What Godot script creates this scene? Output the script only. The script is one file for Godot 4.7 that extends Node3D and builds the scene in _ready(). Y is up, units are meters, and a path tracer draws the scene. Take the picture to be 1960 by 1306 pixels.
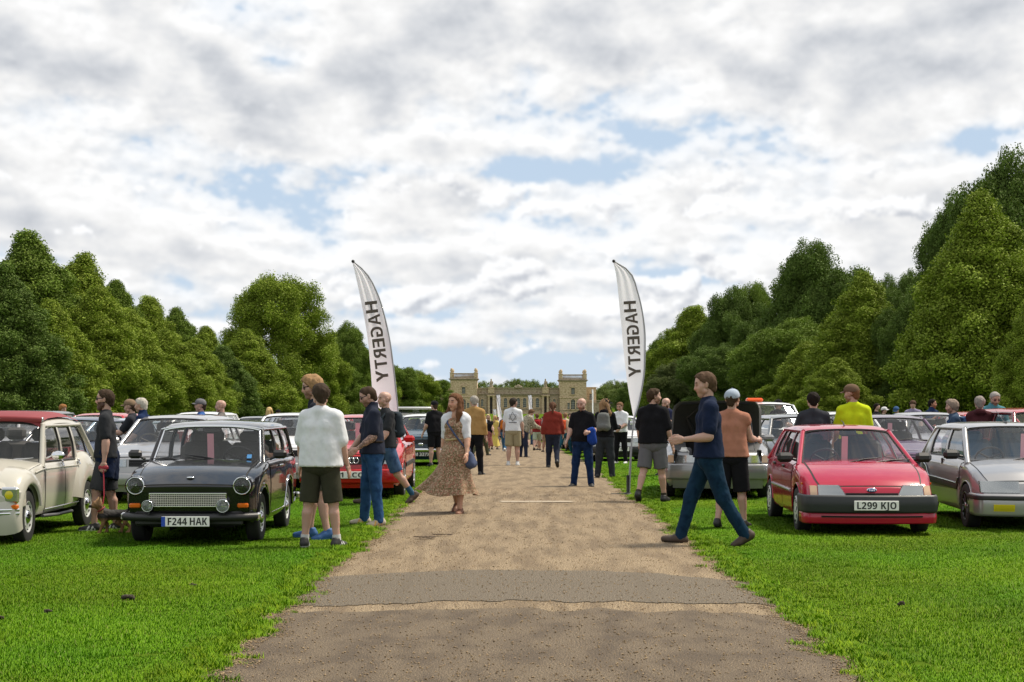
extends Node3D
# A classic car meet on a tree-lined avenue that leads to a country house.  x right, y up, the camera looks along -z; metres.

var rng := RandomNumberGenerator.new()
var used := {}
var mats := {}

# ------------------------------------------------------------------ geometry collector
class Geo:
	var v := PackedVector3Array()
	var n := PackedVector3Array()
	var c := PackedColorArray()
	var t := PackedVector2Array()
	var ix := PackedInt32Array()
	var col := Color.WHITE
	var xf := Transform3D()
	func put(p: Vector3, nn: Vector3, uv := Vector2.ZERO) -> int:
		v.push_back(xf * p); n.push_back((xf.basis * nn).normalized()); c.push_back(col); t.push_back(uv)
		return v.size() - 1
	func face(a: int, b: int, d: int) -> void:
		# order the corners so that winding and stored normals agree
		var g := (v[b] - v[a]).cross(v[d] - v[a])
		if g.dot(n[a] + n[b] + n[d]) > 0.0:
			ix.push_back(a); ix.push_back(d); ix.push_back(b)
		else:
			ix.push_back(a); ix.push_back(b); ix.push_back(d)
	func grid(rows: Array, wrap := false, flip := false) -> void:
		# rows of points; smooth; wrap joins the last column to the first
		var R := rows.size()
		var K: int = rows[0].size()
		var nn := PackedVector3Array()
		nn.resize(R * K)
		for r in R - 1:
			for k in (K if wrap else K - 1):
				var k2 := (k + 1) % K
				var a: Vector3 = rows[r][k]
				var b: Vector3 = rows[r][k2]
				var d: Vector3 = rows[r + 1][k]
				var e: Vector3 = rows[r + 1][k2]
				var f := (b - d).cross(e - a)
				if flip:
					f = -f
				nn[r * K + k] += f; nn[r * K + k2] += f; nn[(r + 1) * K + k] += f; nn[(r + 1) * K + k2] += f
		var base := v.size()
		for r in R:
			for k in K:
				put(rows[r][k], nn[r * K + k].normalized() if nn[r * K + k].length_squared() > 1e-20 else Vector3.UP, Vector2(float(k) / maxf(1, K - 1), float(r) / maxf(1, R - 1)))
		for r in R - 1:
			for k in (K if wrap else K - 1):
				var k2 := (k + 1) % K
				var a := base + r * K + k
				var b := base + r * K + k2
				var d := base + (r + 1) * K + k
				var e := base + (r + 1) * K + k2
				face(a, b, d); face(b, e, d)
	func poly(pts: PackedVector3Array, nn: Vector3) -> void:   # a flat convex face
		var b := v.size()
		for p in pts:
			put(p, nn)
		for k in range(1, pts.size() - 1):
			face(b, b + k, b + k + 1)
	func fan(pts: PackedVector3Array, mid: Vector3, nn: Vector3) -> void:
		var b := v.size()
		put(mid, nn)
		for p in pts:
			put(p, nn)
		for k in pts.size():
			face(b, b + 1 + k, b + 1 + (k + 1) % pts.size())
	func box(mid: Vector3, size: Vector3, bevel := 0.0, basis := Basis()) -> void:
		var keep := xf
		xf = xf * Transform3D(basis, mid)
		var h := size * 0.5
		var q: float = minf(bevel, minf(h.x, minf(h.y, h.z)) * 0.9)
		var i := h - Vector3.ONE * q
		for ax in 3:
			var bx := (ax + 1) % 3
			var cx := (ax + 2) % 3
			for s in [-1.0, 1.0]:
				var pts := PackedVector3Array()
				for w in [[-1, -1], [1, -1], [1, 1], [-1, 1]]:
					var p := Vector3.ZERO
					p[ax] = s * h[ax]; p[bx] = w[0] * i[bx]; p[cx] = w[1] * i[cx]
					pts.push_back(p)
				var nn := Vector3.ZERO
				nn[ax] = s
				poly(pts, nn)
		if q > 0.0:
			for ax in 3:
				var bx := (ax + 1) % 3
				var cx := (ax + 2) % 3
				for w in [[-1, -1], [1, -1], [1, 1], [-1, 1]]:
					var pts := PackedVector3Array()
					for k in 4:
						var p := Vector3.ZERO
						p[ax] = i[ax] * (-1.0 if k == 0 or k == 3 else 1.0)
						p[bx] = w[0] * (h[bx] if k < 2 else i[bx]); p[cx] = w[1] * (i[cx] if k < 2 else h[cx])
						pts.push_back(p)
					var nn := Vector3.ZERO
					nn[bx] = w[0]; nn[cx] = w[1]
					poly(pts, nn.normalized())
			for sx in [-1.0, 1.0]:
				for sy in [-1.0, 1.0]:
					for sz in [-1.0, 1.0]:
						poly(PackedVector3Array([Vector3(sx * h.x, sy * i.y, sz * i.z), Vector3(sx * i.x, sy * h.y, sz * i.z), Vector3(sx * i.x, sy * i.y, sz * h.z)]), Vector3(sx, sy, sz).normalized())
		xf = keep
	func tube(path: Array, radii: Array, sides := 8, caps := true, squash := 1.0) -> void:
		var rows := []
		var up := Vector3.UP
		for k in path.size():
			var d: Vector3 = (path[mini(k + 1, path.size() - 1)] - path[maxi(k - 1, 0)]).normalized()
			var x := d.cross(up if absf(d.dot(up)) < 0.9 else Vector3.RIGHT).normalized()
			if k > 0:
				x = (rows[k - 1][0] - path[k - 1])
				x = (x - d * x.dot(d)).normalized()
			var y := d.cross(x)
			var row := PackedVector3Array()
			var r: float = radii[mini(k, radii.size() - 1)]
			for s in sides:
				var a := TAU * s / sides
				row.push_back(path[k] + (x * cos(a) + y * sin(a) * squash) * r)
			rows.push_back(row)
		grid(rows, true, true)
		if caps:
			fan(rows[0], path[0], (path[0] - path[1]).normalized())
			fan(rows[-1], path[-1], (path[-1] - path[-2]).normalized())
	func lathe(profile: Array, sides := 24, axis := Vector3.UP) -> void:   # profile of (radius, along)
		var x := axis.cross(Vector3.FORWARD if absf(axis.z) < 0.9 else Vector3.UP).normalized()
		var y := axis.cross(x)
		var rows := []
		for p in profile:
			var row := PackedVector3Array()
			for s in sides:
				var a := TAU * s / sides
				row.push_back(axis * p[1] + (x * cos(a) + y * sin(a)) * p[0])
			rows.push_back(row)
		grid(rows, true, true)
	func ball(mid: Vector3, r: Vector3, sides := 10, rings := 6) -> void:
		var rows := []
		for k in rings + 1:
			var a := PI * k / rings
			var row := PackedVector3Array()
			for s in sides:
				var b := TAU * s / sides
				row.push_back(mid + Vector3(sin(a) * cos(b), cos(a), sin(a) * sin(b)) * r)
			rows.push_back(row)
		grid(rows, true, true)
	func ring(mid: Vector3, r: float, thick: float, axis: Vector3, sides := 24, deep := 1.0) -> void:
		var p := []
		for k in 9:
			var a := TAU * k / 8
			p.push_back([r + cos(a) * thick, sin(a) * thick * deep])
		var keep := xf
		xf = xf * Transform3D(Basis(), mid)
		lathe(p, sides, axis)
		xf = keep
	func add(other: Geo, at: Transform3D) -> void:
		var b := v.size()
		for k in other.v.size():
			v.push_back(xf * (at * other.v[k])); n.push_back((xf.basis * (at.basis * other.n[k])).normalized())
			c.push_back(other.c[k] * col); t.push_back(other.t[k])
		if at.basis.determinant() < 0.0:
			for k in range(0, other.ix.size(), 3):
				ix.push_back(b + other.ix[k]); ix.push_back(b + other.ix[k + 2]); ix.push_back(b + other.ix[k + 1])
		else:
			for k in other.ix:
				ix.push_back(b + k)
	func mesh() -> ArrayMesh:
		var a := []
		a.resize(Mesh.ARRAY_MAX)
		a[Mesh.ARRAY_VERTEX] = v; a[Mesh.ARRAY_NORMAL] = n; a[Mesh.ARRAY_COLOR] = c; a[Mesh.ARRAY_TEX_UV] = t; a[Mesh.ARRAY_INDEX] = ix
		var m := ArrayMesh.new()
		m.add_surface_from_arrays(Mesh.PRIMITIVE_TRIANGLES, a)
		return m

# ------------------------------------------------------------------ naming and placing
func numbered(called: String) -> String:
	var k: int = used.get(called, -1) + 1
	used[called] = k
	return called if k == 0 else "%s_%03d" % [called, k]

func tag(o: Node3D, label := "", category := "", group := "", kind := "") -> Node3D:
	if label: o.set_meta("label", label)
	if category: o.set_meta("category", category)
	if group: o.set_meta("group", group)
	if kind: o.set_meta("kind", kind)
	return o

func thing(called: String, label: String, category: String, at := Vector3.ZERO, turn := 0.0, group := "") -> Node3D:
	var o := Node3D.new()
	o.name = numbered(called)
	add_child(o)
	o.position = at
	o.rotation.y = turn
	return tag(o, label, category, group)

func part(called: String, g: Geo, m: Material, parent: Node3D) -> MeshInstance3D:
	return piece(called, g.mesh(), m, parent)

func piece(called: String, mesh: Mesh, m: Material, parent: Node3D, at := Transform3D()) -> MeshInstance3D:
	var o := MeshInstance3D.new()
	o.mesh = mesh
	o.material_override = m
	o.name = called if parent != self else numbered(called)
	parent.add_child(o, true)
	o.transform = at
	return o

func structure(called: String, g: Geo, m: Material) -> MeshInstance3D:
	var o := piece(called, g.mesh(), m, self)
	o.set_meta("kind", "structure")
	return o

func mat(key: String, c: Color, rough := 0.8, metal := 0.0, extra := {}) -> StandardMaterial3D:   # c in linear values
	if mats.has(key):
		return mats[key]
	var m := StandardMaterial3D.new()
	m.resource_name = key
	var s := c.linear_to_srgb()
	s.a = c.a
	m.albedo_color = s
	m.roughness = rough
	m.metallic = metal
	for k in extra:
		m.set(k, extra[k])
	mats[key] = m
	return m

func tinted(key: String, rough := 0.8, extra := {}) -> StandardMaterial3D:   # colour comes from linear vertex colours
	var e := {"vertex_color_use_as_albedo": true}
	e.merge(extra)
	return mat(key, Color.WHITE, rough, 0.0, e)

func noise_tex(freq: float, sd: int, ramp: Array, octaves := 4, size := 512, kind := FastNoiseLite.TYPE_SIMPLEX_SMOOTH, bump := -1.0) -> NoiseTexture2D:
	var f := FastNoiseLite.new()
	f.noise_type = kind
	f.seed = sd
	f.frequency = freq
	f.fractal_octaves = octaves
	var x := NoiseTexture2D.new()
	x.width = size
	x.height = size
	x.seamless = true
	x.noise = f
	if bump >= 0.0:
		x.as_normal_map = true
		x.bump_strength = bump
	if ramp.size():
		var g := Gradient.new()
		var offs := PackedFloat32Array()
		var cols := PackedColorArray()
		for r in ramp:
			offs.push_back(r[0])
			cols.push_back((r[1] as Color).linear_to_srgb())
		g.offsets = offs
		g.colors = cols
		x.color_ramp = g
	return x

func ground_y(z: float) -> float:   # the avenue dips gently away from the camera
	return -0.016 * clampf(-z - 40.0, 0.0, 80.0)

func lettering(text: String, size: float, parent: Node3D, m: Material, at: Transform3D, font := "Droid Sans", bold := true, depth := 0.003) -> MeshInstance3D:
	var f := SystemFont.new()
	f.font_names = PackedStringArray([font])
	f.font_weight = 700 if bold else 400
	var tm := TextMesh.new()
	tm.font = f
	tm.text = text
	tm.font_size = 32
	tm.pixel_size = size / 23.0      # cap height of 32-unit type is about 23 units
	tm.depth = depth
	tm.curve_step = 1.5
	return piece("lettering", tm, m, parent, at)

# ------------------------------------------------------------------ sky
var cloud_a := FastNoiseLite.new()
var cloud_b := FastNoiseLite.new()
var cloud_c := FastNoiseLite.new()
# azimuth, elevation, half sizes (degrees) and strength of the larger cloud masses (+) and of the gaps in the deck (-)
const MASSES := [[6.7, 8.0, 3.2, 1.1, .55], [14.2, 7.2, 2.6, 1.2, .5], [6.3, 12.4, 4.4, 1.5, .28], [-1.6, 7.9, 2.6, .8, .3], [15.8, 11.6, 3.4, 1.8, .35], [-18, 8.4, 2.4, 1.1, .25],
	[-9.8, 14.2, 2.2, 1.0, -.75], [-8.8, 12.7, 1.3, .5, -.6], [-5.1, 8.9, 3.6, .42, -.5], [1.2, 8.9, 2.6, .45, -.52], [17.2, 9.6, 1.8, .5, -.6], [-18, 7.3, 1.5, .3, -.3], [-3, 10.4, 1.4, .3, -.3], [0, 1.6, 9, 1.0, -.45], [3.5, 2.6, 3, 1.2, -.3]]
const PUFFS := [[1.0, 4.9, 2.2, 1.3, .55], [7.0, 4.6, 2.0, 1.2, .55], [-2.3, 4.2, 2.4, .8, .5], [4.2, 3.8, 2.2, .7, .5], [-5.2, 4.0, 2.0, .8, .45], [6.3, 7.9, 2.3, .8, .5], [14.2, 7.0, 2.0, .9, .5], [-1.6, 8.0, 2.0, .6, .45], [9.5, 11.2, 2.4, .9, .4]]

func masses(list: Array, az: float, el: float) -> float:
	var s := 0.0
	for m in list:
		var x: float = (az - m[0]) / m[2]
		var y: float = (el - m[1]) / m[3]
		var q := x * x + y * y
		if q < 6.0:
			s += m[4] * exp(-q)
	return s

func deck(az: float, el: float) -> float:
	# height field of the cloud deck, seen in perspective
	var e := deg_to_rad(el)
	var k := 1.0 / (sin(e) + 0.085)
	var a := deg_to_rad(az)
	var px := sin(a) * cos(e) * k
	var pz := cos(a) * cos(e) * k
	return cloud_a.get_noise_2d(px * 1.15, pz * 0.72) * 0.95 + cloud_b.get_noise_2d(az * 1.2, el * 2.2) * 0.46

func sky_color(az: float, el: float) -> Color:
	var e := maxf(el, 0.0)
	var blue := Color(.46, .60, .78).lerp(Color(.62, .73, .84), exp(-e / 8.0))
	var m := masses(MASSES, az, e)
	var d := deck(az, e) + m
	var up := deck(az - .18, e + .32) + m * .95
	var fine := cloud_b.get_noise_2d(az * 6.0 + 70.0, el * 12.0)
	var cover := smoothstep(-.44, -.20, d + fine * .16)
	var relief := clampf((d - up) * 1.05 + fine * .14, -.45, .40)
	var thick := smoothstep(.07, .68, d + fine * .08)
	var lum := .93 - .33 * thick + relief * .50
	lum -= .13 * smoothstep(6.0, 1.0, e)
	lum = clampf(lum, .46, .99)
	var cool := clampf((.86 - lum) * .26, 0.0, .10)
	var cl := Color(lum * (1.0 - cool * .6), lum, lum * (1.0 + cool))
	var c := blue.lerp(cl, cover * (.72 + .28 * smoothstep(-.3, .1, d)))
	# heaped clouds low over the horizon: crisp lit heads over flat grey bases
	if e < 13.0:
		var pm := masses(PUFFS, az, e)
		var x := az * .9
		var y := e * 1.7
		var h := cloud_c.get_noise_2d(x, y)
		var h2 := cloud_c.get_noise_2d(x - .16, y + .42)
		var f := h * .95 + pm - .36
		var al := smoothstep(0.0, .09, f) * smoothstep(.5, 1.8, e) * smoothstep(13.0, 7.0, e)
		var l := clampf(.88 + (h - h2) * 1.05 + fine * .06, .58, 1.0)
		var g := clampf((.86 - l) * .3, 0.0, .08)
		c = c.lerp(Color(l * (.995 - g * .5), l, l * (1.01 + g)), al * .92)
	c = c.lerp(Color(.60, .69, .80), .6 * exp(-e / 1.1))
	return c

func make_sky() -> ImageTexture:
	cloud_a.seed = 11; cloud_a.frequency = .55; cloud_a.fractal_octaves = 8; cloud_a.fractal_gain = .54; cloud_a.domain_warp_enabled = true; cloud_a.domain_warp_amplitude = .5; cloud_a.domain_warp_frequency = .5
	cloud_b.seed = 5; cloud_b.frequency = .22; cloud_b.fractal_octaves = 6; cloud_b.fractal_gain = .56
	cloud_c.seed = 23; cloud_c.frequency = .30; cloud_c.fractal_octaves = 7; cloud_c.fractal_gain = .52; cloud_c.domain_warp_enabled = true; cloud_c.domain_warp_amplitude = .9; cloud_c.domain_warp_frequency = .5
	var w := 4096
	var h := 2048
	var lw := 640
	var lh := 320
	var low := Image.create_empty(lw, lh, false, Image.FORMAT_RGBF)
	low.fill(Color(.3, .33, .3))
	for y in lh / 2 + 2:
		var el := 90.0 - (y + .5) * 180.0 / lh
		for x in lw:
			low.set_pixel(x, y, sky_color(wrapf((x + .5) * 360.0 / lw, -180.0, 180.0), el))
	low.resize(w, h, Image.INTERPOLATE_BILINEAR)
	# the part in view again, at the full resolution
	for y in range(int((90.0 - 24.0) / 180.0 * h), h / 2):
		var el := 90.0 - (y + .5) * 180.0 / h
		for k in range(int(-28.0 / 360.0 * w), int(28.0 / 360.0 * w)):
			low.set_pixel(posmod(k, w), y, sky_color((k + .5) * 360.0 / w, el))
	return ImageTexture.create_from_image(low)

# ------------------------------------------------------------------ ground, drive, lawn
var edge_noise := FastNoiseLite.new()
func left_edge(z: float) -> float:
	return -1.80 + edge_noise.get_noise_2d(z * 9.0, 3.0) * .14 + edge_noise.get_noise_2d(z * 60.0, 9.0) * .07 + .12 * exp(-pow((z + 17.5) / 1.4, 2)) 
func right_edge(z: float) -> float:
	return 2.07 + edge_noise.get_noise_2d(z * 9.0, 60.0) * .14 + edge_noise.get_noise_2d(z * 60.0, 90.0) * .07 + .0022 * minf(-z, 60)

func drive_y(x: float, z: float) -> float:
	var u := clampf((x - left_edge(z)) / (right_edge(z) - left_edge(z)), 0.0, 1.0)
	return ground_y(z) + .010 + .035 * (1.0 - pow(2.0 * u - 1.0, 2))

func strip(lo: Callable, hi: Callable, z0: float, z1: float, lift: float, across := 9, crown := 0.0, step := 0.12) -> Geo:
	var g := Geo.new()
	var rows := []
	var z := z0
	while true:
		var a: float = lo.call(z)
		var b: float = hi.call(z)
		var row := PackedVector3Array()
		for k in across:
			var u := float(k) / (across - 1)
			row.push_back(Vector3(lerpf(a, b, u), ground_y(z) + lift + crown * (1.0 - pow(2.0 * u - 1.0, 2)), z))
		rows.push_back(row)
		if z <= z1:
			break
		z = maxf(z1, z - step * maxf(1.0, -z / 16.0))
	g.grid(rows)
	return g

func blades(count: int, side: float, height: float, width: float, sd: int, lean := .55) -> ArrayMesh:
	var r := RandomNumberGenerator.new()
	r.seed = sd
	var g := Geo.new()
	for k in count:
		var p := Vector3(r.randf_range(-.5, .5) * side, 0, r.randf_range(-.5, .5) * side)
		var a := r.randf() * TAU
		var d := Vector3(cos(a), 0, sin(a))
		var s := Vector3(-d.z, 0, d.x) * width * r.randf_range(.7, 1.3) * .5
		var h := height * r.randf_range(.55, 1.25)
		var l := d * h * r.randf_range(.1, lean)
		var tone := r.randf()
		g.col = Color(.104 + .062 * tone, .220 + .078 * tone, .008 + .005 * tone) if r.randf() > .035 else Color(.24, .26, .07)
		var nn := (Vector3.UP * 1.2 + d * .5).normalized()
		var b := g.v.size()
		g.put(p - s, nn); g.put(p + s, nn)
		g.put(p + l * .45 + Vector3.UP * h * .62 + s * .7, nn)
		g.put(p + l + Vector3.UP * h, nn)
		g.face(b, b + 1, b + 2); g.face(b, b + 2, b + 3)
	return g.mesh()

func scatter(called: String, mesh: Mesh, m: Material, where: Array, tones := [], parent: Node3D = self) -> MultiMeshInstance3D:
	var mm := MultiMesh.new()
	mm.transform_format = MultiMesh.TRANSFORM_3D
	mm.use_colors = tones.size() > 0
	mm.mesh = mesh
	mm.instance_count = where.size()
	for k in where.size():
		mm.set_instance_transform(k, where[k])
		if tones.size():
			mm.set_instance_color(k, tones[k])
	var o := MultiMeshInstance3D.new()
	o.multimesh = mm
	o.material_override = m
	o.name = called if parent != self else numbered(called)
	parent.add_child(o, true)
	return o

func make_ground() -> void:
	edge_noise.seed = 4
	edge_noise.frequency = .12
	edge_noise.fractal_octaves = 3
	var lawn_m := mat("lawn", Color(1, 1, 1), .95, 0.0, {"uv1_triplanar": true, "uv1_world_triplanar": true, "uv1_scale": Vector3.ONE * .11,
		"albedo_texture": noise_tex(.006, 3, [[0, Color(.055, .098, .010)], [.5, Color(.075, .125, .012)], [1, Color(.105, .155, .016)]], 5, 1024), "metallic_specular": 0.0})
	var g := Geo.new()
	var rows := []
	for z in [30.0, 0.0, -20.0, -40.0, -60.0, -80.0, -100.0, -120.0, -200.0, -400.0, -700.0, -1500.0, -6000.0]:
		var row := PackedVector3Array()
		for x in [-6000.0, -400.0, -60.0, -20.0, 0.0, 20.0, 60.0, 400.0, 6000.0]:
			row.push_back(Vector3(x, ground_y(z), z))
		rows.push_back(row)
	g.grid(rows)
	structure("lawn_ground", g, lawn_m)
	# bare soil along both verges, then the drive itself
	var soil := mat("soil", Color(1, 1, 1), .95, 0.0, {"uv1_triplanar": true, "uv1_world_triplanar": true, "uv1_scale": Vector3.ONE * .9,
		"albedo_texture": noise_tex(.02, 8, [[0, Color(.10, .065, .035)], [.5, Color(.19, .125, .07)], [1, Color(.30, .21, .12)]], 5, 512),
		"heightmap_enabled": true, "heightmap_scale": 1.2, "heightmap_texture": noise_tex(.05, 9, [], 4, 512)})
	structure("verge_soil", strip(func(z): return left_edge(z) - .13 + edge_noise.get_noise_2d(z * 30.0, 40.0) * .2, func(z): return right_edge(z) + .13 + edge_noise.get_noise_2d(z * 30.0, 70.0) * .2, -6.0, -130.0, .004, 13), soil)
	var grit := [[.26, Color(.035, .024, .013)], [.40, Color(.118, .083, .045)], [.50, Color(.200, .145, .080)], [.60, Color(.285, .212, .122)], [.76, Color(.50, .39, .25)]]
	var wear := noise_tex(.011, 33, [[.22, Color(.62, .59, .56)], [.42, Color(.80, .78, .76)], [.56, Color(.92, .91, .90)], [.74, Color(1.0, 1.0, 1.0)]], 6, 1024)
	var road_m := mat("gravel_drive", Color(1, 1, 1), .93, 0.0, {"uv1_triplanar": true, "uv1_world_triplanar": true, "uv1_scale": Vector3.ONE * .36, "albedo_texture": noise_tex(.11, 21, grit, 4, 1536),
		"heightmap_enabled": true, "heightmap_scale": .7, "heightmap_texture": noise_tex(.14, 22, [], 3, 1024), "detail_enabled": true, "detail_blend_mode": BaseMaterial3D.BLEND_MODE_MUL, "detail_albedo": wear, "detail_uv_layer": BaseMaterial3D.DETAIL_UV_2,
		"uv2_triplanar": true, "uv2_world_triplanar": true, "uv2_scale": Vector3(.30, .17, .05)})
	structure("gravel_drive", strip(left_edge, right_edge, -6.0, -130.0, .010, 13, .035), road_m)
	# the darker, worn tarmac towards the camera and the band laid across it
	var old_m := mat("worn_tarmac", Color(1, 1, 1), .92, 0.0, {"uv1_triplanar": true, "uv1_world_triplanar": true, "uv1_scale": Vector3.ONE * .45,
		"albedo_texture": noise_tex(.13, 41, [[.26, Color(.018, .013, .008)], [.42, Color(.062, .044, .026)], [.52, Color(.112, .081, .047)], [.62, Color(.180, .132, .078)], [.78, Color(.38, .29, .18)]], 4, 1536),
		"heightmap_enabled": true, "heightmap_scale": .7, "heightmap_texture": noise_tex(.16, 42, [], 3, 512), "detail_enabled": true, "detail_blend_mode": BaseMaterial3D.BLEND_MODE_MUL, "detail_albedo": wear, "detail_uv_layer": BaseMaterial3D.DETAIL_UV_2,
		"uv2_triplanar": true, "uv2_world_triplanar": true, "uv2_scale": Vector3(.25, .2, .12)})
	var worn := Geo.new()
	var wr := []
	for k in 29:
		var u := k / 28.0
		var row := PackedVector3Array()
		for q in 23:
			var s := q / 22.0
			var zz := lerpf(-6.0, -11.25 - edge_noise.get_noise_2d(s * 90.0, 5.0) * .28, u)
			var x := lerpf(left_edge(zz) + .12, right_edge(zz) - .12, s)
			row.push_back(Vector3(x, drive_y(x, zz) + .004, zz))
		wr.push_back(row)
	worn.grid(wr)
	structure("worn_tarmac", worn, old_m)
	var band_m := mat("tarmac_band", Color(1, 1, 1), .9, 0.0, {"uv1_triplanar": true, "uv1_world_triplanar": true, "uv1_scale": Vector3.ONE * .5,
		"albedo_texture": noise_tex(.14, 51, [[.26, Color(.018, .014, .010)], [.42, Color(.060, .046, .029)], [.54, Color(.108, .084, .053)], [.66, Color(.175, .137, .088)], [.82, Color(.40, .33, .24)]], 3, 1024),
		"heightmap_enabled": true, "heightmap_scale": .5, "heightmap_texture": noise_tex(.2, 52, [], 3, 512)})
	var band := Geo.new()
	var br := []
	for k in 13:
		var u := k / 12.0
		var row := PackedVector3Array()
		for q in 121:
			var s := q / 120.0
			var z0 := -11.72 - edge_noise.get_noise_2d(s * 60.0, 15.0) * .22 - edge_noise.get_noise_2d(s * 700.0, 35.0) * .06 + .2 * absf(s - .5)
			var z1 := -13.95 - edge_noise.get_noise_2d(s * 30.0, 25.0) * .12 - edge_noise.get_noise_2d(s * 700.0, 55.0) * .07 + .55 * pow(absf(s - .45) * 2.0, 2)
			var zz := lerpf(z0, z1, u)
			var x := lerpf(left_edge(zz) + .05, right_edge(zz) + .10, s)
			row.push_back(Vector3(x, drive_y(x, zz) + .005, zz))
		br.push_back(row)
	band.grid(br)
	structure("tarmac_band", band, band_m)
	# a pale seam and a paler, worn track in the drive
	var pale := mat("pale_seam", Color(.36, .30, .225), .9)
	structure("drive_seam", strip(func(z): return -.18 + edge_noise.get_noise_2d(z * 200.0, 3.0) * .1, func(z): return .92 + edge_noise.get_noise_2d(z * 300.0, 8.0) * .2, -23.85, -24.15, .052, 5, 0.0, .02), pale)
	# loose stones
	rng.seed = 77
	var stone := Geo.new()
	stone.ball(Vector3.ZERO, Vector3(1, .62, .8), 6, 4)
	var where := []
	var tones := []
	for k in 30000:
		var z := -7.8 - pow(rng.randf(), 1.5) * 20.0
		var a := left_edge(z)
		var b := right_edge(z)
		var u := rng.randf()
		if rng.randf() < .45:
			u = .06 * rng.randf() if rng.randf() < .5 else 1.0 - .06 * rng.randf()
		var x := lerpf(a, b, u) 
		var s := .0022 + .0065 * pow(rng.randf(), 2.2)
		where.push_back(Transform3D(Basis.from_euler(Vector3(0, rng.randf() * TAU, 0)).scaled(Vector3.ONE * s), Vector3(x, .016 + .035 * (1.0 - pow(2.0 * u - 1.0, 2)) + s * .3, z)))
		var q := rng.randf_range(.6, 1.7)
		tones.push_back(Color(.23 * q, .165 * q, .092 * q))
	tag(scatter("loose_gravel", stone.mesh(), tinted("stone", .9), where, tones), "loose tan gravel scattered over the drive", "gravel", "", "stuff")
	make_grass()

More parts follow.
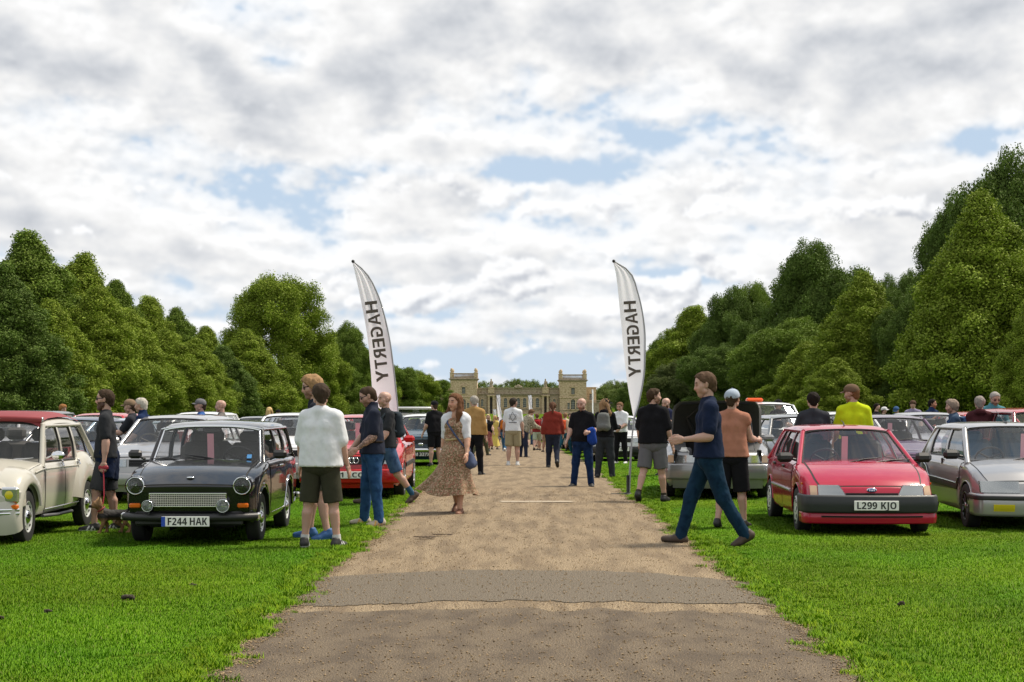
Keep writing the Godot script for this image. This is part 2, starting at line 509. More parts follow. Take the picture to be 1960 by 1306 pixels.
func make_grass() -> void:
	rng.seed = 5
	var gm := tinted("grass", .55, {"backlight_enabled": true, "backlight": Color(.42, .55, .12), "metallic_specular": .25})
	var sets := [blades(900, .30, .027, .0058, 1), blades(900, .30, .023, .0058, 2), blades(800, .30, .031, .0060, 3)]
	var where := [[], [], []]
	var tones := [[], [], []]
	var tone_n := FastNoiseLite.new()
	tone_n.seed = 12
	tone_n.frequency = .35
	tone_n.fractal_octaves = 3
	var z := -7.3
	while z > -64.0:
		var far := -z > 26.0
		var step := .23 if not far else .50
		var half := -z * .352 + .4
		var x := -half
		while x < half:
			var px := x + rng.randf_range(-.1, .1)
			var pz := z + rng.randf_range(-.1, .1)
			var le := left_edge(pz) - .17 + edge_noise.get_noise_2d(pz * 50.0, px * 50.0) * .16
			var re := right_edge(pz) + .17 + edge_noise.get_noise_2d(pz * 50.0, px * 50.0 + 9.0) * .16
			if px < le or px > re:
				var k := rng.randi() % 3
				var near_edge := minf(absf(px - le), absf(px - re))
				var s := rng.randf_range(.9, 1.15) * (2.0 if far else 1.0)
				var hh := (rng.randf_range(.75, 1.15) + tone_n.get_noise_2d(px * 2.0, pz * 2.0) * .5) * (.55 if far else 1.0) * clampf(.55 + near_edge * 1.6, .5, 1.0)
				var t := 1.0 + tone_n.get_noise_2d(px, pz) * .30 + rng.randf_range(-.06, .06)
				where[k].push_back(Transform3D(Basis.from_euler(Vector3(0, rng.randf() * TAU, 0)).scaled(Vector3(s, s * hh, s)), Vector3(px, ground_y(pz), pz)))
				tones[k].push_back(Color(t * (1.0 + tone_n.get_noise_2d(px * .6 + 50.0, pz * .6) * .35), t, t))
			x += step
		z -= step
	for k in 3:
		tag(scatter("lawn_grass", sets[k], gm, where[k], tones[k]), ["short mown grass of the lawns on both sides of the drive", "shorter blades mixed through the mown lawn grass", "longer blades mixed through the mown lawn grass"][k], "grass", "", "stuff")
	# ragged tufts creeping over the verge
	var tuft := blades(46, .11, .05, .008, 9, .9)
	var tw := []
	var tt := []
	for k in 6500:
		var tz := -7.4 - pow(rng.randf(), 1.4) * 34.0
		var left := rng.randf() < .5
		var off := absf(rng.randfn(0.0, .12)) - .16
		var tx := left_edge(tz) + off if left else right_edge(tz) - off
		var s := rng.randf_range(.7, 1.25)
		tw.push_back(Transform3D(Basis.from_euler(Vector3(0, rng.randf() * TAU, 0)).scaled(Vector3(s, s * rng.randf_range(.5, 1.0), s)), Vector3(tx, ground_y(tz) + .004, tz)))
		var q := rng.randf_range(.7, 1.2)
		tt.push_back(Color(q * rng.randf_range(.95, 1.25), q, q))
	tag(scatter("verge_grass", tuft, gm, tw, tt), "ragged tufts of grass along both edges of the drive", "grass", "", "stuff")
	# clods and droppings on the lawn, leaf litter on the drive
	var clod_m := mat("clod", Color(.045, .035, .022), .95)
	for c in [[-3.05, -12.05, .034, "dark clod of earth lying alone on the left lawn"], [-3.7, -10.95, .018, "small brown clod near the bottom left, left one of a pair"], [-3.45, -11.25, .020, "small brown clod near the bottom left, right one of a pair"], [-2.72, -12.95, .022, "pale brown clod behind the darkest one on the left lawn"],
			[3.0, -11.7, .020, "brown clod of earth on the lawn at the lower right"]]:
		var g := Geo.new()
		for q in 9:
			g.ball(Vector3(rng.randf_range(-1.3, 1.3) * c[2], c[2] * .5 + rng.randf() * .02, rng.randf_range(-.8, .8) * c[2]), Vector3(rng.randf_range(.4, .8), rng.randf_range(.3, .6), rng.randf_range(.4, .8)) * c[2], 7, 5)
		var o := part("earth_clod", g, clod_m, self)
		o.position = Vector3(c[0], ground_y(c[1]) + .01, c[1])
		tag(o, c[3], "clod", "clods on the lawn")
	var leaf_m := mat("litter", Color(.07, .045, .025), .9)
	for c in [[-.98, -17.4, .16, "thin dark smear of leaf litter on the drive, left of the pair"], [-.82, -17.75, .10, "dark smear of leaf litter on the drive, right of the pair"]]:
		var g := Geo.new()
		for q in 14:
			g.box(Vector3(rng.randf_range(-1, 1) * c[2], .004, rng.randf_range(-.35, .35) * c[2]), Vector3(rng.randf_range(.02, .07), .008, rng.randf_range(.02, .05)), .003, Basis.from_euler(Vector3(rng.randf_range(-.2, .2), rng.randf() * TAU, 0)))
		var o := part("leaf_litter", g, leaf_m, self)
		o.position = Vector3(c[0], .052, c[1])
		tag(o, c[3], "litter", "leaf litter on the drive")

# ------------------------------------------------------------------ trees
func leaf_clump(sd: int, count: int, leaf: float, spread: float) -> ArrayMesh:
	var r := RandomNumberGenerator.new()
	r.seed = sd
	var g := Geo.new()
	for k in count:
		var d := Vector3(r.randfn(), r.randfn() * .7, r.randfn()).normalized()
		var p := d * spread * pow(r.randf(), .5)
		var nn := (d + Vector3(r.randfn(), r.randfn() + .8, r.randfn()) * .75).normalized()
		var x := nn.cross(Vector3(r.randfn(), r.randfn(), r.randfn())).normalized()
		var y := nn.cross(x)
		var s := leaf * r.randf_range(.65, 1.25)
		var tone := r.randf_range(.86, 1.14)
		g.col = Color(tone * r.randf_range(.93, 1.10), tone, tone * r.randf_range(.85, 1.1))
		var b := g.v.size()
		g.put(p - y * s * .6, nn); g.put(p + x * s * .42 + nn * s * .1, (nn + x * .3).normalized()); g.put(p + y * s * .7, nn); g.put(p - x * s * .42 + nn * s * .1, (nn - x * .3).normalized())
		g.face(b, b + 1, b + 2); g.face(b, b + 2, b + 3)
	return g.mesh()

var clumps := []
# kind 0: lime, conical and skirted to the ground; 1: round headed broadleaf; 2: tall open-topped; 3: small far tree
func tree_shape(kind: int, sd: int, h: float, r: float) -> Dictionary:
	var q := RandomNumberGenerator.new()
	q.seed = sd
	var lobes := []
	if kind == 0:
		var n := 150
		for k in n:
			var u := pow((k + .5) / n, .8)
			var y := lerpf(.07, .95, u) * h
			var prof: float = r * clampf(1.08 - pow(u, 1.75) * 1.00, .06, 1.0) * (.82 if u < .10 else 1.0)
			var a := k * 2.4 + q.randf() * .5
			var rad := prof * (q.randf_range(.48, .92) + (.14 if q.randf() < .14 else 0.0))
			lobes.push_back([Vector3(cos(a) * rad, y, sin(a) * rad), prof * .15 + r * .055 + q.randf() * r * .07])
		for k in 60:
			var u := q.randf()
			var a := q.randf() * TAU
			var prof: float = r * clampf(1.08 - pow(u, 1.75) * 1.00, .05, 1.0) * q.randf_range(.98, 1.16)
			lobes.push_back([Vector3(cos(a) * prof, lerpf(.08, .99, u) * h, sin(a) * prof), r * q.randf_range(.035, .075)])
		for k in 5:
			lobes.push_back([Vector3(q.randf_range(-.05, .05) * r, h * (.93 + .022 * k), q.randf_range(-.05, .05) * r), r * (.12 - .018 * k)])
	elif kind == 1:
		for k in 120:
			var d := Vector3(q.randfn(), q.randfn() * .9 + .15, q.randfn()).normalized()
			var e := Vector3(d.x * r * .74, d.y * h * .31, d.z * r * .74) * pow(q.randf(), .25)
			lobes.push_back([Vector3(0, h * .58, 0) + e * q.randf_range(.78, 1.16), r * q.randf_range(.10, .22)])
		for k in 9:
			var a := k * .7 + q.randf()
			lobes.push_back([Vector3(cos(a) * r * .66, h * q.randf_range(.14, .26), sin(a) * r * .66), r * q.randf_range(.22, .32)])
	elif kind == 2:
		for k in 120:
			var d := Vector3(q.randfn(), 0, q.randfn()).normalized()
			var y := q.randf_range(.16, .96)
			var wd := r * sqrt(maxf(1.0 - pow((y - .52) / .50, 2), .05)) * pow(q.randf(), .35)
			lobes.push_back([Vector3(d.x * wd * .95, y * h, d.z * wd * .95), r * q.randf_range(.09, .19)])
	else:
		for k in 12:
			var d := Vector3(q.randfn(), q.randfn() * .8 + .2, q.randfn()).normalized()
			lobes.push_back([Vector3(d.x * r * .6, h * .55 + d.y * h * .32, d.z * r * .6), r * q.randf_range(.26, .42)])
	var trunk := Geo.new()
	trunk.tube([Vector3.ZERO, Vector3(.06 * r, h * .25, 0), Vector3(0, h * .55, .05 * r), Vector3(.03 * r, h * .86, 0)], [h * .026 + .06, h * .019 + .04, h * .011 + .02, .03], 8)
	trunk.tube([Vector3(0, -.1, 0), Vector3(0, .35, 0)], [h * .035 + .1, h * .026 + .06], 8)
	for k in 11:
		var l: Array = lobes[(k * 3 + 1) % lobes.size()]
		var p: Vector3 = l[0]
		var s := Vector3(0, maxf(p.y - Vector2(p.x, p.z).length() * .8, h * .12), 0)
		trunk.tube([s, s.lerp(p, .5) + Vector3(0, -.02 * h, 0), p], [h * .009 + .03, h * .006 + .02, .02], 6)
	var size: float = clampf(h * .036, .45, .80) if kind != 3 else h * .06
	var spots := []
	var tones := []
	for l in lobes:
		var p: Vector3 = l[0]
		var lr: float = l[1]
		var cnt := int(clampf(lr * lr * 17.0 / (size * size), 12, 160)) if kind != 3 else 34
		if kind == 2:
			cnt = int(cnt * .75)
		var ltone := q.randf_range(.84, 1.16)
		for k in cnt:
			var d := Vector3(q.randfn(), q.randfn(), q.randfn()).normalized()
			var pos := p + d * lr * (q.randf_range(.70, 1.22) + (.32 * q.randf() if q.randf() < .12 else 0.0))
			if pos.y < h * .03:
				continue
			var deep := false
			for o in lobes:
				if o[0].distance_squared_to(pos) < o[1] * o[1] * .42:
					deep = true
					break
			if deep:
				continue
			var s := size * q.randf_range(.75, 1.3)
			spots.push_back(Transform3D(Basis.from_euler(Vector3(q.randf() * TAU, q.randf() * TAU, q.randf() * TAU)).scaled(Vector3.ONE * s), pos))
			var t := ltone * q.randf_range(.85, 1.15)
			tones.push_back(Color(t, t, t))
	return {"trunk": trunk.mesh(), "spots": spots, "tones": tones}

var bark: StandardMaterial3D
func leaf_mat(key: String, c: Color) -> StandardMaterial3D:
	return tinted(key, .55, {"albedo_color": c.linear_to_srgb(), "backlight_enabled": true, "backlight": Color(.44, .50, .14), "metallic_specular": .18})

# ------------------------------------------------------------------ the country house at the end of the avenue
func arch_pts(w: float, h: float, steps := 10) -> PackedVector3Array:   # flat outline, foot in the middle of the base
	var p := PackedVector3Array([Vector3(-w / 2, 0, 0), Vector3(w / 2, 0, 0)])
	for k in steps + 1:
		var a := PI * k / steps
		p.push_back(Vector3(cos(a) * w / 2, h - w / 2 + sin(a) * w / 2, 0))
	return p

func house_window(parent: Node3D, at: Vector3, w: float, h: float, arched: bool, stone: Material, glass: Material, bars: Material, hood := false) -> void:
	var g := Geo.new()
	for s in [-1.0, 1.0]:
		g.box(Vector3(s * (w / 2 + .14), (h - (w / 2 if arched else 0.0)) / 2, .12), Vector3(.28, h - (w / 2 if arched else 0.0), .30), .03)
	g.box(Vector3(0, -.14, .16), Vector3(w + .8, .26, .42), .03)
	if arched:
		var p := []
		for k in 9:
			var a := PI * k / 8
			p.push_back(Vector3(cos(a) * (w / 2 + .14), h - w / 2 + sin(a) * (w / 2 + .14), .12))
		g.tube(p, [.19], 6)
	else:
		g.box(Vector3(0, h + .14, .12), Vector3(w + .56, .28, .30), .03)
	if hood:
		g.poly(PackedVector3Array([Vector3(-w * .95, h + .4, .35), Vector3(w * .95, h + .4, .35), Vector3(0, h + 1.15, .35)]), Vector3(0, 0, 1))
		g.box(Vector3(0, h + .36, .2), Vector3(w * 1.95, .2, .45), .03)
		g.box(Vector3(-w * .47, h + .80, .2), Vector3(w * 1.06, .16, .45), .02, Basis.from_euler(Vector3(0, 0, atan2(.75, w * .95))))
		g.box(Vector3(w * .47, h + .80, .2), Vector3(w * 1.06, .16, .45), .02, Basis.from_euler(Vector3(0, 0, -atan2(.75, w * .95))))
	var o := part("window", g, stone, parent)
	o.position = at
	var q := Geo.new()
	if arched:
		var pts := arch_pts(w, h)
		q.fan(pts, Vector3(0, h * .5, 0), Vector3(0, 0, 1))
	else:
		q.poly(PackedVector3Array([Vector3(-w / 2, 0, 0), Vector3(w / 2, 0, 0), Vector3(w / 2, h, 0), Vector3(-w / 2, h, 0)]), Vector3(0, 0, 1))
	var pane := part("pane", q, glass, o)
	pane.position.z = .025
	var b := Geo.new()
	for k in [-.17, .17]:
		b.box(Vector3(w * k, h * .48, .06), Vector3(.07, h * .94, .06))
	for k in [.22, .44, .66]:
		b.box(Vector3(0, h * k, .055), Vector3(w, .07, .05))
	part("glazing_bar", b, bars, o)

func make_house() -> void:
	var tex := noise_tex(.02, 61, [[.1, Color(.32, .232, .145)], [.45, Color(.52, .392, .255)], [.9, Color(.64, .505, .355)]], 5, 512)
	var common := {"uv1_triplanar": true, "uv1_world_triplanar": true, "uv1_scale": Vector3(.09, .16, .09), "albedo_texture": tex}
	var stone := mat("warm_stone", Color(1, 1, 1), .9, 0.0, common)
	var grey_stone := mat("weathered_stone", Color(.66, .69, .76), .9, 0.0, common)
	var lead := mat("lead_roof", Color(.16, .17, .19), .6)
	var glass := mat("house_pane", Color(.045, .055, .06), .12)
	var bars := mat("house_bar", Color(.55, .53, .48), .7)
	var H := thing("country_house", "wide honey-coloured stone country house with two square towers closing the avenue", "mansion", Vector3(2.5, ground_y(-600.0), -600.0))
	# the middle range, recessed between the towers
	var g := Geo.new()
	g.box(Vector3(0, 4.0, -8), Vector3(32.5, 8.0, 14))
	part("main_wall", g, stone, H)
	g = Geo.new()
	g.box(Vector3(0, 9.05, -7.8), Vector3(32.6, 2.1, 14), .05)
	part("parapet", g, grey_stone, H)
	g = Geo.new()
	g.box(Vector3(0, 7.55, -.72), Vector3(32.4, .45, .8), .06); g.box(Vector3(0, 8.0, -.62), Vector3(32.4, .3, 1.1), .06); g.box(Vector3(0, 10.2, -.72), Vector3(32.4, .28, .6), .05)
	part("cornice", g, grey_stone, H)
	g = Geo.new()
	for k in 40:
		g.box(Vector3(-10.2 + k * .523, 7.2, -.78), Vector3(.2, .28, .4))
	part("dentils", g, stone, H).set_meta("kind", "stuff")
	for k in 7:
		house_window(H, Vector3(-7.6 + k * 2.53, 2.6, -1.0), 1.35, 3.7, true, stone, glass, bars)
	g = Geo.new()
	g.box(Vector3(0, 1.85, -.92), Vector3(21, .3, .5), .05)
	part("string_course", g, grey_stone, H)
	for s in [-1.0, 1.0]:
		# paired columns flanking the hall, with the dark bay between them
		for k in [-.95, .95]:
			g = Geo.new()
			g.lathe([[.62, 0], [.62, .3], [.50, .45], [.47, 3.2], [.41, 6.5], [.55, 6.75], [.62, 6.9], [.62, 7.2]], 14)
			g.xf = Transform3D()
			var c := part("column", g, stone, H)
			c.position = Vector3(s * 10.75 + k, 0, -.2)
		g = Geo.new()
		g.box(Vector3(s * 10.75, 7.35, -.3), Vector3(3.4, .5, 1.5), .05)
		g.box(Vector3(s * 10.75, 9.2, -.35), Vector3(2.5, 2.1, 1.4), .06)
		g.box(Vector3(s * 10.75, 10.35, -.35), Vector3(2.8, .3, 1.7), .05)
		part("pedestal", g, stone, H)
		g = Geo.new()
		g.box(Vector3(s * 10.75, 3.4, -.96), Vector3(.95, 6.4, .12))
		part("dark_bay", g, mat("dark_bay", Color(.05, .045, .04), .9), H)
		g = Geo.new()
		g.lathe([[.65, 0], [.75, .5], [.5, .8], [.62, 1.4], [.55, 2.0], [.42, 2.5], [.24, 2.75], [.30, 3.0], [.26, 3.3], [0.02, 3.5]], 10)
		g.tube([Vector3(.2, 1.2, .2), Vector3(.7, 1.7, .2), Vector3(.62, 2.4, .1)], [.2, .16, .16], 6)
		var st := part("statue", g, grey_stone, H)
		st.position = Vector3(s * 10.75, 10.5, -.35)
		# weathered grey links out to the towers
		g = Geo.new()
		g.box(Vector3(s * 14.3, 3.9, -.8), Vector3(3.6, 7.6, .6), .03)
		part("link_wall", g, grey_stone, H)
		house_window(H, Vector3(s * 14.3, 3.0, -.5), 1.0, 3.0, true, stone, glass, bars)
	# carved crest on the parapet
	g = Geo.new()
	g.box(Vector3(0, 10.5, -.3), Vector3(3.0, .5, .7), .1); g.ball(Vector3(0, 10.9, -.2), Vector3(.9, .75, .35)); g.ball(Vector3(-1.1, 10.75, -.2), Vector3(.5, .4, .3)); g.ball(Vector3(1.1, 10.75, -.2), Vector3(.5, .4, .3))
	part("crest", g, grey_stone, H)
	# towers
	for s in [-1.0, 1.0]:
		var cx: float = s * 21.6
		var h := 13.4 if s < 0 else 12.9
		g = Geo.new()
		g.box(Vector3(cx, h / 2, -4), Vector3(10.6, h, 11.4), .04)
		var tw := part("tower_wall", g, stone, H)
		g = Geo.new()
		for e in [-1.0, 1.0]:
			for k in 15:
				g.box(Vector3(cx + e * (4.82 if k % 2 else 4.68), .45 + k * .86, 1.74), Vector3(.95 if k % 2 else 1.25, .78, .16), .04)
		part("quoin", g, stone, tw).set_meta("kind", "stuff")
		g = Geo.new()
		g.box(Vector3(cx, h * .50, -3.8), Vector3(11.0, .35, 11.6), .05); g.box(Vector3(cx, h * .12, -3.8), Vector3(11.0, .3, 11.6), .05)
		part("string_course", g, stone, tw)
		g = Geo.new()
		g.box(Vector3(cx, h + .12, -3.9), Vector3(11.2, .35, 11.9), .06); g.box(Vector3(cx, h + .45, -3.9), Vector3(11.9, .34, 12.5), .08); g.box(Vector3(cx, h + .8, -3.9), Vector3(10.9, .4, 11.5), .04)
		part("cornice", g, grey_stone, tw)
		# roof balustrade between four corner piers with urns
		g = Geo.new()
		for z in [1.4, -9.2]:
			g.box(Vector3(cx, h + 2.62, z), Vector3(8.2, .26, .5), .04); g.box(Vector3(cx, h + 1.12, z), Vector3(8.2, .26, .5), .04)
		for e in [-1.0, 1.0]:
			g.box(Vector3(cx + e * 4.9, h + 2.62, -3.9), Vector3(.5, .26, 9.4), .04); g.box(Vector3(cx + e * 4.9, h + 1.12, -3.9), Vector3(.5, .26, 9.4), .04)
		var bal := part("balustrade", g, grey_stone, H)
		g = Geo.new()
		for k in 17:
			g.xf = Transform3D(Basis(), Vector3(cx - 3.75 + k * .469, h + 1.22, 1.4))
			g.lathe([[.10, 0], [.17, .35], [.08, .8], [.13, 1.3]], 6)
			g.xf = Transform3D(Basis(), Vector3(cx - 3.75 + k * .469, h + 1.22, -9.2))
			g.lathe([[.10, 0], [.17, .35], [.08, .8], [.13, 1.3]], 6)
		for k in 18:
			for e in [-1.0, 1.0]:
				g.xf = Transform3D(Basis(), Vector3(cx + e * 4.9, h + 1.22, .6 - k * .53))
				g.lathe([[.10, 0], [.17, .35], [.08, .8], [.13, 1.3]], 6)
		part("baluster", g, grey_stone, bal).set_meta("kind", "stuff")
		for e in [-1.0, 1.0]:
			for z in [1.3, -9.1]:
				g = Geo.new()
				g.box(Vector3(0, .95, 0), Vector3(1.35, 1.9, 1.35), .05); g.box(Vector3(0, 1.98, 0), Vector3(1.6, .26, 1.6), .05)
				g.lathe([[.5, 2.1], [.35, 2.3], [.62, 2.65], [.66, 3.0], [.45, 3.3], [.5, 3.5], [.25, 3.75], [.02, 3.85]], 10)
				var pier := part("corner_pier", g, stone, H)
				pier.position = Vector3(cx + e * 4.75, h + .95, z)
		house_window(H, Vector3(cx, h * .60, 1.72), 1.35, 2.5, false, stone, glass, bars, true)
		house_window(H, Vector3(cx, 1.9, 1.72), 1.6, 3.9, true, stone, glass, bars)
		for e in [-1.0, 1.0]:
			house_window(H, Vector3(cx + e * 1.75, 1.9, 1.72), .9, 2.5, false, stone, glass, bars)
		# set-back wings outside the towers
		g = Geo.new()
		var ww := 4.2
		g.box(Vector3(cx + s * (5.3 + ww / 2), 5.2, -9), Vector3(ww, 10.4, 9), .04); g.box(Vector3(cx + s * (5.3 + ww / 2), 10.55, -9), Vector3(ww + .4, .35, 9.4), .05)
		part("wing_wall", g, stone, H)
		house_window(H, Vector3(cx + s * (5.3 + ww / 2), 5.6, -4.5), 1.2, 2.4, false, stone, glass, bars)
		g = Geo.new()
		g.box(Vector3(cx + s * 8.8, 2.0, -2), Vector3(7, 4.0, 4), .04); g.box(Vector3(cx + s * 8.8, 4.2, -2), Vector3(7.4, .35, 4.4), .05); g.box(Vector3(cx + s * 8.8, 5.3, -.2), Vector3(7.2, .25, .4), .05)
		part("terrace_wall", g, grey_stone, H)
		g = Geo.new()
		for k in 14:
			g.xf = Transform3D(Basis(), Vector3(cx + s * 8.8 - 3.2 + k * .49, 4.3, -.2))
			g.lathe([[.10, 0], [.16, .3], [.08, .6], [.12, .95]], 6)
		part("baluster", g, grey_stone, H).set_meta("kind", "stuff")
	g = Geo.new()
	g.box(Vector3(0, 9.9, -8), Vector3(31, .3, 12))
	part("roof", g, lead, H)

# kind, x, z, height, crown radius; nearest first in each row
const TREES := {
"LF": [[0, -35.1, -104, 11.9, 3.4], [0, -35.4, -116, 10.5, 3.2], [0, -35.6, -130, 12.6, 3.6], [0, -37.0, -146, 11.8, 3.6], [0, -37.0, -162, 10.6, 3.6], [0, -37.7, -180, 10.5, 3.5], [0, -37.9, -198, 10.4, 3.4], [0, -38.0, -216, 13.2, 4.9], [0, -38.0, -232, 9.9, 3.6]],
"LB": [[0, -42.7, -118, 15.4, 4.9], [0, -42.0, -132, 17.3, 4.8], [0, -42.5, -150, 17.2, 4.4], [0, -45.0, -172, 16.5, 3.7], [0, -45.6, -190, 16.0, 4.1], [0, -46.9, -212, 15.9, 4.0], [0, -47.6, -235, 14.7, 3.9], [0, -48.0, -258, 14.3, 3.6]],
"LX": [[2, -38.6, -250, 24.0, 7.6], [1, -37.9, -262, 10.0, 5.4], [1, -37.3, -285, 16.5, 5.9], [1, -35.2, -300, 12.0, 4.8], [1, -32.0, -320, 7.7, 4.4], [1, -36.0, -330, 21.2, 5.5], [1, -33.3, -360, 13.9, 5.5], [1, -30.3, -400, 14.4, 5.8], [1, -26.7, -430, 13.1, 5.9], [2, -23.0, -470, 11.1, 4.2]],
"RF": [[0, 36.2, -104, 10.4, 2.2], [0, 39.8, -128, 20.0, 4.9], [0, 34.2, -160, 7.7, 3.0], [1, 43.5, -165, 16.0, 3.8], [0, 39.9, -172, 17.3, 4.7], [0, 34.7, -178, 10.1, 3.7], [1, 35.9, -200, 14.5, 6.6], [1, 31.3, -230, 13.1, 5.2], [1, 28.9, -262, 10.9, 5.1], [1, 31.6, -300, 17.2, 5.4], [1, 30.2, -330, 13.0, 4.6], [1, 30.8, -380, 9.5, 4.2]],
"RB": [[1, 49.4, -150, 28.1, 6.5], [1, 50.7, -172, 26.8, 4.4], [1, 51.8, -190, 21.8, 5.1], [1, 53.4, -215, 21.3, 4.4], [1, 46.4, -225, 27.2, 7.8], [1, 38.9, -240, 17.6, 5.0], [1, 37.8, -258, 23.0, 6.2], [0, 33.0, -275, 20.2, 6.6], [2, 43.6, -275, 25.0, 4.3]],
"FX": [[3, 40.6, -560, 10.0, 4.6], [3, 38.5, -620, 11.6, 4.7], [3, 35.3, -640, 10.3, 4.0], [3, 78.5, -694, 14.8, 6.7], [3, 48.3, -700, 15.1, 5.8], [3, 45.9, -701, 14.9, 6.5], [3, 56.6, -705, 14.0, 6.3], [3, -68.2, -706, 14.3, 6.8], [3, -4.6, -707, 14.0, 6.6], [3, 52.3, -709, 11.4, 6.4], [3, -24.0, -710, 16.8, 5.1], [3, -17.5, -724, 17.1, 5.0], [3, 24.0, -725, 13.6, 5.0], [3, 70.5, -725, 12.8, 7.0], [3, 42.6, -726, 12.6, 6.0], [3, 77.7, -729, 14.6, 5.0], [3, 64.1, -738, 12.8, 5.1], [3, -32.6, -739, 11.5, 7.1], [3, -45.4, -740, 11.8, 6.9], [3, -11.3, -744, 15.1, 6.7], [3, -59.0, -750, 15.8, 5.2], [3, -53.0, -750, 13.2, 5.9], [3, 1.3, -753, 17.4, 5.7], [3, 13.2, -763, 16.2, 6.8], [3, 19.5, -764, 15.7, 6.8], [3, -68.0, -770, 11.6, 7.2], [3, 7.2, -770, 16.9, 6.9], [3, -39.6, -771, 11.9, 6.1], [3, 39.4, -773, 11.4, 5.6], [3, 33.3, -779, 15.5, 5.9]],
}
const ORDINAL := ["first", "second", "third", "fourth", "fifth", "sixth", "seventh", "eighth", "ninth", "tenth", "eleventh", "twelfth", "thirteenth", "fourteenth", "fifteenth", "sixteenth", "seventeenth", "eighteenth", "nineteenth", "twentieth",
	"twenty-first", "twenty-second", "twenty-third", "twenty-fourth", "twenty-fifth", "twenty-sixth", "twenty-seventh", "twenty-eighth", "twenty-ninth", "thirtieth", "thirty-first", "thirty-second", "thirty-third", "thirty-fourth"]

func make_trees() -> void:
	bark = mat("bark", Color(.075, .06, .045), .95)
	clumps = [leaf_clump(1, 120, .19, 1.05), leaf_clump(2, 112, .20, 1.05), leaf_clump(3, 84, .21, 1.1), leaf_clump(4, 60, .28, 1.0)]
	var lime := leaf_mat("lime_leaf", Color(.205, .270, .036))
	var dark := leaf_mat("dark_leaf", Color(.106, .160, .036))
	var mid := leaf_mat("mid_leaf", Color(.142, .205, .036))
	var olive := leaf_mat("olive_leaf", Color(.125, .155, .055))
	var farm := leaf_mat("far_leaf", Color(.155, .20, .06))
	# prototypes: height 16, crown radius as given
	var protos := {0: [], 1: [], 2: [], 3: []}
	var rad := {0: 4.4, 1: 6.2, 2: 5.4, 3: 7.0}
	for k in [0, 1, 2, 3]:
		for s in (3 if k < 2 else 2):
			protos[k].append(tree_shape(k, 100 + k * 10 + s, 16.0, rad[k]))
	var words := {"LF": ["lime tree", "left near row", "trees in the near row on the left"], "LB": ["lime tree", "left back row", "trees in the back row on the left"], "LX": ["broadleaf tree", "far woodland left of the house", "far trees on the left"],
		"RF": ["tree", "right near row", "trees in the near row on the right"], "RB": ["tree", "right back row", "trees in the back row on the right"], "FX": ["small tree", "belt behind the house", "trees behind the house"]}
	var kinds := ["conical", "round-headed", "open-topped", "small pale green"]
	var r := RandomNumberGenerator.new()
	r.seed = 17
	for row in TREES:
		var list: Array = TREES[row]
		var k := 0
		for t in list:
			var p: Dictionary = protos[t[0]][(k * 7 + int(row.unicode_at(1))) % protos[t[0]].size()]
			var m: Material = lime if t[0] == 0 else (farm if t[0] == 3 else (mid if t[0] == 2 else dark))
			if row == "LB":
				m = mid if k % 2 else lime
			elif row == "LF" and k in [0, 6]:
				m = dark
			elif row == "RF" and t[0] == 1:
				m = [olive, mid, mid, dark][k % 4]
			elif row == "LX":
				m = mid if k % 2 else lime
			var tone: String = {lime: "yellow-green", dark: "dark green", mid: "mid green", olive: "greyish green", farm: "pale green"}[m]
			var o := thing(["lime_tree", "broadleaf_tree", "open_topped_tree", "distant_tree"][t[0]], "%s %s %s, %s in the %s" % [tone, kinds[t[0]], words[row][0], ORDINAL[k], words[row][1]] if t[0] != 3 else "small pale green tree, %s nearest in the %s" % [ORDINAL[k], words[row][1]], "tree", Vector3(t[1], ground_y(t[2]) - .05, t[2]), r.randf() * TAU, words[row][2])
			var wide: float = (1.34 if t[0] == 0 else 1.22) * t[4] / rad[t[0]]
			var sc := Vector3(wide, t[3] / 16.0, wide)
			var tr := piece("trunk", p.trunk, bark, o, Transform3D(Basis().scaled(sc), Vector3.ZERO))
			if not p.has("mm"):
				p.mm = scatter("crown", clumps[t[0]], m, p.spots, p.tones, o)
				p.mm.transform = Transform3D(Basis().scaled(sc), Vector3.ZERO)
				p.mm.set_meta("kind", "stuff")
			else:
				var c := MultiMeshInstance3D.new()
				c.multimesh = p.mm.multimesh
				c.material_override = m
				c.name = "crown"
				o.add_child(c, true)
				c.transform = Transform3D(Basis().scaled(sc), Vector3.ZERO)
				c.set_meta("kind", "stuff")
			k += 1

# ------------------------------------------------------------------ cars.  local frame: nose towards +z, origin on the ground at mid wheelbase
func along(list: Array, z: float) -> float:   # smooth curve through [z, value] pairs, z rising
	var n := list.size()
	if z <= list[0][0]:
		return list[0][1]
	if z >= list[n - 1][0]:
		return list[n - 1][1]
	var i := 0
	while list[i + 1][0] < z:
		i += 1
	var z0: float = list[i][0]
	var z1: float = list[i + 1][0]
	var a: float = list[i][1]
	var b: float = list[i + 1][1]
	var s := (b - a) / (z1 - z0)
	var sp: float = s if i == 0 else (a - list[i - 1][1]) / (z0 - list[i - 1][0])
	var sn: float = s if i + 2 >= n else (list[i + 2][1] - b) / (list[i + 2][0] - z1)
	var ta := 0.0 if sp * s <= 0.0 else signf(s) * minf(absf(sp + s) * .5, 2.0 * minf(absf(sp), absf(s)))
	var tb := 0.0 if sn * s <= 0.0 else signf(s) * minf(absf(sn + s) * .5, 2.0 * minf(absf(sn), absf(s)))
	var h := z1 - z0
	var t := (z - z0) / h
	var t2 := t * t
	var t3 := t2 * t
	return a * (2 * t3 - 3 * t2 + 1) + b * (3 * t2 - 2 * t3) + h * ta * (t3 - 2 * t2 + t) + h * tb * (t3 - t2)

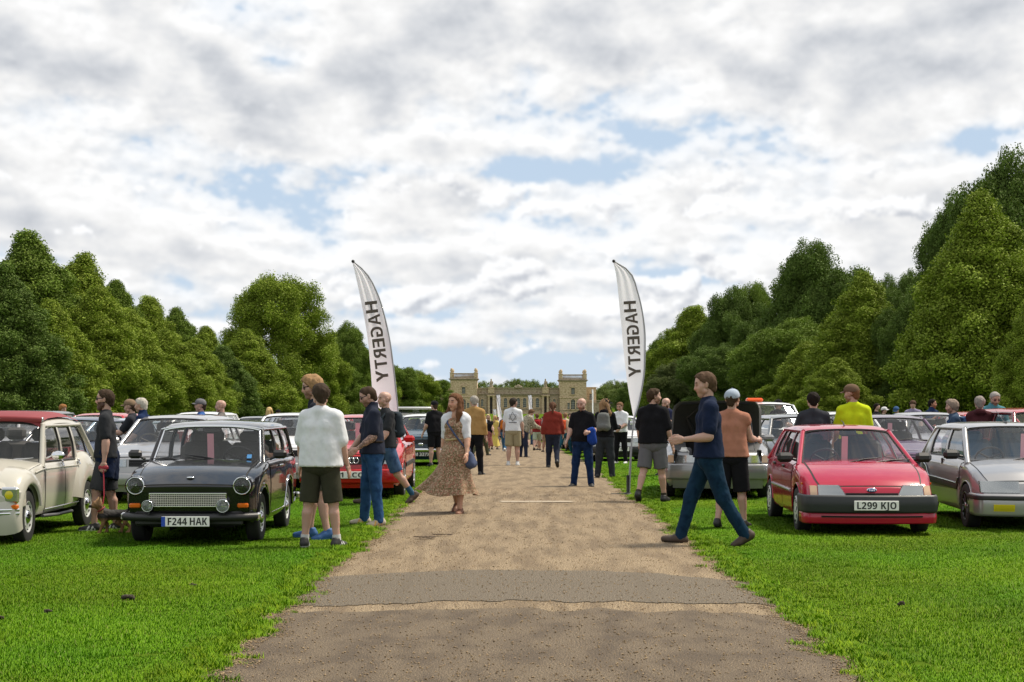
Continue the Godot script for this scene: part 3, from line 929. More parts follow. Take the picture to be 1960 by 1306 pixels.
class Shell:
	# the lower body of a car as a surface over (z, u): u runs 0 at the sill .. 9 at the centre line
	var zf: float
	var zr: float
	var W: float
	var wide: Array
	var low: Array
	var top: Array
	var crown: Array
	var arches: Array = []    # [z, y, radius]
	var bow_f := .08
	var bow_r := .05
	var rake_f: Array = []    # [y, dz]
	var rake_r: Array = []
	var tuck := .90
	var shoulder := .90
	var host
	func bottom(z: float) -> float:
		var y: float = host.along(low, z)
		for a in arches:
			var d := absf(z - a[0])
			if d < a[2]:
				y = maxf(y, a[1] + sqrt(a[2] * a[2] - d * d))
		return y
	func front_z(x: float, y: float) -> float:
		return zf + (host.along(rake_f, y) if rake_f.size() else 0.0) - bow_f * pow(absf(x) / W, 2.4)
	func rear_z(x: float, y: float) -> float:
		return zr - (host.along(rake_r, y) if rake_r.size() else 0.0) + bow_r * pow(absf(x) / W, 2.4)
	func at(z: float, u: float, side := 1.0, off := 0.0) -> Vector3:
		if off != 0.0:
			var p := at(z, u, side)
			var du := at(z, minf(u + .2, 9.0), side) - at(z, maxf(u - .2, 0.0), side)
			var dz := at(z + .02, u, side) - at(z - .02, u, side)
			var nn := du.cross(dz).normalized()
			if u > 8.7:
				if nn.y < 0: nn = -nn
			elif nn.x * side < 0 and absf(nn.x) > .05 or absf(nn.x) <= .05 and nn.y < 0:
				nn = -nn
			return p + nn * off
		var w: float = host.along(wide, z)
		var yb := bottom(z)
		var yt: float = host.along(top, z)
		var c: float = host.along(crown, z)
		var arch := clampf((yb - host.along(low, z)) / .08, 0.0, 1.0)
		var h := yt - yb
		var sh := w * shoulder
		var px := [lerpf(w * tuck, w * .985, arch), lerpf(w * lerpf(tuck, 1.0, .75), w * .99, arch), w * .997, w, w * .992, lerpf(w, sh, .28), sh, sh * .66, sh * .33, 0.0]
		var py := [yb, yb + minf(.08, h * .2), yb + h * .36, yb + h * .62, yb + h * .80, yt - minf(.035, h * .12), yt, yt + c * .6, yt + c * .9, yt + c]
		var i := mini(int(u), 8)
		var f := u - i
		var x: float = lerpf(px[i], px[i + 1], f)
		var y: float = lerpf(py[i], py[i + 1], f)
		var zz := z
		var kf := smoothstep(zf - .55, zf, z)
		if kf > 0.0:
			zz += kf * (front_z(x, y) - zf)
		var kr := smoothstep(zr + .55, zr, z)
		if kr > 0.0:
			zz += kr * (rear_z(x, y) - zr)
		return Vector3(x * side, y, zz)
	func stations() -> Array:
		var s := [zf, zf - .012, zf - .03, zf - .06, zf - .1, zr, zr + .012, zr + .03, zr + .06, zr + .1]
		var z := zr + .15
		while z < zf - .12:
			s.push_back(z)
			z += .085
		for a in arches:
			for k in [-1.002, -.999, -.97, -.9, -.78, -.6, -.4, -.2, 0.0, .2, .4, .6, .78, .9, .97, .999, 1.002]:
				var q: float = a[0] + a[2] * k
				if q < zf - .02 and q > zr + .02:
					s.push_back(q)
		s.sort()
		return s
	func body(open_from := 99.0) -> Geo:
		var g := Geo.new()
		var rows := []
		for z in stations():
			var row := PackedVector3Array()
			for k in 10:
				row.push_back(at(z, k, -1.0))
			for k in range(8, -1, -1):
				row.push_back(at(z, k, 1.0))
			rows.push_back(row)
		if open_from < 90.0:
			# leave the top open in front of the scuttle, where the bonnet has been lifted
			for side in [-1.0, 1.0]:
				var q := []
				for z in stations():
					var row := PackedVector3Array()
					for k in 8:
						row.push_back(at(z, k if z > open_from else k * 9.0 / 7.0, side) if z > open_from - .001 or true else Vector3.ZERO)
					q.push_back(row)
				g.grid(q)
		else:
			g.grid(rows)
		for e in 2:
			var z := zf if e == 0 else zr
			var q := []
			for k in 10:
				var p := at(z, k)
				var row := PackedVector3Array()
				for j in 13:
					var x := p.x * (j / 6.0 - 1.0)
					row.push_back(Vector3(x, p.y, front_z(x, p.y) if e == 0 else rear_z(x, p.y)))
				q.push_back(row)
			g.grid(q)
		return g
	func patch(z0: float, z1: float, u0: float, u1: float, side: float, off: float, nz := 14) -> Geo:
		var us := [u0]
		for k in range(int(u0) + 1, int(ceil(u1))):
			us.push_back(float(k))
		us.push_back(u1)
		var g := Geo.new()
		var rows := []
		for i in nz + 1:
			var z := lerpf(z0, z1, float(i) / nz)
			var row := PackedVector3Array()
			for u in us:
				row.push_back(at(z, u, side, off))
			rows.push_back(row)
		g.grid(rows)
		return g
	func lid(z0: float, z1: float, u0: float, off: float, nz := 14) -> Geo:   # a bonnet or boot lid, from one side over to the other
		var g := Geo.new()
		var rows := []
		for i in nz + 1:
			var z := lerpf(z0, z1, float(i) / nz)
			var row := PackedVector3Array()
			var us := [u0]
			for k in range(int(u0) + 1, 10):
				us.push_back(float(k))
			for u in us:
				row.push_back(at(z, u, -1.0, off))
			for k in range(us.size() - 2, -1, -1):
				row.push_back(at(z, us[k], 1.0, off))
			rows.push_back(row)
		g.grid(rows)
		return g
	func face_patch(x0: float, x1: float, y0: float, y1: float, off: float, front := true, nx := 8, ny := 3, dish := 0.0, slant := 0.0) -> Geo:
		# a raised pad on the nose (or tail) between two x and two heights, with its rim; cut slants the inner end
		var g := Geo.new()
		var rows := []
		var back := []
		for j in ny + 1:
			var y := lerpf(y0, y1, float(j) / ny)
			var row := PackedVector3Array()
			var brow := PackedVector3Array()
			for i in nx + 1:
				var x := lerpf(x0 + slant * j / ny, x1, float(i) / nx)
				var hollow := dish * (i % 2)
				var z := front_z(x, y) + off - hollow if front else rear_z(x, y) - off
				var zb := front_z(x, y) - .05 if front else rear_z(x, y) + .05
				row.push_back(Vector3(x, y, z))
				brow.push_back(Vector3(x, y, zb))
			rows.push_back(row); back.push_back(brow)
		g.grid(rows)
		for e in [0, ny]:
			g.grid([rows[e], back[e]])
		for e in [0, nx]:
			var a := PackedVector3Array()
			var b := PackedVector3Array()
			for j in ny + 1:
				a.push_back(rows[j][e]); b.push_back(back[j][e])
			g.grid([a, b])
		return g

func paint(key: String, c: Color, rough := .28, metal := 0.0) -> StandardMaterial3D:
	return mat("paint_" + key, c, rough, metal, {"clearcoat_enabled": true, "clearcoat": .85, "clearcoat_roughness": .03, "metallic_specular": .28})

func car_mats() -> Dictionary:
	return {"chrome": mat("chrome", Color(.72, .73, .75), .12, 1.0), "black": mat("black_plastic", Color(.018, .018, .020), .45), "rubber": mat("rubber", Color(.012, .012, .013), .8), "dark": mat("dark_void", Color(.006, .006, .007), .9),
		"glass": mat("car_glass", Color(.04, .05, .045, .07), .02, 0.0, {"transparency": BaseMaterial3D.TRANSPARENCY_ALPHA}), "lens": mat("lens", Color(.40, .42, .42), .14, .9), "lens_glass": mat("lens_glass", Color(.10, .11, .11, .06), .03, 0.0, {"transparency": BaseMaterial3D.TRANSPARENCY_ALPHA}),
		"amber": mat("amber_lens", Color(.62, .13, .012), .12), "red": mat("red_lens", Color(.42, .012, .010), .12), "yellow": mat("yellow_lens", Color(.62, .52, .02), .12), "alloy": mat("alloy", Color(.55, .56, .57), .28, .85), "grey": mat("grey_plastic", Color(.09, .09, .095), .5),
		"plate": mat("plate_white", Color(.80, .80, .76), .4), "plate_yellow": mat("plate_yellow", Color(.80, .55, .05), .4), "ink": mat("plate_ink", Color(.012, .012, .014), .5), "seat": mat("seat_cloth", Color(.075, .073, .070), .9), "silver_wheel": mat("silver_wheel", Color(.60, .61, .60), .35, .3), "gap": mat("panel_gap", Color(.006, .006, .006), .7)}

var wheel_cache := {}
func wheel_mesh(style: String, r: float, w: float) -> Array:   # tyre, rim, dark back, hub; axle along x, outer face towards +x
	var key := "%s %.3f %.3f" % [style, r, w]
	if wheel_cache.has(key):
		return wheel_cache[key]
	var rr := r * (.60 if style in ["steel", "whitewall_disc", "trabant"] else .64)
	if style == "alloy_big":
		rr = r * .70
	var ty := Geo.new()
	ty.lathe([[rr - .01, -w * .46], [rr + .01, -w * .5], [r * .93, -w * .5], [r * .985, -w * .40], [r, -w * .25], [r, w * .25], [r * .985, w * .40], [r * .93, w * .5], [rr + .015, w * .5], [rr - .005, w * .42]], 32, Vector3.RIGHT)
	var rim := Geo.new()
	var holes := Geo.new()
	var hub := Geo.new()
	if style in ["steel", "whitewall_disc", "trabant"]:
		rim.lathe([[rr, w * .44], [rr * .96, w * .47], [rr * .88, w * .34], [rr * .80, w * .33], [rr * .62, w * .40], [rr * .40, w * .36], [0.001, w * .36]], 32, Vector3.RIGHT)
		for k in 8:
			var a := TAU * k / 8
			holes.box(Vector3(w * .36, cos(a) * rr * .80, sin(a) * rr * .80), Vector3(.02, .012, rr * .18), .003, Basis(Vector3.RIGHT, a))
		hub.lathe([[rr * .44, w * .36], [rr * .43, w * .44], [rr * .30, w * .56], [rr * .12, w * .60], [.001, w * .605]], 24, Vector3.RIGHT)
	elif style == "cap":      # plastic trim with slots round the edge
		rim.lathe([[rr, w * .44], [rr * .98, w * .50], [rr * .90, w * .53], [rr * .60, w * .55], [rr * .25, w * .50], [.001, w * .50]], 32, Vector3.RIGHT)
		for k in 9:
			var a := TAU * k / 9
			holes.box(Vector3(w * .52, cos(a) * rr * .80, sin(a) * rr * .80), Vector3(.02, .022, rr * .30), .006, Basis(Vector3.RIGHT, a))
		hub.lathe([[rr * .20, w * .50], [rr * .18, w * .54], [.001, w * .55]], 16, Vector3.RIGHT)
	else:                     # spoked alloy
		rim.lathe([[rr, w * .44], [rr * .98, w * .50], [rr * .90, w * .48], [rr * .86, w * .1]], 32, Vector3.RIGHT)
		holes.lathe([[rr * .9, w * .08], [.001, w * .08]], 24, Vector3.RIGHT)
		var n := 5 if style != "alloy_many" else 12
		for k in n:
			var a := TAU * k / n
			rim.tube([Vector3(w * .38, cos(a) * rr * .16, sin(a) * rr * .16), Vector3(w * .40, cos(a) * rr * .6, sin(a) * rr * .6), Vector3(w * .42, cos(a) * rr * .92, sin(a) * rr * .92)], [rr * (.12 if n == 5 else .06), rr * (.11 if n == 5 else .05), rr * (.15 if n == 5 else .07)], 8)
		hub.lathe([[rr * .24, w * .3], [rr * .22, w * .46], [.001, w * .47]], 16, Vector3.RIGHT)
	wheel_cache[key] = [ty.mesh(), rim.mesh(), holes.mesh(), hub.mesh()]
	return wheel_cache[key]

func add_wheels(car: Node3D, M: Dictionary, style: String, r: float, w: float, track: float, zs: Array, rim_m: Material, hub_m: Material, steer := 0.0) -> void:
	var ms := wheel_mesh(style, r, w)
	for i in zs.size():
		for s in [-1.0, 1.0]:
			var b := Basis() if s > 0 else Basis(Vector3.UP, PI)
			if i == 0:
				b = Basis(Vector3.UP, steer) * b
			var at := Transform3D(b, Vector3(s * (track / 2), r, zs[i]))
			var wh := Node3D.new()
			wh.name = "wheel"
			car.add_child(wh, true)
			wh.transform = at
			piece("tyre", ms[0], M.rubber, wh)
			piece("rim", ms[1], rim_m, wh)
			if car.has_meta("_rough"):
				continue
			piece("slot", ms[2], M.dark, wh)
			piece("hub_cap", ms[3], hub_m, wh)

func plate_on(car: Node3D, M: Dictionary, text: String, at: Vector3, w := .52, h := .11, tilt := 0.0, yellow := false, band := false, dark := false) -> void:
	var g := Geo.new()
	g.box(Vector3.ZERO, Vector3(w, h, .012), .004)
	var p := part("number_plate", g, M.black if dark else (M.plate_yellow if yellow else M.plate), car)
	p.transform = Transform3D(Basis(Vector3.RIGHT, tilt), at)
	if band:
		g = Geo.new()
		g.box(Vector3(-w / 2 + .022, 0, .0075), Vector3(.042, h * .96, .004))
		part("blue_band", g, mat("plate_blue", Color(.01, .06, .42), .4), p)
	if text:
		var t := lettering(text, h * .72, p, M.plate if dark else M.ink, Transform3D(Basis(), Vector3(.02 if band else 0.0, 0, .0075)), "Droid Sans", true, .002)
		var aabb := t.mesh.get_aabb()
		var want := w * (.82 if band else .88)
		if aabb.size.x > .01:
			var k := minf(want / aabb.size.x, 1.3)
			t.scale = Vector3(k, 1, 1)

func round_lamp(car: Node3D, M: Dictionary, at: Vector3, r: float, rim_m: Material, called := "headlight", tilt := 0.0, lens: Material = null) -> void:
	var g := Geo.new()
	g.xf = Transform3D(Basis(Vector3.RIGHT, tilt), at)
	g.lathe([[r * 1.02, -.10], [r * 1.10, -.02], [r * 1.13, .015], [r * 1.06, .035], [r * .97, .028]], 28, Vector3.BACK)
	var o := part(called, g, rim_m, car)
	g = Geo.new()
	g.xf = Transform3D(Basis(Vector3.RIGHT, tilt), at)
	g.lathe([[r * .99, .022], [r * .7, -.03], [r * .3, -.055], [.001, -.06]], 28, Vector3.BACK)
	g.ball(Vector3(0, 0, -.03), Vector3(r * .16, r * .16, .03))
	part("reflector", g, mat("reflector", Color(.55, .58, .55), .22, .9), o)
	g = Geo.new()
	g.xf = Transform3D(Basis(Vector3.RIGHT, tilt), at)
	g.lathe([[r * .985, .024], [r * .8, .040], [r * .45, .054], [.001, .060]], 28, Vector3.BACK)
	part("lens", g, lens if lens else M.lens_glass, o)

# the cabin above the belt line: roof, pillars, panes, seats.  C holds its numbers
func cabin(car: Node3D, M: Dictionary, S: Shell, C: Dictionary, body: Material, roof_m: Material, rough_detail := false) -> void:
	var wb: float = C.wb          # half width at the belt and at the roof edge
	var wr: float = C.wr
	var ya: float = C.ya          # belt height in front and behind
	var yd: float = C.get("yd", ya)
	var yr: float = C.yr
	var ye: float = yr - C.get("edge", .085)
	var A: float = C.za
	var B: float = C.zb
	var Cc: float = C.zc
	var D: float = C.zd
	var bow_a: float = C.get("bow", .10)
	var pr: float = C.get("pillar", .030)
	var side_pt := func(zb: float, zt: float, v: float, s: float, off: float) -> Vector3:
		var y := lerpf(lerpf(ya, yd, clampf((A - zb) / maxf(A - D, .01), 0, 1)), ye, v)
		var x := lerpf(wb, wr, v) + .020 * sin(PI * v)
		return Vector3(s * (x + off), y, lerpf(zb, zt, v))
	var screen := func(x: float, v: float, zb: float, zt: float, yb: float, bow: float) -> Vector3:
		var w := lerpf(wb, wr, v)
		var drop: float = -.055 * pow(absf(x), 3.0) * v
		return Vector3(x * w, lerpf(yb, yr - .035, v) + drop + (-.02 * pow(x, 2) * (1.0 - v)), lerpf(zb, zt, v) + bow * (1.0 - pow(absf(x), 2.2)))
	# roof
	var g := Geo.new()
	var rows := []
	var prof := [[-1, -.085], [-.965, -.052], [-.88, -.028], [-.65, -.012], [-.33, -.003], [0, 0], [.33, -.003], [.65, -.012], [.88, -.028], [.965, -.052], [1, -.085]]
	var rz := [B + .015, B - .03, B - .10, B - .22]
	for k in range(1, 6):
		rz.push_back(lerpf(B - .22, Cc + .2, k / 5.0))
	rz.append_array([Cc + .10, Cc + .04, Cc - .012])
	for z in rz:
		var row := PackedVector3Array()
		var drop := .038 * pow(clampf((z - (B - .25)) / .25, 0, 1), 2) + .038 * pow(clampf(((Cc + .25) - z) / .25, 0, 1), 2)
		for p in prof:
			var bz: float = (bow_a * .55 if z > B - .3 else 0.0) * (1.0 - p[0] * p[0]) * clampf((z - (B - .3)) / .3, 0, 1) - C.get("bow_r", .04) * (1.0 - p[0] * p[0]) * clampf((Cc + .3 - z) / .3, 0, 1)
			row.push_back(Vector3(p[0] * (wr + .012), yr + p[1] * C.get("edge", .085) / .085 - drop + C.get("arc", .015) * sin(PI * clampf((B - z) / (B - Cc), 0, 1)), z + bz))
		rows.push_back(row)
	g.grid(rows)
	var under := []
	for row in rows:
		var u := PackedVector3Array()
		for p in row:
			u.push_back(p + Vector3(0, -.03, 0))
		under.push_back(u)
	g.grid(under)
	part("roof", g, roof_m, car)
	# windscreen and rear window
	for e in 2:
		if e == 1 and C.get("no_rear", false):
			continue
		g = Geo.new()
		rows = []
		for j in 7:
			var v := lerpf(.02, .97, j / 6.0)
			var row := PackedVector3Array()
			for i in 13:
				var x := (i / 6.0 - 1.0) * .955
				row.push_back(screen.call(x, v, A, B, ya, bow_a) if e == 0 else screen.call(x, v, D, Cc, yd, -C.get("bow_r", .04)))
			rows.push_back(row)
		g.grid(rows)
		var glass := part("windscreen" if e == 0 else "rear_window", g, M.glass, car)
		if not rough_detail:
			# black rubber round the glass
			var path := []
			for k in 13:
				var x := k / 6.0 - 1.0
				path.push_back((screen.call(x * .955, .03, A, B, ya, bow_a) if e == 0 else screen.call(x * .955, .03, D, Cc, yd, -C.get("bow_r", .04))))
			for k in range(1, 6):
				path.push_back(screen.call(.955, .03 + .94 * k / 6.0, A, B, ya, bow_a) if e == 0 else screen.call(.955, .03 + .94 * k / 6.0, D, Cc, yd, -C.get("bow_r", .04)))
			for k in 13:
				var x := 1.0 - k / 6.0
				path.push_back((screen.call(x * .955, .965, A, B, ya, bow_a) if e == 0 else screen.call(x * .955, .965, D, Cc, yd, -C.get("bow_r", .04))))
			for k in range(5, 0, -1):
				path.push_back(screen.call(-.955, .03 + .94 * k / 6.0, A, B, ya, bow_a) if e == 0 else screen.call(-.955, .03 + .94 * k / 6.0, D, Cc, yd, -C.get("bow_r", .04)))
			path.push_back(path[0])
			g = Geo.new()
			g.tube(path, [C.get("seal", .012)], 6, false)
			part("seal", g, C.get("seal_m", M.rubber), glass)
	# pillars at the ends, tapered bars that follow the edges of the screens
	for s in [-1.0, 1.0]:
		for e in 2:
			var path := []
			for j in 8:
				var v := j / 7.0
				path.push_back(screen.call(s * 1.0, v, A, B, ya, bow_a) if e == 0 else screen.call(s * 1.0, v, D, Cc, yd, -C.get("bow_r", .04)))
			path.insert(0, path[0] + (path[0] - path[1]) * .5)
			g = Geo.new()
			g.tube(path, [pr * 1.25, pr * 1.15, pr], 8)
			part("windscreen_pillar" if e == 0 else "rear_pillar", g, body, car)
		# roof rail
		g = Geo.new()
		var rail := []
		for k in 7:
			rail.push_back(side_pt.call(0.0, lerpf(B + .01, Cc - .01, k / 6.0), 1.0, s, -.004))
		g.tube(rail, [pr * .8], 8)
		part("roof_rail", g, body, car)
		# panes between the pillars: [belt z front, roof z front, belt z rear, roof z rear]
		for q in C.panes:
			g = Geo.new()
			rows = []
			for j in 5:
				var v := lerpf(.03, .955, j / 4.0)
				var row := PackedVector3Array()
				for i in 5:
					var t := i / 4.0
					row.push_back(side_pt.call(lerpf(q[0], q[2], t), lerpf(q[1], q[3], t), v, s, -.012))
				rows.push_back(row)
			g.grid(rows)
			var pane := part("side_window", g, M.glass, car)
			if not rough_detail:
				g = Geo.new()
				var rim := []
				for w in [[0, .03], [.5, .03], [1, .03], [1, .5], [1, .955], [.5, .955], [0, .955], [0, .5], [0, .03]]:
					rim.push_back(side_pt.call(lerpf(q[0], q[2], w[0]), lerpf(q[1], q[3], w[0]), w[1], s, -.006))
				g.tube(rim, [C.get("seal", .012) * .9], 6, false)
				part("frame", g, C.get("frame_m", M.black), pane)
		# upright posts and solid panels: [belt z front, roof z front, belt z rear, roof z rear]
		for q in C.posts:
			g = Geo.new()
			rows = []
			for j in 6:
				var v := lerpf(-.04, 1.0, j / 5.0)
				var row := PackedVector3Array()
				for i in 4:
					var t := i / 3.0
					row.push_back(side_pt.call(lerpf(q[0], q[2], t), lerpf(q[1], q[3], t), v, s, .004))
				for i in 4:
					var t := 1.0 - i / 3.0
					row.push_back(side_pt.call(lerpf(q[0], q[2], t), lerpf(q[1], q[3], t), v, s, -.035))
				rows.push_back(row)
			g.grid(rows, true)
			part("door_pillar", g, C.get("post_m", body), car)
	# inside
	var floor_y: float = C.get("floor", .32)
	g = Geo.new()
	g.box(Vector3(0, floor_y, (A + D) / 2), Vector3(wb * 1.75, .04, A - D + .1))
	part("cabin_floor", g, M.dark, car)
	g = Geo.new()
	g.box(Vector3(0, ya - .08, A - .12), Vector3(wb * 1.78, .16, .34), .05)
	part("dashboard", g, M.black, car)
	var seat_z: float = C.get("seat_z", lerpf(A, D, .42))
	var rows_z := [seat_z, seat_z - .85] if D < seat_z - 1.0 else [seat_z]
	for z in rows_z:
		for s in [-1.0, 1.0]:
			g = Geo.new()
			g.box(Vector3(s * wb * .46, floor_y + .2, z + .18), Vector3(.5, .16, .5), .06)
			g.box(Vector3(s * wb * .46, floor_y + .50, z - .10), Vector3(.48, .58, .14), .06, Basis(Vector3.RIGHT, -.22))
			g.box(Vector3(s * wb * .46, minf(floor_y + .88, yr - .2), z - .19), Vector3(.26, .16, .09), .04, Basis(Vector3.RIGHT, -.15))
			part("seat", g, C.get("seat_m", M.seat), car)
	g = Geo.new()
	var sx: float = C.get("wheel_side", -1.0) * wb * .46
	g.xf = Transform3D(Basis(Vector3.RIGHT, -.95), Vector3(sx, ya + .02, A - .42))
	g.ring(Vector3.ZERO, .18, .014, Vector3.UP, 24)
	for k in 3:
		g.tube([Vector3.ZERO, Vector3(cos(k * 2.09 + .5) * .18, 0, sin(k * 2.09 + .5) * .18)], [.014], 5)
	part("steering_wheel", g, M.black, car)
	if C.get("tag", false):
		g = Geo.new()      # pink entry ticket that hangs from the mirror
		var p: Vector3 = screen.call(C.get("tag_x", -.05), .80, A, B, ya, bow_a) + Vector3(0, -.20, -.09)
		g.box(p, Vector3(.078, .37, .004), 0.0, Basis(Vector3.RIGHT, .12))
		part("ticket", g, mat("pink_card", Color(.60, .27, .32), .7), car)
		g = Geo.new()
		g.box(screen.call(0.0, .86, A, B, ya, bow_a) + Vector3(0, 0, -.08), Vector3(.22, .065, .03), .02)
		part("rear_view_mirror", g, M.black, car)
	# wipers
	for w in (C.get("wipers", []) if not rough_detail else []):
		g = Geo.new()
		var a: Vector3 = screen.call(w[0], .0, A, B, ya, bow_a) + Vector3(0, .015, .03)
		var b: Vector3 = screen.call(w[1], w[2], A, B, ya, bow_a) + Vector3(0, .012, .022)
		g.tube([a, a.lerp(b, .55) + Vector3(0, .012, .012), b], [.008, .007, .005], 5)
		g.tube([a.lerp(b, .28) + Vector3(0, -.004, .014), b + (b - a) * .12], [.007, .005], 4)
		part("wiper", g, C.get("wiper_m", M.black), car)

func mirror_on(car: Node3D, at: Vector3, size: Vector3, m: Material, glass: Material, arm: Vector3, side: float) -> void:
	var g := Geo.new()
	g.tube([at, at + arm * .6, at + arm], [.018, .016, .02], 6)
	g.box(at + arm, size, minf(size.x, size.y) * .32)
	var o := part("wing_mirror", g, m, car)
	g = Geo.new()
	g.box(at + arm + Vector3(0, 0, -size.z * .5 - .002), Vector3(size.x * .84, size.y * .8, .004))
	part("mirror_glass", g, glass, o)

func shut(car: Node3D, S: Shell, called: String, z0: float, z1: float, u0: float, u1: float, side: float, M: Dictionary, body: Material) -> MeshInstance3D:
	# a door: its dark gap, then its skin standing a little proud
	var d := part(called, S.patch(z0, z1, u0, u1, side, .006), body, car)
	part("gap", S.patch(z0 - .008, z1 + .008, maxf(u0 - .03, 0), u1, side, .003), M.gap, d)
	return d

func arch_liners(car: Node3D, S: Shell, M: Dictionary, lip: Material) -> void:
	for a in S.arches:
		for s in [-1.0, 1.0]:
			var g := Geo.new()
			var rows := []
			for k in 13:
				var t := PI * (k / 12.0) 
				var z: float = a[0] + cos(t) * a[2] * .985
				var y: float = a[1] + sin(t) * a[2] * .985
				rows.push_back(PackedVector3Array([Vector3(s * S.W * .985, y, z), Vector3(s * S.W * .35, y, z)]))
			g.grid(rows)
			var pts := PackedVector3Array()
			for k in 13:
				var t := PI * (k / 12.0)
				pts.push_back(Vector3(s * S.W * .35, a[1] + sin(t) * a[2], a[0] + cos(t) * a[2]))
			pts.push_back(Vector3(s * S.W * .35, .15, a[0] - a[2])); pts.push_back(Vector3(s * S.W * .35, .15, a[0] + a[2]))
			g.fan(pts, Vector3(s * S.W * .35, a[1], a[0]), Vector3(s, 0, 0))
			part("wheel_arch_liner", g, M.dark, car)
			g = Geo.new()
			var path := []
			for k in 17:
				var t := PI * (.02 + .96 * k / 16.0)
				var z: float = a[0] + cos(t) * a[2]
				if z < S.zf - .02 and z > S.zr + .02:
					path.push_back(S.at(z, 0.0, s) + Vector3(s * .004, 0, 0))
			if path.size() > 2:
				g.tube(path, [.010], 6)
				part("wheel_arch", g, lip, car)
	var f := Geo.new()
	f.box(Vector3(0, .26, (S.zf + S.zr) / 2), Vector3(S.W * 1.25, .12, S.zf - S.zr - .35))
	part("underbody", f, M.dark, car)

func wrap_bumper(S: Shell, y0: float, y1: float, out: float, back := .42, nub := .0) -> Geo:
	# a bumper moulding that runs round the front corners on to the flanks, with rounded edges
	var g := Geo.new()
	var rows := []
	var h := y1 - y0
	for q in [[0.0, -.030], [.04, -.008], [.14, 0.0], [.40, nub * .5], [.55, nub], [.68, nub * .4], [.88, 0.0], [.96, -.010], [1.0, -.034]]:
		var y: float = y0 + h * q[0]
		var row := PackedVector3Array()
		for k in 45:
			var t := k / 22.0 - 1.0
			var a := clampf(absf(t) / .80, 0.0, 1.0)
			var over := maxf(absf(t) - .80, 0.0) / .20
			var o: float = out + q[1]
			var xw := S.W * .985
			var x := xw * a
			# the corner is a quarter round of 12 cm
			var z := S.front_z(minf(x, xw), (y0 + y1) * .5) + o
			var rr := .12
			if x > xw - rr:
				var e := (x - (xw - rr)) / rr
				z = S.front_z(xw - rr, (y0 + y1) * .5) + o - rr * (1.0 - sqrt(maxf(1.0 - e * e, 0.0)))
			if over > 0.0:
				z -= over * (back - rr)
			row.push_back(Vector3(signf(t) * (x + (o - .02) * smoothstep(xw - rr, xw, x) * .5), y, z))
		rows.push_back(row)
	g.grid(rows)
	return g


func new_shell(spec: Dictionary) -> Shell:
	var S := Shell.new()
	S.host = self
	var base: float = spec.base
	S.zf = base / 2 + spec.fo
	S.zr = -base / 2 - spec.ro
	S.W = spec.W
	var W: float = spec.W
	S.wide = spec.get("wide", [[S.zr, W * .90], [S.zr + .04, W * .945], [S.zr + .25, W * .98], [S.zr + .8, W], [S.zf - .8, W], [S.zf - .25, W * .97], [S.zf - .04, W * .925], [S.zf, W * .89]])
	S.low = spec.get("low", [[S.zr, .36], [S.zr + .3, .24], [-base / 2, .21], [base / 2, .21], [S.zf - .2, .22], [S.zf, .26]])
	S.top = spec.top
	S.crown = spec.get("crown", [[S.zr, .02], [spec.za - .2, .03], [spec.za + .3, .05], [S.zf - .15, .035], [S.zf, .015]])
	S.arches = [[base / 2, spec.wr, spec.wr * spec.get("arch", 1.17)], [-base / 2, spec.wr, spec.wr * spec.get("arch_rear", spec.get("arch", 1.17))]]
	S.bow_f = spec.get("bow_f", .10)
	S.bow_r = spec.get("bow_r", .08)
	S.rake_f = spec.get("rake_f", [])
	S.rake_r = spec.get("rake_r", [])
	S.tuck = spec.get("tuck", .93)
	S.shoulder = spec.get("shoulder", .90)
	return S

func place(o: Node3D, x: float, z: float, turn: float) -> void:
	o.position = Vector3(x, ground_y(z), z)
	o.rotation.y = turn

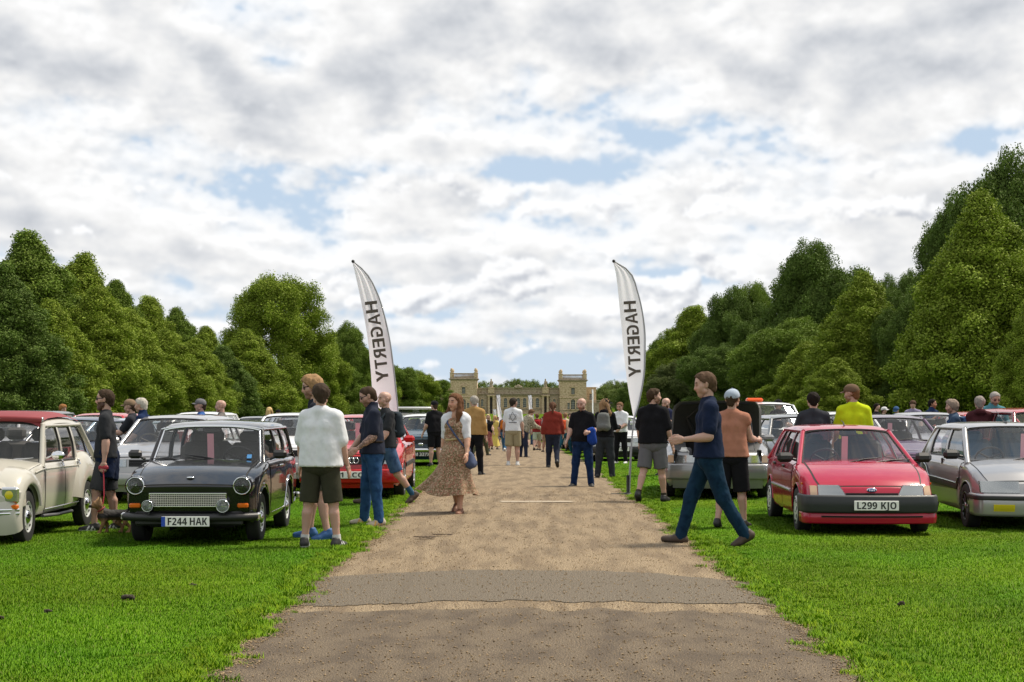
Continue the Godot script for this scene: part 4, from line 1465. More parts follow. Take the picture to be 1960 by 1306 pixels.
func make_trabant() -> void:
	var M := car_mats()
	var body := paint("black", Color(.008, .008, .010), .18)
	var car := thing("black_estate_car", "black vintage estate car with round headlights, spotlights and plate F244 HAK", "car")
	var sp := {"base": 2.02, "fo": .60, "ro": .93, "W": .755, "wr": .285, "za": .58, "bow_f": .07, "bow_r": .05, "shoulder": .93, "arch": 1.22,
		"top": [[-1.95, .86], [-1.85, .90], [-1.2, .915], [.55, .905], [.85, .88], [1.25, .80], [1.45, .735], [1.56, .685], [1.61, .655]],
		"crown": [[-1.95, .01], [.4, .02], [.75, .035], [1.3, .05], [1.61, .02]], "low": [[-1.95, .34], [-1.6, .24], [1.3, .23], [1.61, .28]], "rake_f": [[.2, -.04], [.45, 0.0], [.66, .02], [.75, -.01]]}
	var S := new_shell(sp)
	part("body", S.body(), body, car)
	arch_liners(car, S, M, body)
	# bonnet lid, then headlight pods that stand out at the front corners
	var bonnet := part("bonnet", S.lid(.62, 1.59, 6.4, .007, 18), body, car)
	part("gap", S.lid(.612, 1.6, 6.33, .003, 18), M.gap, bonnet)
	var g := Geo.new()
	g.ball(Vector3(0, S.at(1.5, 9).y + .012, 1.50), Vector3(.045, .012, .028), 14, 6)
	part("badge", g, M.chrome, bonnet)
	for s in [-1.0, 1.0]:
		g = Geo.new()
		g.xf = Transform3D(Basis(), Vector3(s * .60, .672, 1.50))
		g.lathe([[.02, -.62], [.06, -.5], [.100, -.28], [.112, -.05], [.112, .08], [.104, .10]], 24, Vector3.BACK)
		part("headlight_pod", g, body, car)
		round_lamp(car, M, Vector3(s * .592, .672, 1.575), .092, M.chrome)
		g = Geo.new()
		g.box(Vector3(s * .60, .452, S.front_z(s * .60, .45) + .012), Vector3(.125, .052, .04), .012)
		part("indicator", g, M.amber, car)
		round_lamp(car, M, Vector3(-.43 if s < 0 else .40, .455, 1.70), .060 if s < 0 else .068, M.chrome, "spotlight")
		g = Geo.new()
		g.tube([Vector3(-.43 if s < 0 else .40, .30, 1.66), Vector3(-.43 if s < 0 else .40, .42, 1.64)], [.012], 6)
		part("spotlight_bracket", g, M.black, car)
		# doors, one each side, and the rear quarter
		var dr := shut(car, S, "door", -.42, .56, .35, 6.0, s, M, body)
		g = Geo.new()
		g.tube([S.at(-.30, 4.6, s, .012), S.at(-.24, 4.6, s, .035), S.at(-.14, 4.6, s, .035), S.at(-.10, 4.6, s, .012)], [.012], 6)
		part("handle", g, M.chrome, dr)
		g = Geo.new()
		var trim := []
		for k in 20:
			trim.push_back(S.at(lerpf(-1.8, 1.0, k / 19.0), .9, s, .006))
		g.tube(trim, [.008], 5)
		part("sill_trim", g, M.chrome, car)
		g = Geo.new()
		g.box(Vector3(s * .60, .62, S.rear_z(.6, .62) - .01), Vector3(.16, .22, .05), .02)
		part("tail_light", g, M.red, car)
		mirror_on(car, Vector3(s * .735, .93, .52), Vector3(.16, .105, .07), M.black, M.chrome, Vector3(s * .12, .06, .0), s)
	# grille: frame, upright and level bars in front of a dark opening
	g = Geo.new()
	g.box(Vector3(0, .515, S.front_z(0, .51) - .005), Vector3(.86, .155, .04), .01)
	var gr := part("grille", g, M.dark, car)
	g = Geo.new()
	for y in [.445, .587]:
		g.box(Vector3(0, y, S.front_z(0, .51) + .022), Vector3(.86, .012, .03), .003)
	for x in [-.425, .425]:
		g.box(Vector3(x, .516, S.front_z(0, .51) + .018), Vector3(.012, .15, .03), .003)
	part("frame", g, M.chrome, gr)
	var bar := Geo.new()
	bar.box(Vector3.ZERO, Vector3(.84, .0085, .016), .002)
	var bm := bar.mesh()
	for k in 6:
		piece("bar", bm, mat("grille_silver", Color(.62, .60, .54), .35, .5), gr, Transform3D(Basis(), Vector3(0, .4655 + k * .0202, S.front_z(0, .51) + .026)))
	bar = Geo.new()
	bar.box(Vector3.ZERO, Vector3(.0055, .135, .012), .002)
	bm = bar.mesh()
	for k in 33:
		piece("bar", bm, mat("grille_silver", Color(.62, .60, .54), .35, .5), gr, Transform3D(Basis(), Vector3(-.40 + k * .025, .516, S.front_z(0, .51) + .022)))
	# bumpers
	for e in 2:
		g = Geo.new()
		var path := []
		var r2 := []
		for k in 17:
			var x := (k / 8.0 - 1.0) * .735
			var z: float = (S.front_z(minf(absf(x), .74), .33) + .07 - .10 * pow(absf(x) / .735, 6)) if e == 0 else (S.rear_z(minf(absf(x), .74), .36) - .07 + .10 * pow(absf(x) / .735, 6))
			path.push_back(Vector3(x, .325 if e == 0 else .37, z))
		g.tube(path, [.045], 8, true, 1.0)
		var b := part("bumper", g, M.black, car)
		g = Geo.new()
		for s in [-1.0, 1.0]:
			var end: Vector3 = path[0 if s < 0 else 16]
			g.box(end + Vector3(s * .01, 0, -.03 if e == 0 else .03), Vector3(.06, .09, .12), .02)
		part("bumper_end", g, M.chrome, b)
	g = Geo.new()
	g.box(Vector3(0, .31, S.front_z(0, .3) - .02), Vector3(1.2, .16, .05), .02)
	part("valance", g, M.black, car)
	g = Geo.new()
	for s in [-1.0, 1.0]:
		g.tube([Vector3(s * .55, .22, .98), Vector3(s * .15, .20, 1.15)], [.018], 6)
	g.tube([Vector3(-.5, .21, 1.0), Vector3(.5, .21, 1.0)], [.02], 6)
	part("suspension_arm", g, M.dark, car)
	plate_on(car, M, "F244 HAK", Vector3(-.01, .285, S.front_z(0, .3) + .135), .53, .112, 0.0, false, true)
	add_wheels(car, M, "trabant", .285, .15, 1.30, [1.01, -1.01], M.silver_wheel, M.chrome)
	cabin(car, M, S, {"wb": .665, "wr": .595, "ya": .905, "yd": .92, "yr": 1.365, "edge": .085, "za": .56, "zb": .22, "zc": -1.66, "zd": -1.86, "bow": .07, "pillar": .026, "seal": .013, "seal_m": M.chrome, "arc": .02, "tag": true, "tag_x": -.02, "wheel_side": 1.0,
		"panes": [[.50, .22, -.40, -.42], [-.48, -.50, -1.10, -1.06], [-1.18, -1.14, -1.76, -1.62]], "posts": [[-.40, -.42, -.48, -.50], [-1.10, -1.06, -1.18, -1.14]], "wipers": [[-.30, -.92, .10], [.28, -.32, .16]]}, body, body)
	g = Geo.new()
	g.box(Vector3(.50, .965, .568), Vector3(.055, .06, .003), 0.0, Basis(Vector3.RIGHT, -.75))
	part("sticker", g, mat("sticker_blue", Color(.05, .22, .48), .6), car)
	# bright gutter round the roof
	g = Geo.new()
	var gut := []
	for s in [-1.0, 1.0]:
		gut = []
		for k in 9:
			gut.push_back(Vector3(s * .612, 1.277, lerpf(.22, -1.66, k / 8.0)))
		g.tube(gut, [.011], 6)
	gut = []
	for k in 13:
		var x := k / 6.0 - 1.0
		gut.push_back(Vector3(x * .607, 1.280 + .046 * (1.0 - pow(absf(x), 3)), .236 + .045 * (1.0 - x * x)))
	g.tube(gut, [.011], 6)
	part("gutter", g, M.chrome, car)
	place(car, -3.60, -18.42, .005)

func swept_wing(cz: float, cy: float, r0: float, deg0: float, deg1: float, side: float, prof: Array) -> Geo:
	# a bulging wing turned about a wheel: profile of (x, added radius)
	var g := Geo.new()
	var rows := []
	for k in 25:
		var t := deg_to_rad(lerpf(deg0, deg1, k / 24.0))
		var row := PackedVector3Array()
		for p in prof:
			var rr: float = r0 + p[1]
			row.push_back(Vector3(side * p[0], cy + sin(t) * rr, cz + cos(t) * rr))
		rows.push_back(row)
	g.grid(rows)
	return g

func make_dyane() -> void:
	var M := car_mats()
	var body := paint("cream", Color(.475, .455, .395), .28)
	var red := mat("red_canvas", Color(.20, .018, .022), .6)
	var car := thing("cream_hatchback", "cream vintage hatchback with a dark red fabric roof at the left edge", "car")
	var sp := {"base": 2.40, "fo": .55, "ro": .85, "W": .70, "wr": .30, "za": .52, "bow_f": .06, "shoulder": .88, "arch": 1.12, "arch_rear": 1.02, "tuck": .95,
		"top": [[-2.05, .70], [-1.9, .82], [-1.4, .88], [.5, .895], [.8, .87], [1.2, .80], [1.55, .72], [1.70, .64], [1.75, .58]], "crown": [[-2.05, .02], [.4, .03], [.9, .09], [1.5, .09], [1.75, .04]], "low": [[-2.05, .36], [-1.6, .30], [1.4, .29], [1.75, .36]]}
	var S := new_shell(sp)
	part("body", S.body(), body, car)
	arch_liners(car, S, M, M.dark)
	var bonnet := part("bonnet", S.lid(.58, 1.70, 5.3, .006, 16), body, car)
	part("gap", S.lid(.572, 1.71, 5.24, .003, 16), M.gap, bonnet)
	for s in [-1.0, 1.0]:
		var wing := part("front_wing", swept_wing(1.20, .33, .345, -22, 168, s, [[.745, -.012], [.765, 0.0], [.772, .03], [.760, .10], [.715, .155], [.62, .19], [.5, .20]]), body, car)
		var g := Geo.new()
		g.box(Vector3(s * .665, .52, 1.50), Vector3(.19, .30, .34), .07)
		part("lamp_housing", g, body, wing)
		g = Geo.new()
		g.box(Vector3(s * .665, .57, 1.665), Vector3(.205, .185, .05), .045)
		var h := part("headlight", g, M.chrome, car)
		g = Geo.new()
		g.box(Vector3(s * .665, .57, 1.685), Vector3(.175, .155, .03), .03)
		part("lens", g, M.lens, h)
		g = Geo.new()
		g.ball(Vector3(s * .665, .575, 1.69), Vector3(.055, .055, .02), 14, 8)
		part("bulb_cover", g, M.yellow, h)
		g = Geo.new()
		g.box(Vector3(s * .67, .44, 1.655), Vector3(.17, .058, .08), .014)
		part("indicator", g, M.amber, car)
		part("rear_wing", swept_wing(-1.20, .34, .30, 8, 178, s, [[.70, -.02], [.745, -.015], [.760, .03], [.755, .14], [.725, .25], [.67, .33], [.55, .36]]), body, car)
		# two doors a side with a pressed waist line
		var d1 := shut(car, S, "door", -.28, .50, .25, 6.0, s, M, body)
		var d2 := shut(car, S, "door", -.98, -.30, .25, 6.0, s, M, body)
		for d in [[d1, -.16], [d2, -.86]]:
			g = Geo.new()
			g.box(S.at(d[1], 5.0, s, .03), Vector3(.03, .05, .035), .01)
			g.tube([S.at(d[1], 5.0, s, .03), S.at(d[1] + .01, 4.5, s, .04)], [.013], 6)
			part("handle", g, M.chrome, d[0])
		for u in [4.45, .62]:
			g = Geo.new()
			var trim := []
			for k in 20:
				trim.push_back(S.at(lerpf(-.96, .86 if u > 2 else .50, k / 19.0), u, s, .010))
			g.tube(trim, [.010], 6)
			part("trim_strip", g, body if u > 2 else M.chrome, car)
		g = Geo.new()
		g.tube([Vector3(s * .70, .27, .62), Vector3(s * .72, .25, .1), Vector3(s * .72, .25, -.5)], [.022], 6)
		part("jacking_tube", g, M.grey, car)
		# chrome mirror on an arm
		g = Geo.new()
		g.tube([Vector3(s * .665, .93, .42), Vector3(s * .75, .965, .44), Vector3(s * .80, .965, .44)], [.010], 6)
		g.ball(Vector3(s * .83, .975, .44), Vector3(.085, .052, .035), 14, 8)
		part("wing_mirror", g, M.chrome, car)
	# front bumper: two chrome bars
	for y in [.37, .41]:
		var g := Geo.new()
		var path := []
		for k in 15:
			var x := (k / 7.0 - 1.0) * .76
			path.push_back(Vector3(x, y, 1.80 - .16 * pow(absf(x) / .76, 4)))
		g.tube(path, [.017], 8)
		part("bumper", g, M.chrome, car)
	var gg := Geo.new()
	gg.box(Vector3(0, .53, S.front_z(0, .5) + .005), Vector3(.80, .22, .03), .01)
	var gr := part("grille", gg, M.dark, car)
	var bar := Geo.new()
	bar.box(Vector3.ZERO, Vector3(.78, .012, .02), .003)
	var bm := bar.mesh()
	for k in 8:
		piece("bar", bm, M.alloy, gr, Transform3D(Basis(), Vector3(0, .44 + k * .025, S.front_z(0, .5) + .03)))
	add_wheels(car, M, "whitewall_disc", .30, .135, 1.32, [1.20, -1.20], M.silver_wheel, M.chrome, .06)
	cabin(car, M, S, {"wb": .655, "wr": .585, "ya": .885, "yd": .87, "yr": 1.42, "edge": .10, "za": .50, "zb": .24, "zc": -1.25, "zd": -1.80, "bow": .05, "pillar": .032, "seal": .014, "arc": .03,
		"panes": [[.36, .20, -.26, -.24], [-.34, -.32, -.86, -.78], [-.95, -.86, -1.46, -1.12]], "posts": [[.48, .25, .37, .20], [-.26, -.24, -.34, -.32], [-.86, -.78, -.95, -.86]], "wipers": [[.30, .80, .12], [-.3, .2, .12]], "wiper_m": M.alloy}, body, body)
	# roll-back fabric roof with its folded front edge
	gg = Geo.new()
	var rows := []
	for z in [.30, .29, .26, .2, 0.0, -.4, -.8, -1.1, -1.22, -1.28]:
		var row := PackedVector3Array()
		for k in 13:
			var x := k / 6.0 - 1.0
			var lift := .052 - .028 * smoothstep(-.9, -1.25, z) - (.05 if z > .295 else 0.0)
			row.push_back(Vector3(x * .575, 1.42 + lift - .016 * x * x - .06 * pow(absf(x), 8) + .03 * sin(PI * clampf((.24 - z) / 1.49, 0, 1)) - .030 * pow(clampf((z + .0) / .25, 0, 1.2), 2), z + .04 * (1.0 - x * x)))
		rows.push_back(row)
	gg.grid(rows)
	var roll := []
	for k in 13:
		var x := k / 6.0 - 1.0
		roll.push_back(Vector3(x * .585, 1.412 - .02 * x * x, .285 + .04 * (1.0 - x * x)))
	gg.tube(roll, [.034], 8)
	var ro := part("fabric_roof", gg, red, car)
	gg = Geo.new()
	for s in [-1.0, 1.0]:
		gg.box(Vector3(s * .59, 1.395, .27), Vector3(.035, .06, .05), .012)
	part("clip", gg, M.chrome, ro)
	place(car, -6.22, -18.42, .0)

func make_fiesta() -> void:
	var M := car_mats()
	var body := paint("cherry", Color(.38, .007, .034), .26)
	var car := thing("red_hatchback", "bright red hatchback with black bumper and plate L299 KJO on the right lawn", "car")
	var sp := {"base": 2.446, "fo": .70, "ro": .60, "W": .80, "wr": .275, "za": .95, "bow_f": .13, "bow_r": .10, "shoulder": .90, "arch": 1.20, "tuck": .95,
		"top": [[-1.82, .80], [-1.7, .845], [-1.0, .865], [.9, .845], [1.15, .815], [1.5, .735], [1.80, .645], [1.89, .605], [1.923, .57]], "crown": [[-1.82, .01], [.7, .02], [1.1, .035], [1.7, .035], [1.923, .01]],
		"low": [[-1.82, .34], [-1.5, .26], [-.9, .22], [1.2, .21], [1.923, .20]], "rake_f": [[.15, -.03], [.33, .03], [.5, .0], [.6, -.06]]}
	var S := new_shell(sp)
	part("body", S.body(), body, car)
	arch_liners(car, S, M, body)
	var bonnet := part("bonnet", S.lid(1.0, 1.905, 6.3, .006, 16), body, car)
	part("gap", S.lid(.99, 1.912, 6.22, .003, 16), M.gap, bonnet)
	var g := Geo.new()
	g.xf = Transform3D(Basis(Vector3.RIGHT, -.15), Vector3(0, .555, S.front_z(0, .55) + .012))
	g.ball(Vector3.ZERO, Vector3(.062, .028, .012), 20, 8)
	var badge := part("badge", g, M.chrome, bonnet)
	g = Geo.new()
	g.xf = Transform3D(Basis(Vector3.RIGHT, -.15), Vector3(0, .555, S.front_z(0, .55) + .016))
	g.ball(Vector3.ZERO, Vector3(.054, .022, .012), 20, 8)
	part("blue_oval", g, mat("oval_blue", Color(.01, .04, .22), .25), badge)
	lettering("Ford", .022, badge, M.chrome, Transform3D(Basis(Vector3.RIGHT, -.15), Vector3(0, .555, S.front_z(0, .55) + .029)), "Droid Serif", true, .001)
	# black slot, bumper, red valance
	part("air_slot", S.face_patch(-.31, .31, .488, .520, .004), M.dark, car)
	part("bumper", wrap_bumper(S, .280, .497, .065, .50, .012), mat("bumper_black", Color(.022, .024, .026), .5), car)
	part("valance", wrap_bumper(S, .150, .292, .052, .36, .010), body, car)
	part("lower_slot", S.face_patch(-.60, .60, .232, .250, .068, true, 12, 2), M.dark, car)
	for s in [-1.0, 1.0]:
		var xs := [.285 * s, .625 * s]
		var h := part("headlight", S.face_patch(xs[0] + .02 * s, xs[1], .486, .612, .014, true, 22, 4, .012, .075 * s), M.lens, car)
		part("lens", S.face_patch(xs[0] + .01 * s, xs[1] - .01 * s, .492, .606, .030, true, 8, 4, 0.0, .075 * s), M.lens_glass, h)
		part("corner_lens", S.face_patch(.635 * s, .715 * s, .490, .602, .012, true, 4, 4), mat("pale_amber", Color(.62, .42, .28), .15), car)
		for d in [[.06, .86, "door"], [-.78, .045, "door"]]:
			var dr := shut(car, S, d[2], d[0], d[1], .3, 6.0, s, M, body)
			g = Geo.new()
			g.box(S.at(d[0] + .11, 4.55, s, .016), Vector3(.03, .035, .16), .01)
			part("handle", g, M.black, dr)
		g = Geo.new()
		var trim := []
		for k in 26:
			trim.push_back(S.at(lerpf(-.80, .86, k / 25.0), 2.35, s, .016))
		g.tube(trim, [.017], 6)
		part("side_moulding", g, M.alloy, car)
		mirror_on(car, Vector3(s * .72, .875, .80), Vector3(.20, .125, .09), M.black, M.chrome, Vector3(s * .15, .035, .01), s)
		part("tail_light", S.face_patch(.55 * s, .70 * s, .55, .78, .012, false, 4, 4), M.red, car)
		g = Geo.new()
		g.box(S.at(1.62, 4.2, s, .006), Vector3(.012, .03, .07), .004)
		part("side_repeater", g, M.amber, car)
	plate_on(car, M, "L299 KJO", Vector3(.03, .378, S.front_z(0, .4) + .092), .525, .115)
	add_wheels(car, M, "cap", .275, .165, 1.43, [1.223, -1.223], M.silver_wheel, M.silver_wheel, -.03)
	g = Geo.new()
	g.tube([Vector3(0, 1.30, .12), Vector3(0, 1.345, .05), Vector3(0, 1.37, -.1)], [.012, .006, .003], 5)
	part("aerial", g, M.black, car)
	cabin(car, M, S, {"wb": .715, "wr": .555, "ya": .845, "yd": .865, "yr": 1.305, "edge": .075, "za": .95, "zb": .22, "zc": -1.35, "zd": -1.66, "bow": .13, "pillar": .034, "seal": .013, "arc": .012, "tag": true, "tag_x": -.08, "wheel_side": -1.0,
		"panes": [[.80, .17, .07, -.18], [-.02, -.26, -.72, -.80], [-.82, -.90, -1.22, -1.14]], "posts": [[.07, -.18, -.02, -.26], [-.72, -.80, -.82, -.90], [-1.22, -1.14, -1.66, -1.36]], "post_m": body, "wipers": [[-.16, .36, .13], [.30, .90, .12]]}, body, body)
	place(car, 4.36, -19.98, -.035)

func make_peugeot() -> void:
	var M := car_mats()
	var body := paint("silver", Color(.36, .355, .36), .30, .55)
	var car := thing("silver_hatchback", "silver three-door hatchback with yellow foglight and black alloy wheels at the right edge", "car")
	var sp := {"base": 2.385, "fo": .70, "ro": .55, "W": .80, "wr": .275, "za": .98, "bow_f": .16, "bow_r": .10, "shoulder": .88, "arch": 1.19, "tuck": .94,
		"top": [[-1.74, .80], [-1.6, .87], [-1.0, .885], [.9, .845], [1.2, .805], [1.5, .745], [1.78, .675], [1.86, .63], [1.892, .59]], "crown": [[-1.74, .01], [.7, .02], [1.1, .05], [1.7, .045], [1.892, .01]],
		"low": [[-1.74, .34], [-1.4, .25], [1.2, .20], [1.892, .19]], "rake_f": [[.15, -.06], [.33, .02], [.48, .0], [.65, -.08]]}
	var S := new_shell(sp)
	part("body", S.body(), body, car)
	arch_liners(car, S, M, body)
	var bonnet := part("bonnet", S.lid(1.03, 1.87, 6.0, .006, 16), body, car)
	part("gap", S.lid(1.02, 1.878, 5.93, .003, 16), M.gap, bonnet)
	part("bumper", wrap_bumper(S, .195, .470, .058, .50, .006), body, car)
	part("bumper_strip", wrap_bumper(S, .392, .452, .078, .50, .0), M.black, car)
	part("lower_grille", S.face_patch(-.30, .30, .24, .345, .062, true, 8, 3), M.dark, car)
	part("grille", S.face_patch(-.24, .24, .49, .545, .010, true, 8, 2), M.dark, car)
	var g := Geo.new()
	for s in [-1.0, 1.0]:
		var h := part("headlight", S.face_patch(.30 * s, .745 * s, .485, .625, .014, true, 22, 4, .012), M.lens, car)
		part("lens", S.face_patch(.31 * s, .735 * s, .492, .618, .028, true, 8, 4), M.lens_glass, h)
		var f := part("foglight", S.face_patch(.38 * s, .62 * s, .255, .345, .080, true, 6, 3), M.yellow, car)
		part("lens", S.face_patch(.40 * s, .60 * s, .265, .335, .087, true, 6, 3), M.lens_glass, f)
		var dr := shut(car, S, "door", -.20, .90, .3, 6.0, s, M, body)
		g = Geo.new()
		g.box(S.at(-.10, 4.7, s, .010), Vector3(.022, .085, .055), .01)
		part("handle", g, M.black, dr)
		g = Geo.new()
		rows_strip(g, S, -1.2, .88, 2.2, 2.75, s)
		part("side_moulding", g, M.black, car)
		g = Geo.new()
		var trim := []
		for k in 26:
			trim.push_back(S.at(lerpf(-1.2, .88, k / 25.0), 2.72, s, .020))
		g.tube(trim, [.006], 5)
		part("bright_strip", g, M.chrome, car)
		mirror_on(car, Vector3(s * .73, .90, .80), Vector3(.21, .125, .10), M.black, M.chrome, Vector3(s * .15, .03, .01), s)
		g = Geo.new()
		g.ball(S.at(1.0, 4.0, s, .004), Vector3(.012, .02, .03), 10, 6)
		part("side_repeater", g, M.lens, car)
		part("tail_light", S.face_patch(.55 * s, .70 * s, .55, .80, .012, false, 4, 4), M.red, car)
	add_wheels(car, M, "alloy_many", .285, .165, 1.44, [1.19, -1.19], mat("dark_alloy", Color(.05, .05, .055), .3, .8), M.alloy, -.03)
	g = Geo.new()
	g.tube([Vector3(.0, 1.33, .16), Vector3(0, 1.36, .02), Vector3(0, 1.50, -.35)], [.016, .006, .003], 5)
	part("aerial", g, M.black, car)
	cabin(car, M, S, {"wb": .715, "wr": .575, "ya": .85, "yd": .885, "yr": 1.335, "edge": .080, "za": .98, "zb": .26, "zc": -1.32, "zd": -1.60, "bow": .14, "pillar": .036, "seal": .010, "arc": .012, "tag": true, "tag_x": .25, "seat_m": mat("blue_seat", Color(.10, .16, .22), .9),
		"panes": [[.82, .21, -.16, -.34], [-.26, -.44, -1.14, -1.16]], "posts": [[-.16, -.34, -.26, -.44], [-1.14, -1.16, -1.60, -1.33]], "wipers": [[-.25, .35, .14], [.30, .88, .12]]}, body, body)
	place(car, 6.66, -20.55, -.05)

func rows_strip(g: Geo, S: Shell, z0: float, z1: float, u0: float, u1: float, s: float) -> void:
	var rows := []
	for k in 21:
		var z := lerpf(z0, z1, k / 20.0)
		rows.push_back(PackedVector3Array([S.at(z, u0, s, .002), S.at(z, u0, s, .018), S.at(z, u1, s, .018), S.at(z, u1, s, .002)]))
	g.grid(rows)

# a plainer car for the rows behind: spec holds the differences
func plain_car(called: String, label: String, q: Dictionary, x: float, z: float, turn: float, group := "") -> Node3D:
	var M := car_mats()
	var body: Material = q.paint
	var rough: bool = q.get("rough", false)
	var car := thing(called, label, "car", Vector3.ZERO, 0.0, group)
	if rough:
		car.set_meta("_rough", true)
	var W: float = q.get("W", .83)
	var base: float = q.get("base", 2.55)
	var fo: float = q.get("fo", .78)
	var ro: float = q.get("ro", .95)
	var cowl: float = q.get("cowl", .92)
	var nose: float = q.get("nose", .70)
	var roof: float = q.get("roof", 1.38)
	var za: float = q.get("za", base / 2 - .32)
	var kind: String = q.get("kind", "sedan")
	var zf := base / 2 + fo
	var zr := -base / 2 - ro
	var boot: float = q.get("boot", cowl + .01)
	var top := [[zr, boot - .10], [zr + .06, boot - .02], [zr + .25, boot], [-base / 2 + .2, cowl + .02], [za, cowl], [za + .3, cowl - .045], [zf - .35, lerpf(nose, cowl, .22)], [zf - .06, nose + .02], [zf, nose - .03]]
	var sp := {"base": base, "fo": fo, "ro": ro, "W": W, "wr": q.get("wr", .30), "za": za, "top": top, "bow_f": q.get("bow_f", .13), "bow_r": .10, "shoulder": q.get("shoulder", .90), "arch": 1.17, "rake_f": [[.2, -.05], [.4, .0], [nose, -.05]]}
	var S := new_shell(sp)
	var lifted: bool = q.get("lifted", false)
	part("body", S.body(za + .1 if lifted else 99.0), body, car)
	if not rough:
		arch_liners(car, S, M, body)
	if not lifted and not rough:
		var bonnet := part("bonnet", S.lid(za + .06, zf - .03, 6.2, .006, 10), body, car)
		part("gap", S.lid(za + .05, zf - .02, 6.12, .003, 10), M.gap, bonnet)
	var bm: Material = q.get("bumper_m", body)
	var by: float = q.get("bumper_y", .42)
	part("bumper", wrap_bumper(S, by - q.get("bumper_h", .20) * .6, by + q.get("bumper_h", .20) * .4, .062, .46, .008), bm, car)
	part("valance", S.face_patch(-W * .85, W * .85, .20, by - .10, .03, true, 10, 3), q.get("valance_m", body), car)
	var ly: float = q.get("lamp_y", nose - .085)
	var lh: float = q.get("lamp_h", .12)
	var lx0: float = q.get("lamp_x0", W * .45)
	var lx1: float = q.get("lamp_x1", W * .90)
	if q.get("round", false):
		for s in [-1.0, 1.0]:
			for k in q.get("round_n", 1):
				round_lamp(car, M, Vector3(s * (lx1 - .09 - k * .19), ly, S.front_z(lx1 - .09, ly) + .02), q.get("round_r", .085), M.chrome)
	else:
		for s in [-1.0, 1.0]:
			var h := part("headlight", S.face_patch(lx0 * s, (lx1 - .10) * s, ly - lh / 2, ly + lh / 2, .014, true, 16, 4, .010), M.lens, car)
			if rough:
				continue
			part("lens", S.face_patch((lx0 + .01) * s, (lx1 - .11) * s, ly - lh * .42, ly + lh * .42, .026, true, 6, 3), M.lens_glass, h)
			part("indicator", S.face_patch((lx1 - .095) * s, lx1 * s, ly - lh / 2, ly + lh / 2, .012, true, 3, 3), q.get("ind_m", M.amber), car)
	var gw: float = q.get("grille_w", lx0 - .04)
	var gh: float = q.get("grille_h", .11)
	if gw > 0.05:
		var gr := part("grille", S.face_patch(-gw, gw, ly - gh / 2, ly + gh / 2, .006, true, 8, 2), M.dark, car)
		var n: int = q.get("slats", 0 if rough else 4)
		for k in n:
			var y := ly - gh / 2 + gh * (k + .5) / n
			part("slat", S.face_patch(-gw, gw, y - .006, y + .006, .016, true, 8, 1), q.get("slat_m", M.black), gr)
	if q.has("kidneys"):
		for s in [-1.0, 1.0]:
			var k := part("kidney_grille", S.face_patch(.015 * s, .165 * s, ly - .075, ly + .075, .035, true, 4, 3), M.chrome, car)
			part("opening", S.face_patch(.032 * s, .148 * s, ly - .058, ly + .058, .040, true, 4, 3), M.dark, k)
	if q.has("plate"):
		plate_on(car, M, q.plate, Vector3(q.get("plate_x", 0.0), q.get("plate_y", by), S.front_z(0, by) + .085), .52, .115, 0.0, false, false, q.get("plate_dark", false))
	if q.has("badge"):
		var g := Geo.new()
		g.xf = Transform3D(Basis(), Vector3(0, q.badge, S.front_z(0, q.badge) + .02))
		g.ball(Vector3.ZERO, Vector3(.075, .035, .012), 16, 6)
		part("badge", g, M.chrome, car)
	if q.has("rings"):
		var g := Geo.new()
		for k in 4:
			g.ring(Vector3(-.105 + k * .07, ly, S.front_z(0, ly) + .035), .045, .007, Vector3.BACK, 20)
		part("ring_badge", g, M.chrome, car)
	for s in [-1.0, 1.0]:
		var dn: Array = q.get("doors", [[-base / 2 + .35, -.02], [0.0, za - .05]])
		for d in (dn if not rough else []):
			var dr := shut(car, S, "door", d[0], d[1], .3, 6.0, s, M, body)
			var g := Geo.new()
			g.box(S.at(d[0] + .12, 4.5, s, .014), Vector3(.025, .03, .15), .008)
			part("handle", g, M.black, dr)
		mirror_on(car, Vector3(s * W * .91, cowl + .03, za - .16), Vector3(.19, .12, .09), q.get("mirror_m", body), M.chrome, Vector3(s * .13, .03, .01), s)
		if rough:
			continue
		part("tail_light", S.face_patch(W * .6 * s, W * .88 * s, .60, .74, .012, false, 4, 3), M.red, car)
		var g := Geo.new()
		rows_strip(g, S, -base / 2 + .36, base / 2 - .36, 2.2, 2.6, s)
		part("side_moulding", g, q.get("mould_m", M.black), car)
	add_wheels(car, M, q.get("wheel", "alloy"), q.get("wr", .30), .175, W * 2 - .16, [base / 2, -base / 2], q.get("rim_m", M.alloy), M.alloy)
	var wb := W * .89
	var wr: float = q.get("wrf", .70) * W
	var zb: float = za - q.get("screen_run", .62)
	var zc: float = {"sedan": -base / 2 + .28, "hatch": zr + .55, "estate": zr + .22, "coupe": -base / 2 + .55}[kind]
	var zd: float = {"sedan": -base / 2 - .22, "hatch": zr + .16, "estate": zr + .08, "coupe": -base / 2 - .30}[kind]
	var mid := lerpf(za, zd, .47)
	var midt := lerpf(zb, zc, .42)
	var C := {"wb": wb, "wr": wr, "ya": cowl, "yd": cowl + .02, "yr": roof, "za": za, "zb": zb, "zc": zc, "zd": zd, "bow": .12, "pillar": .036, "tag": q.get("tag", false), "edge": .08,
		"wipers": [[-.2, .3, .12], [.3, .85, .12]]}
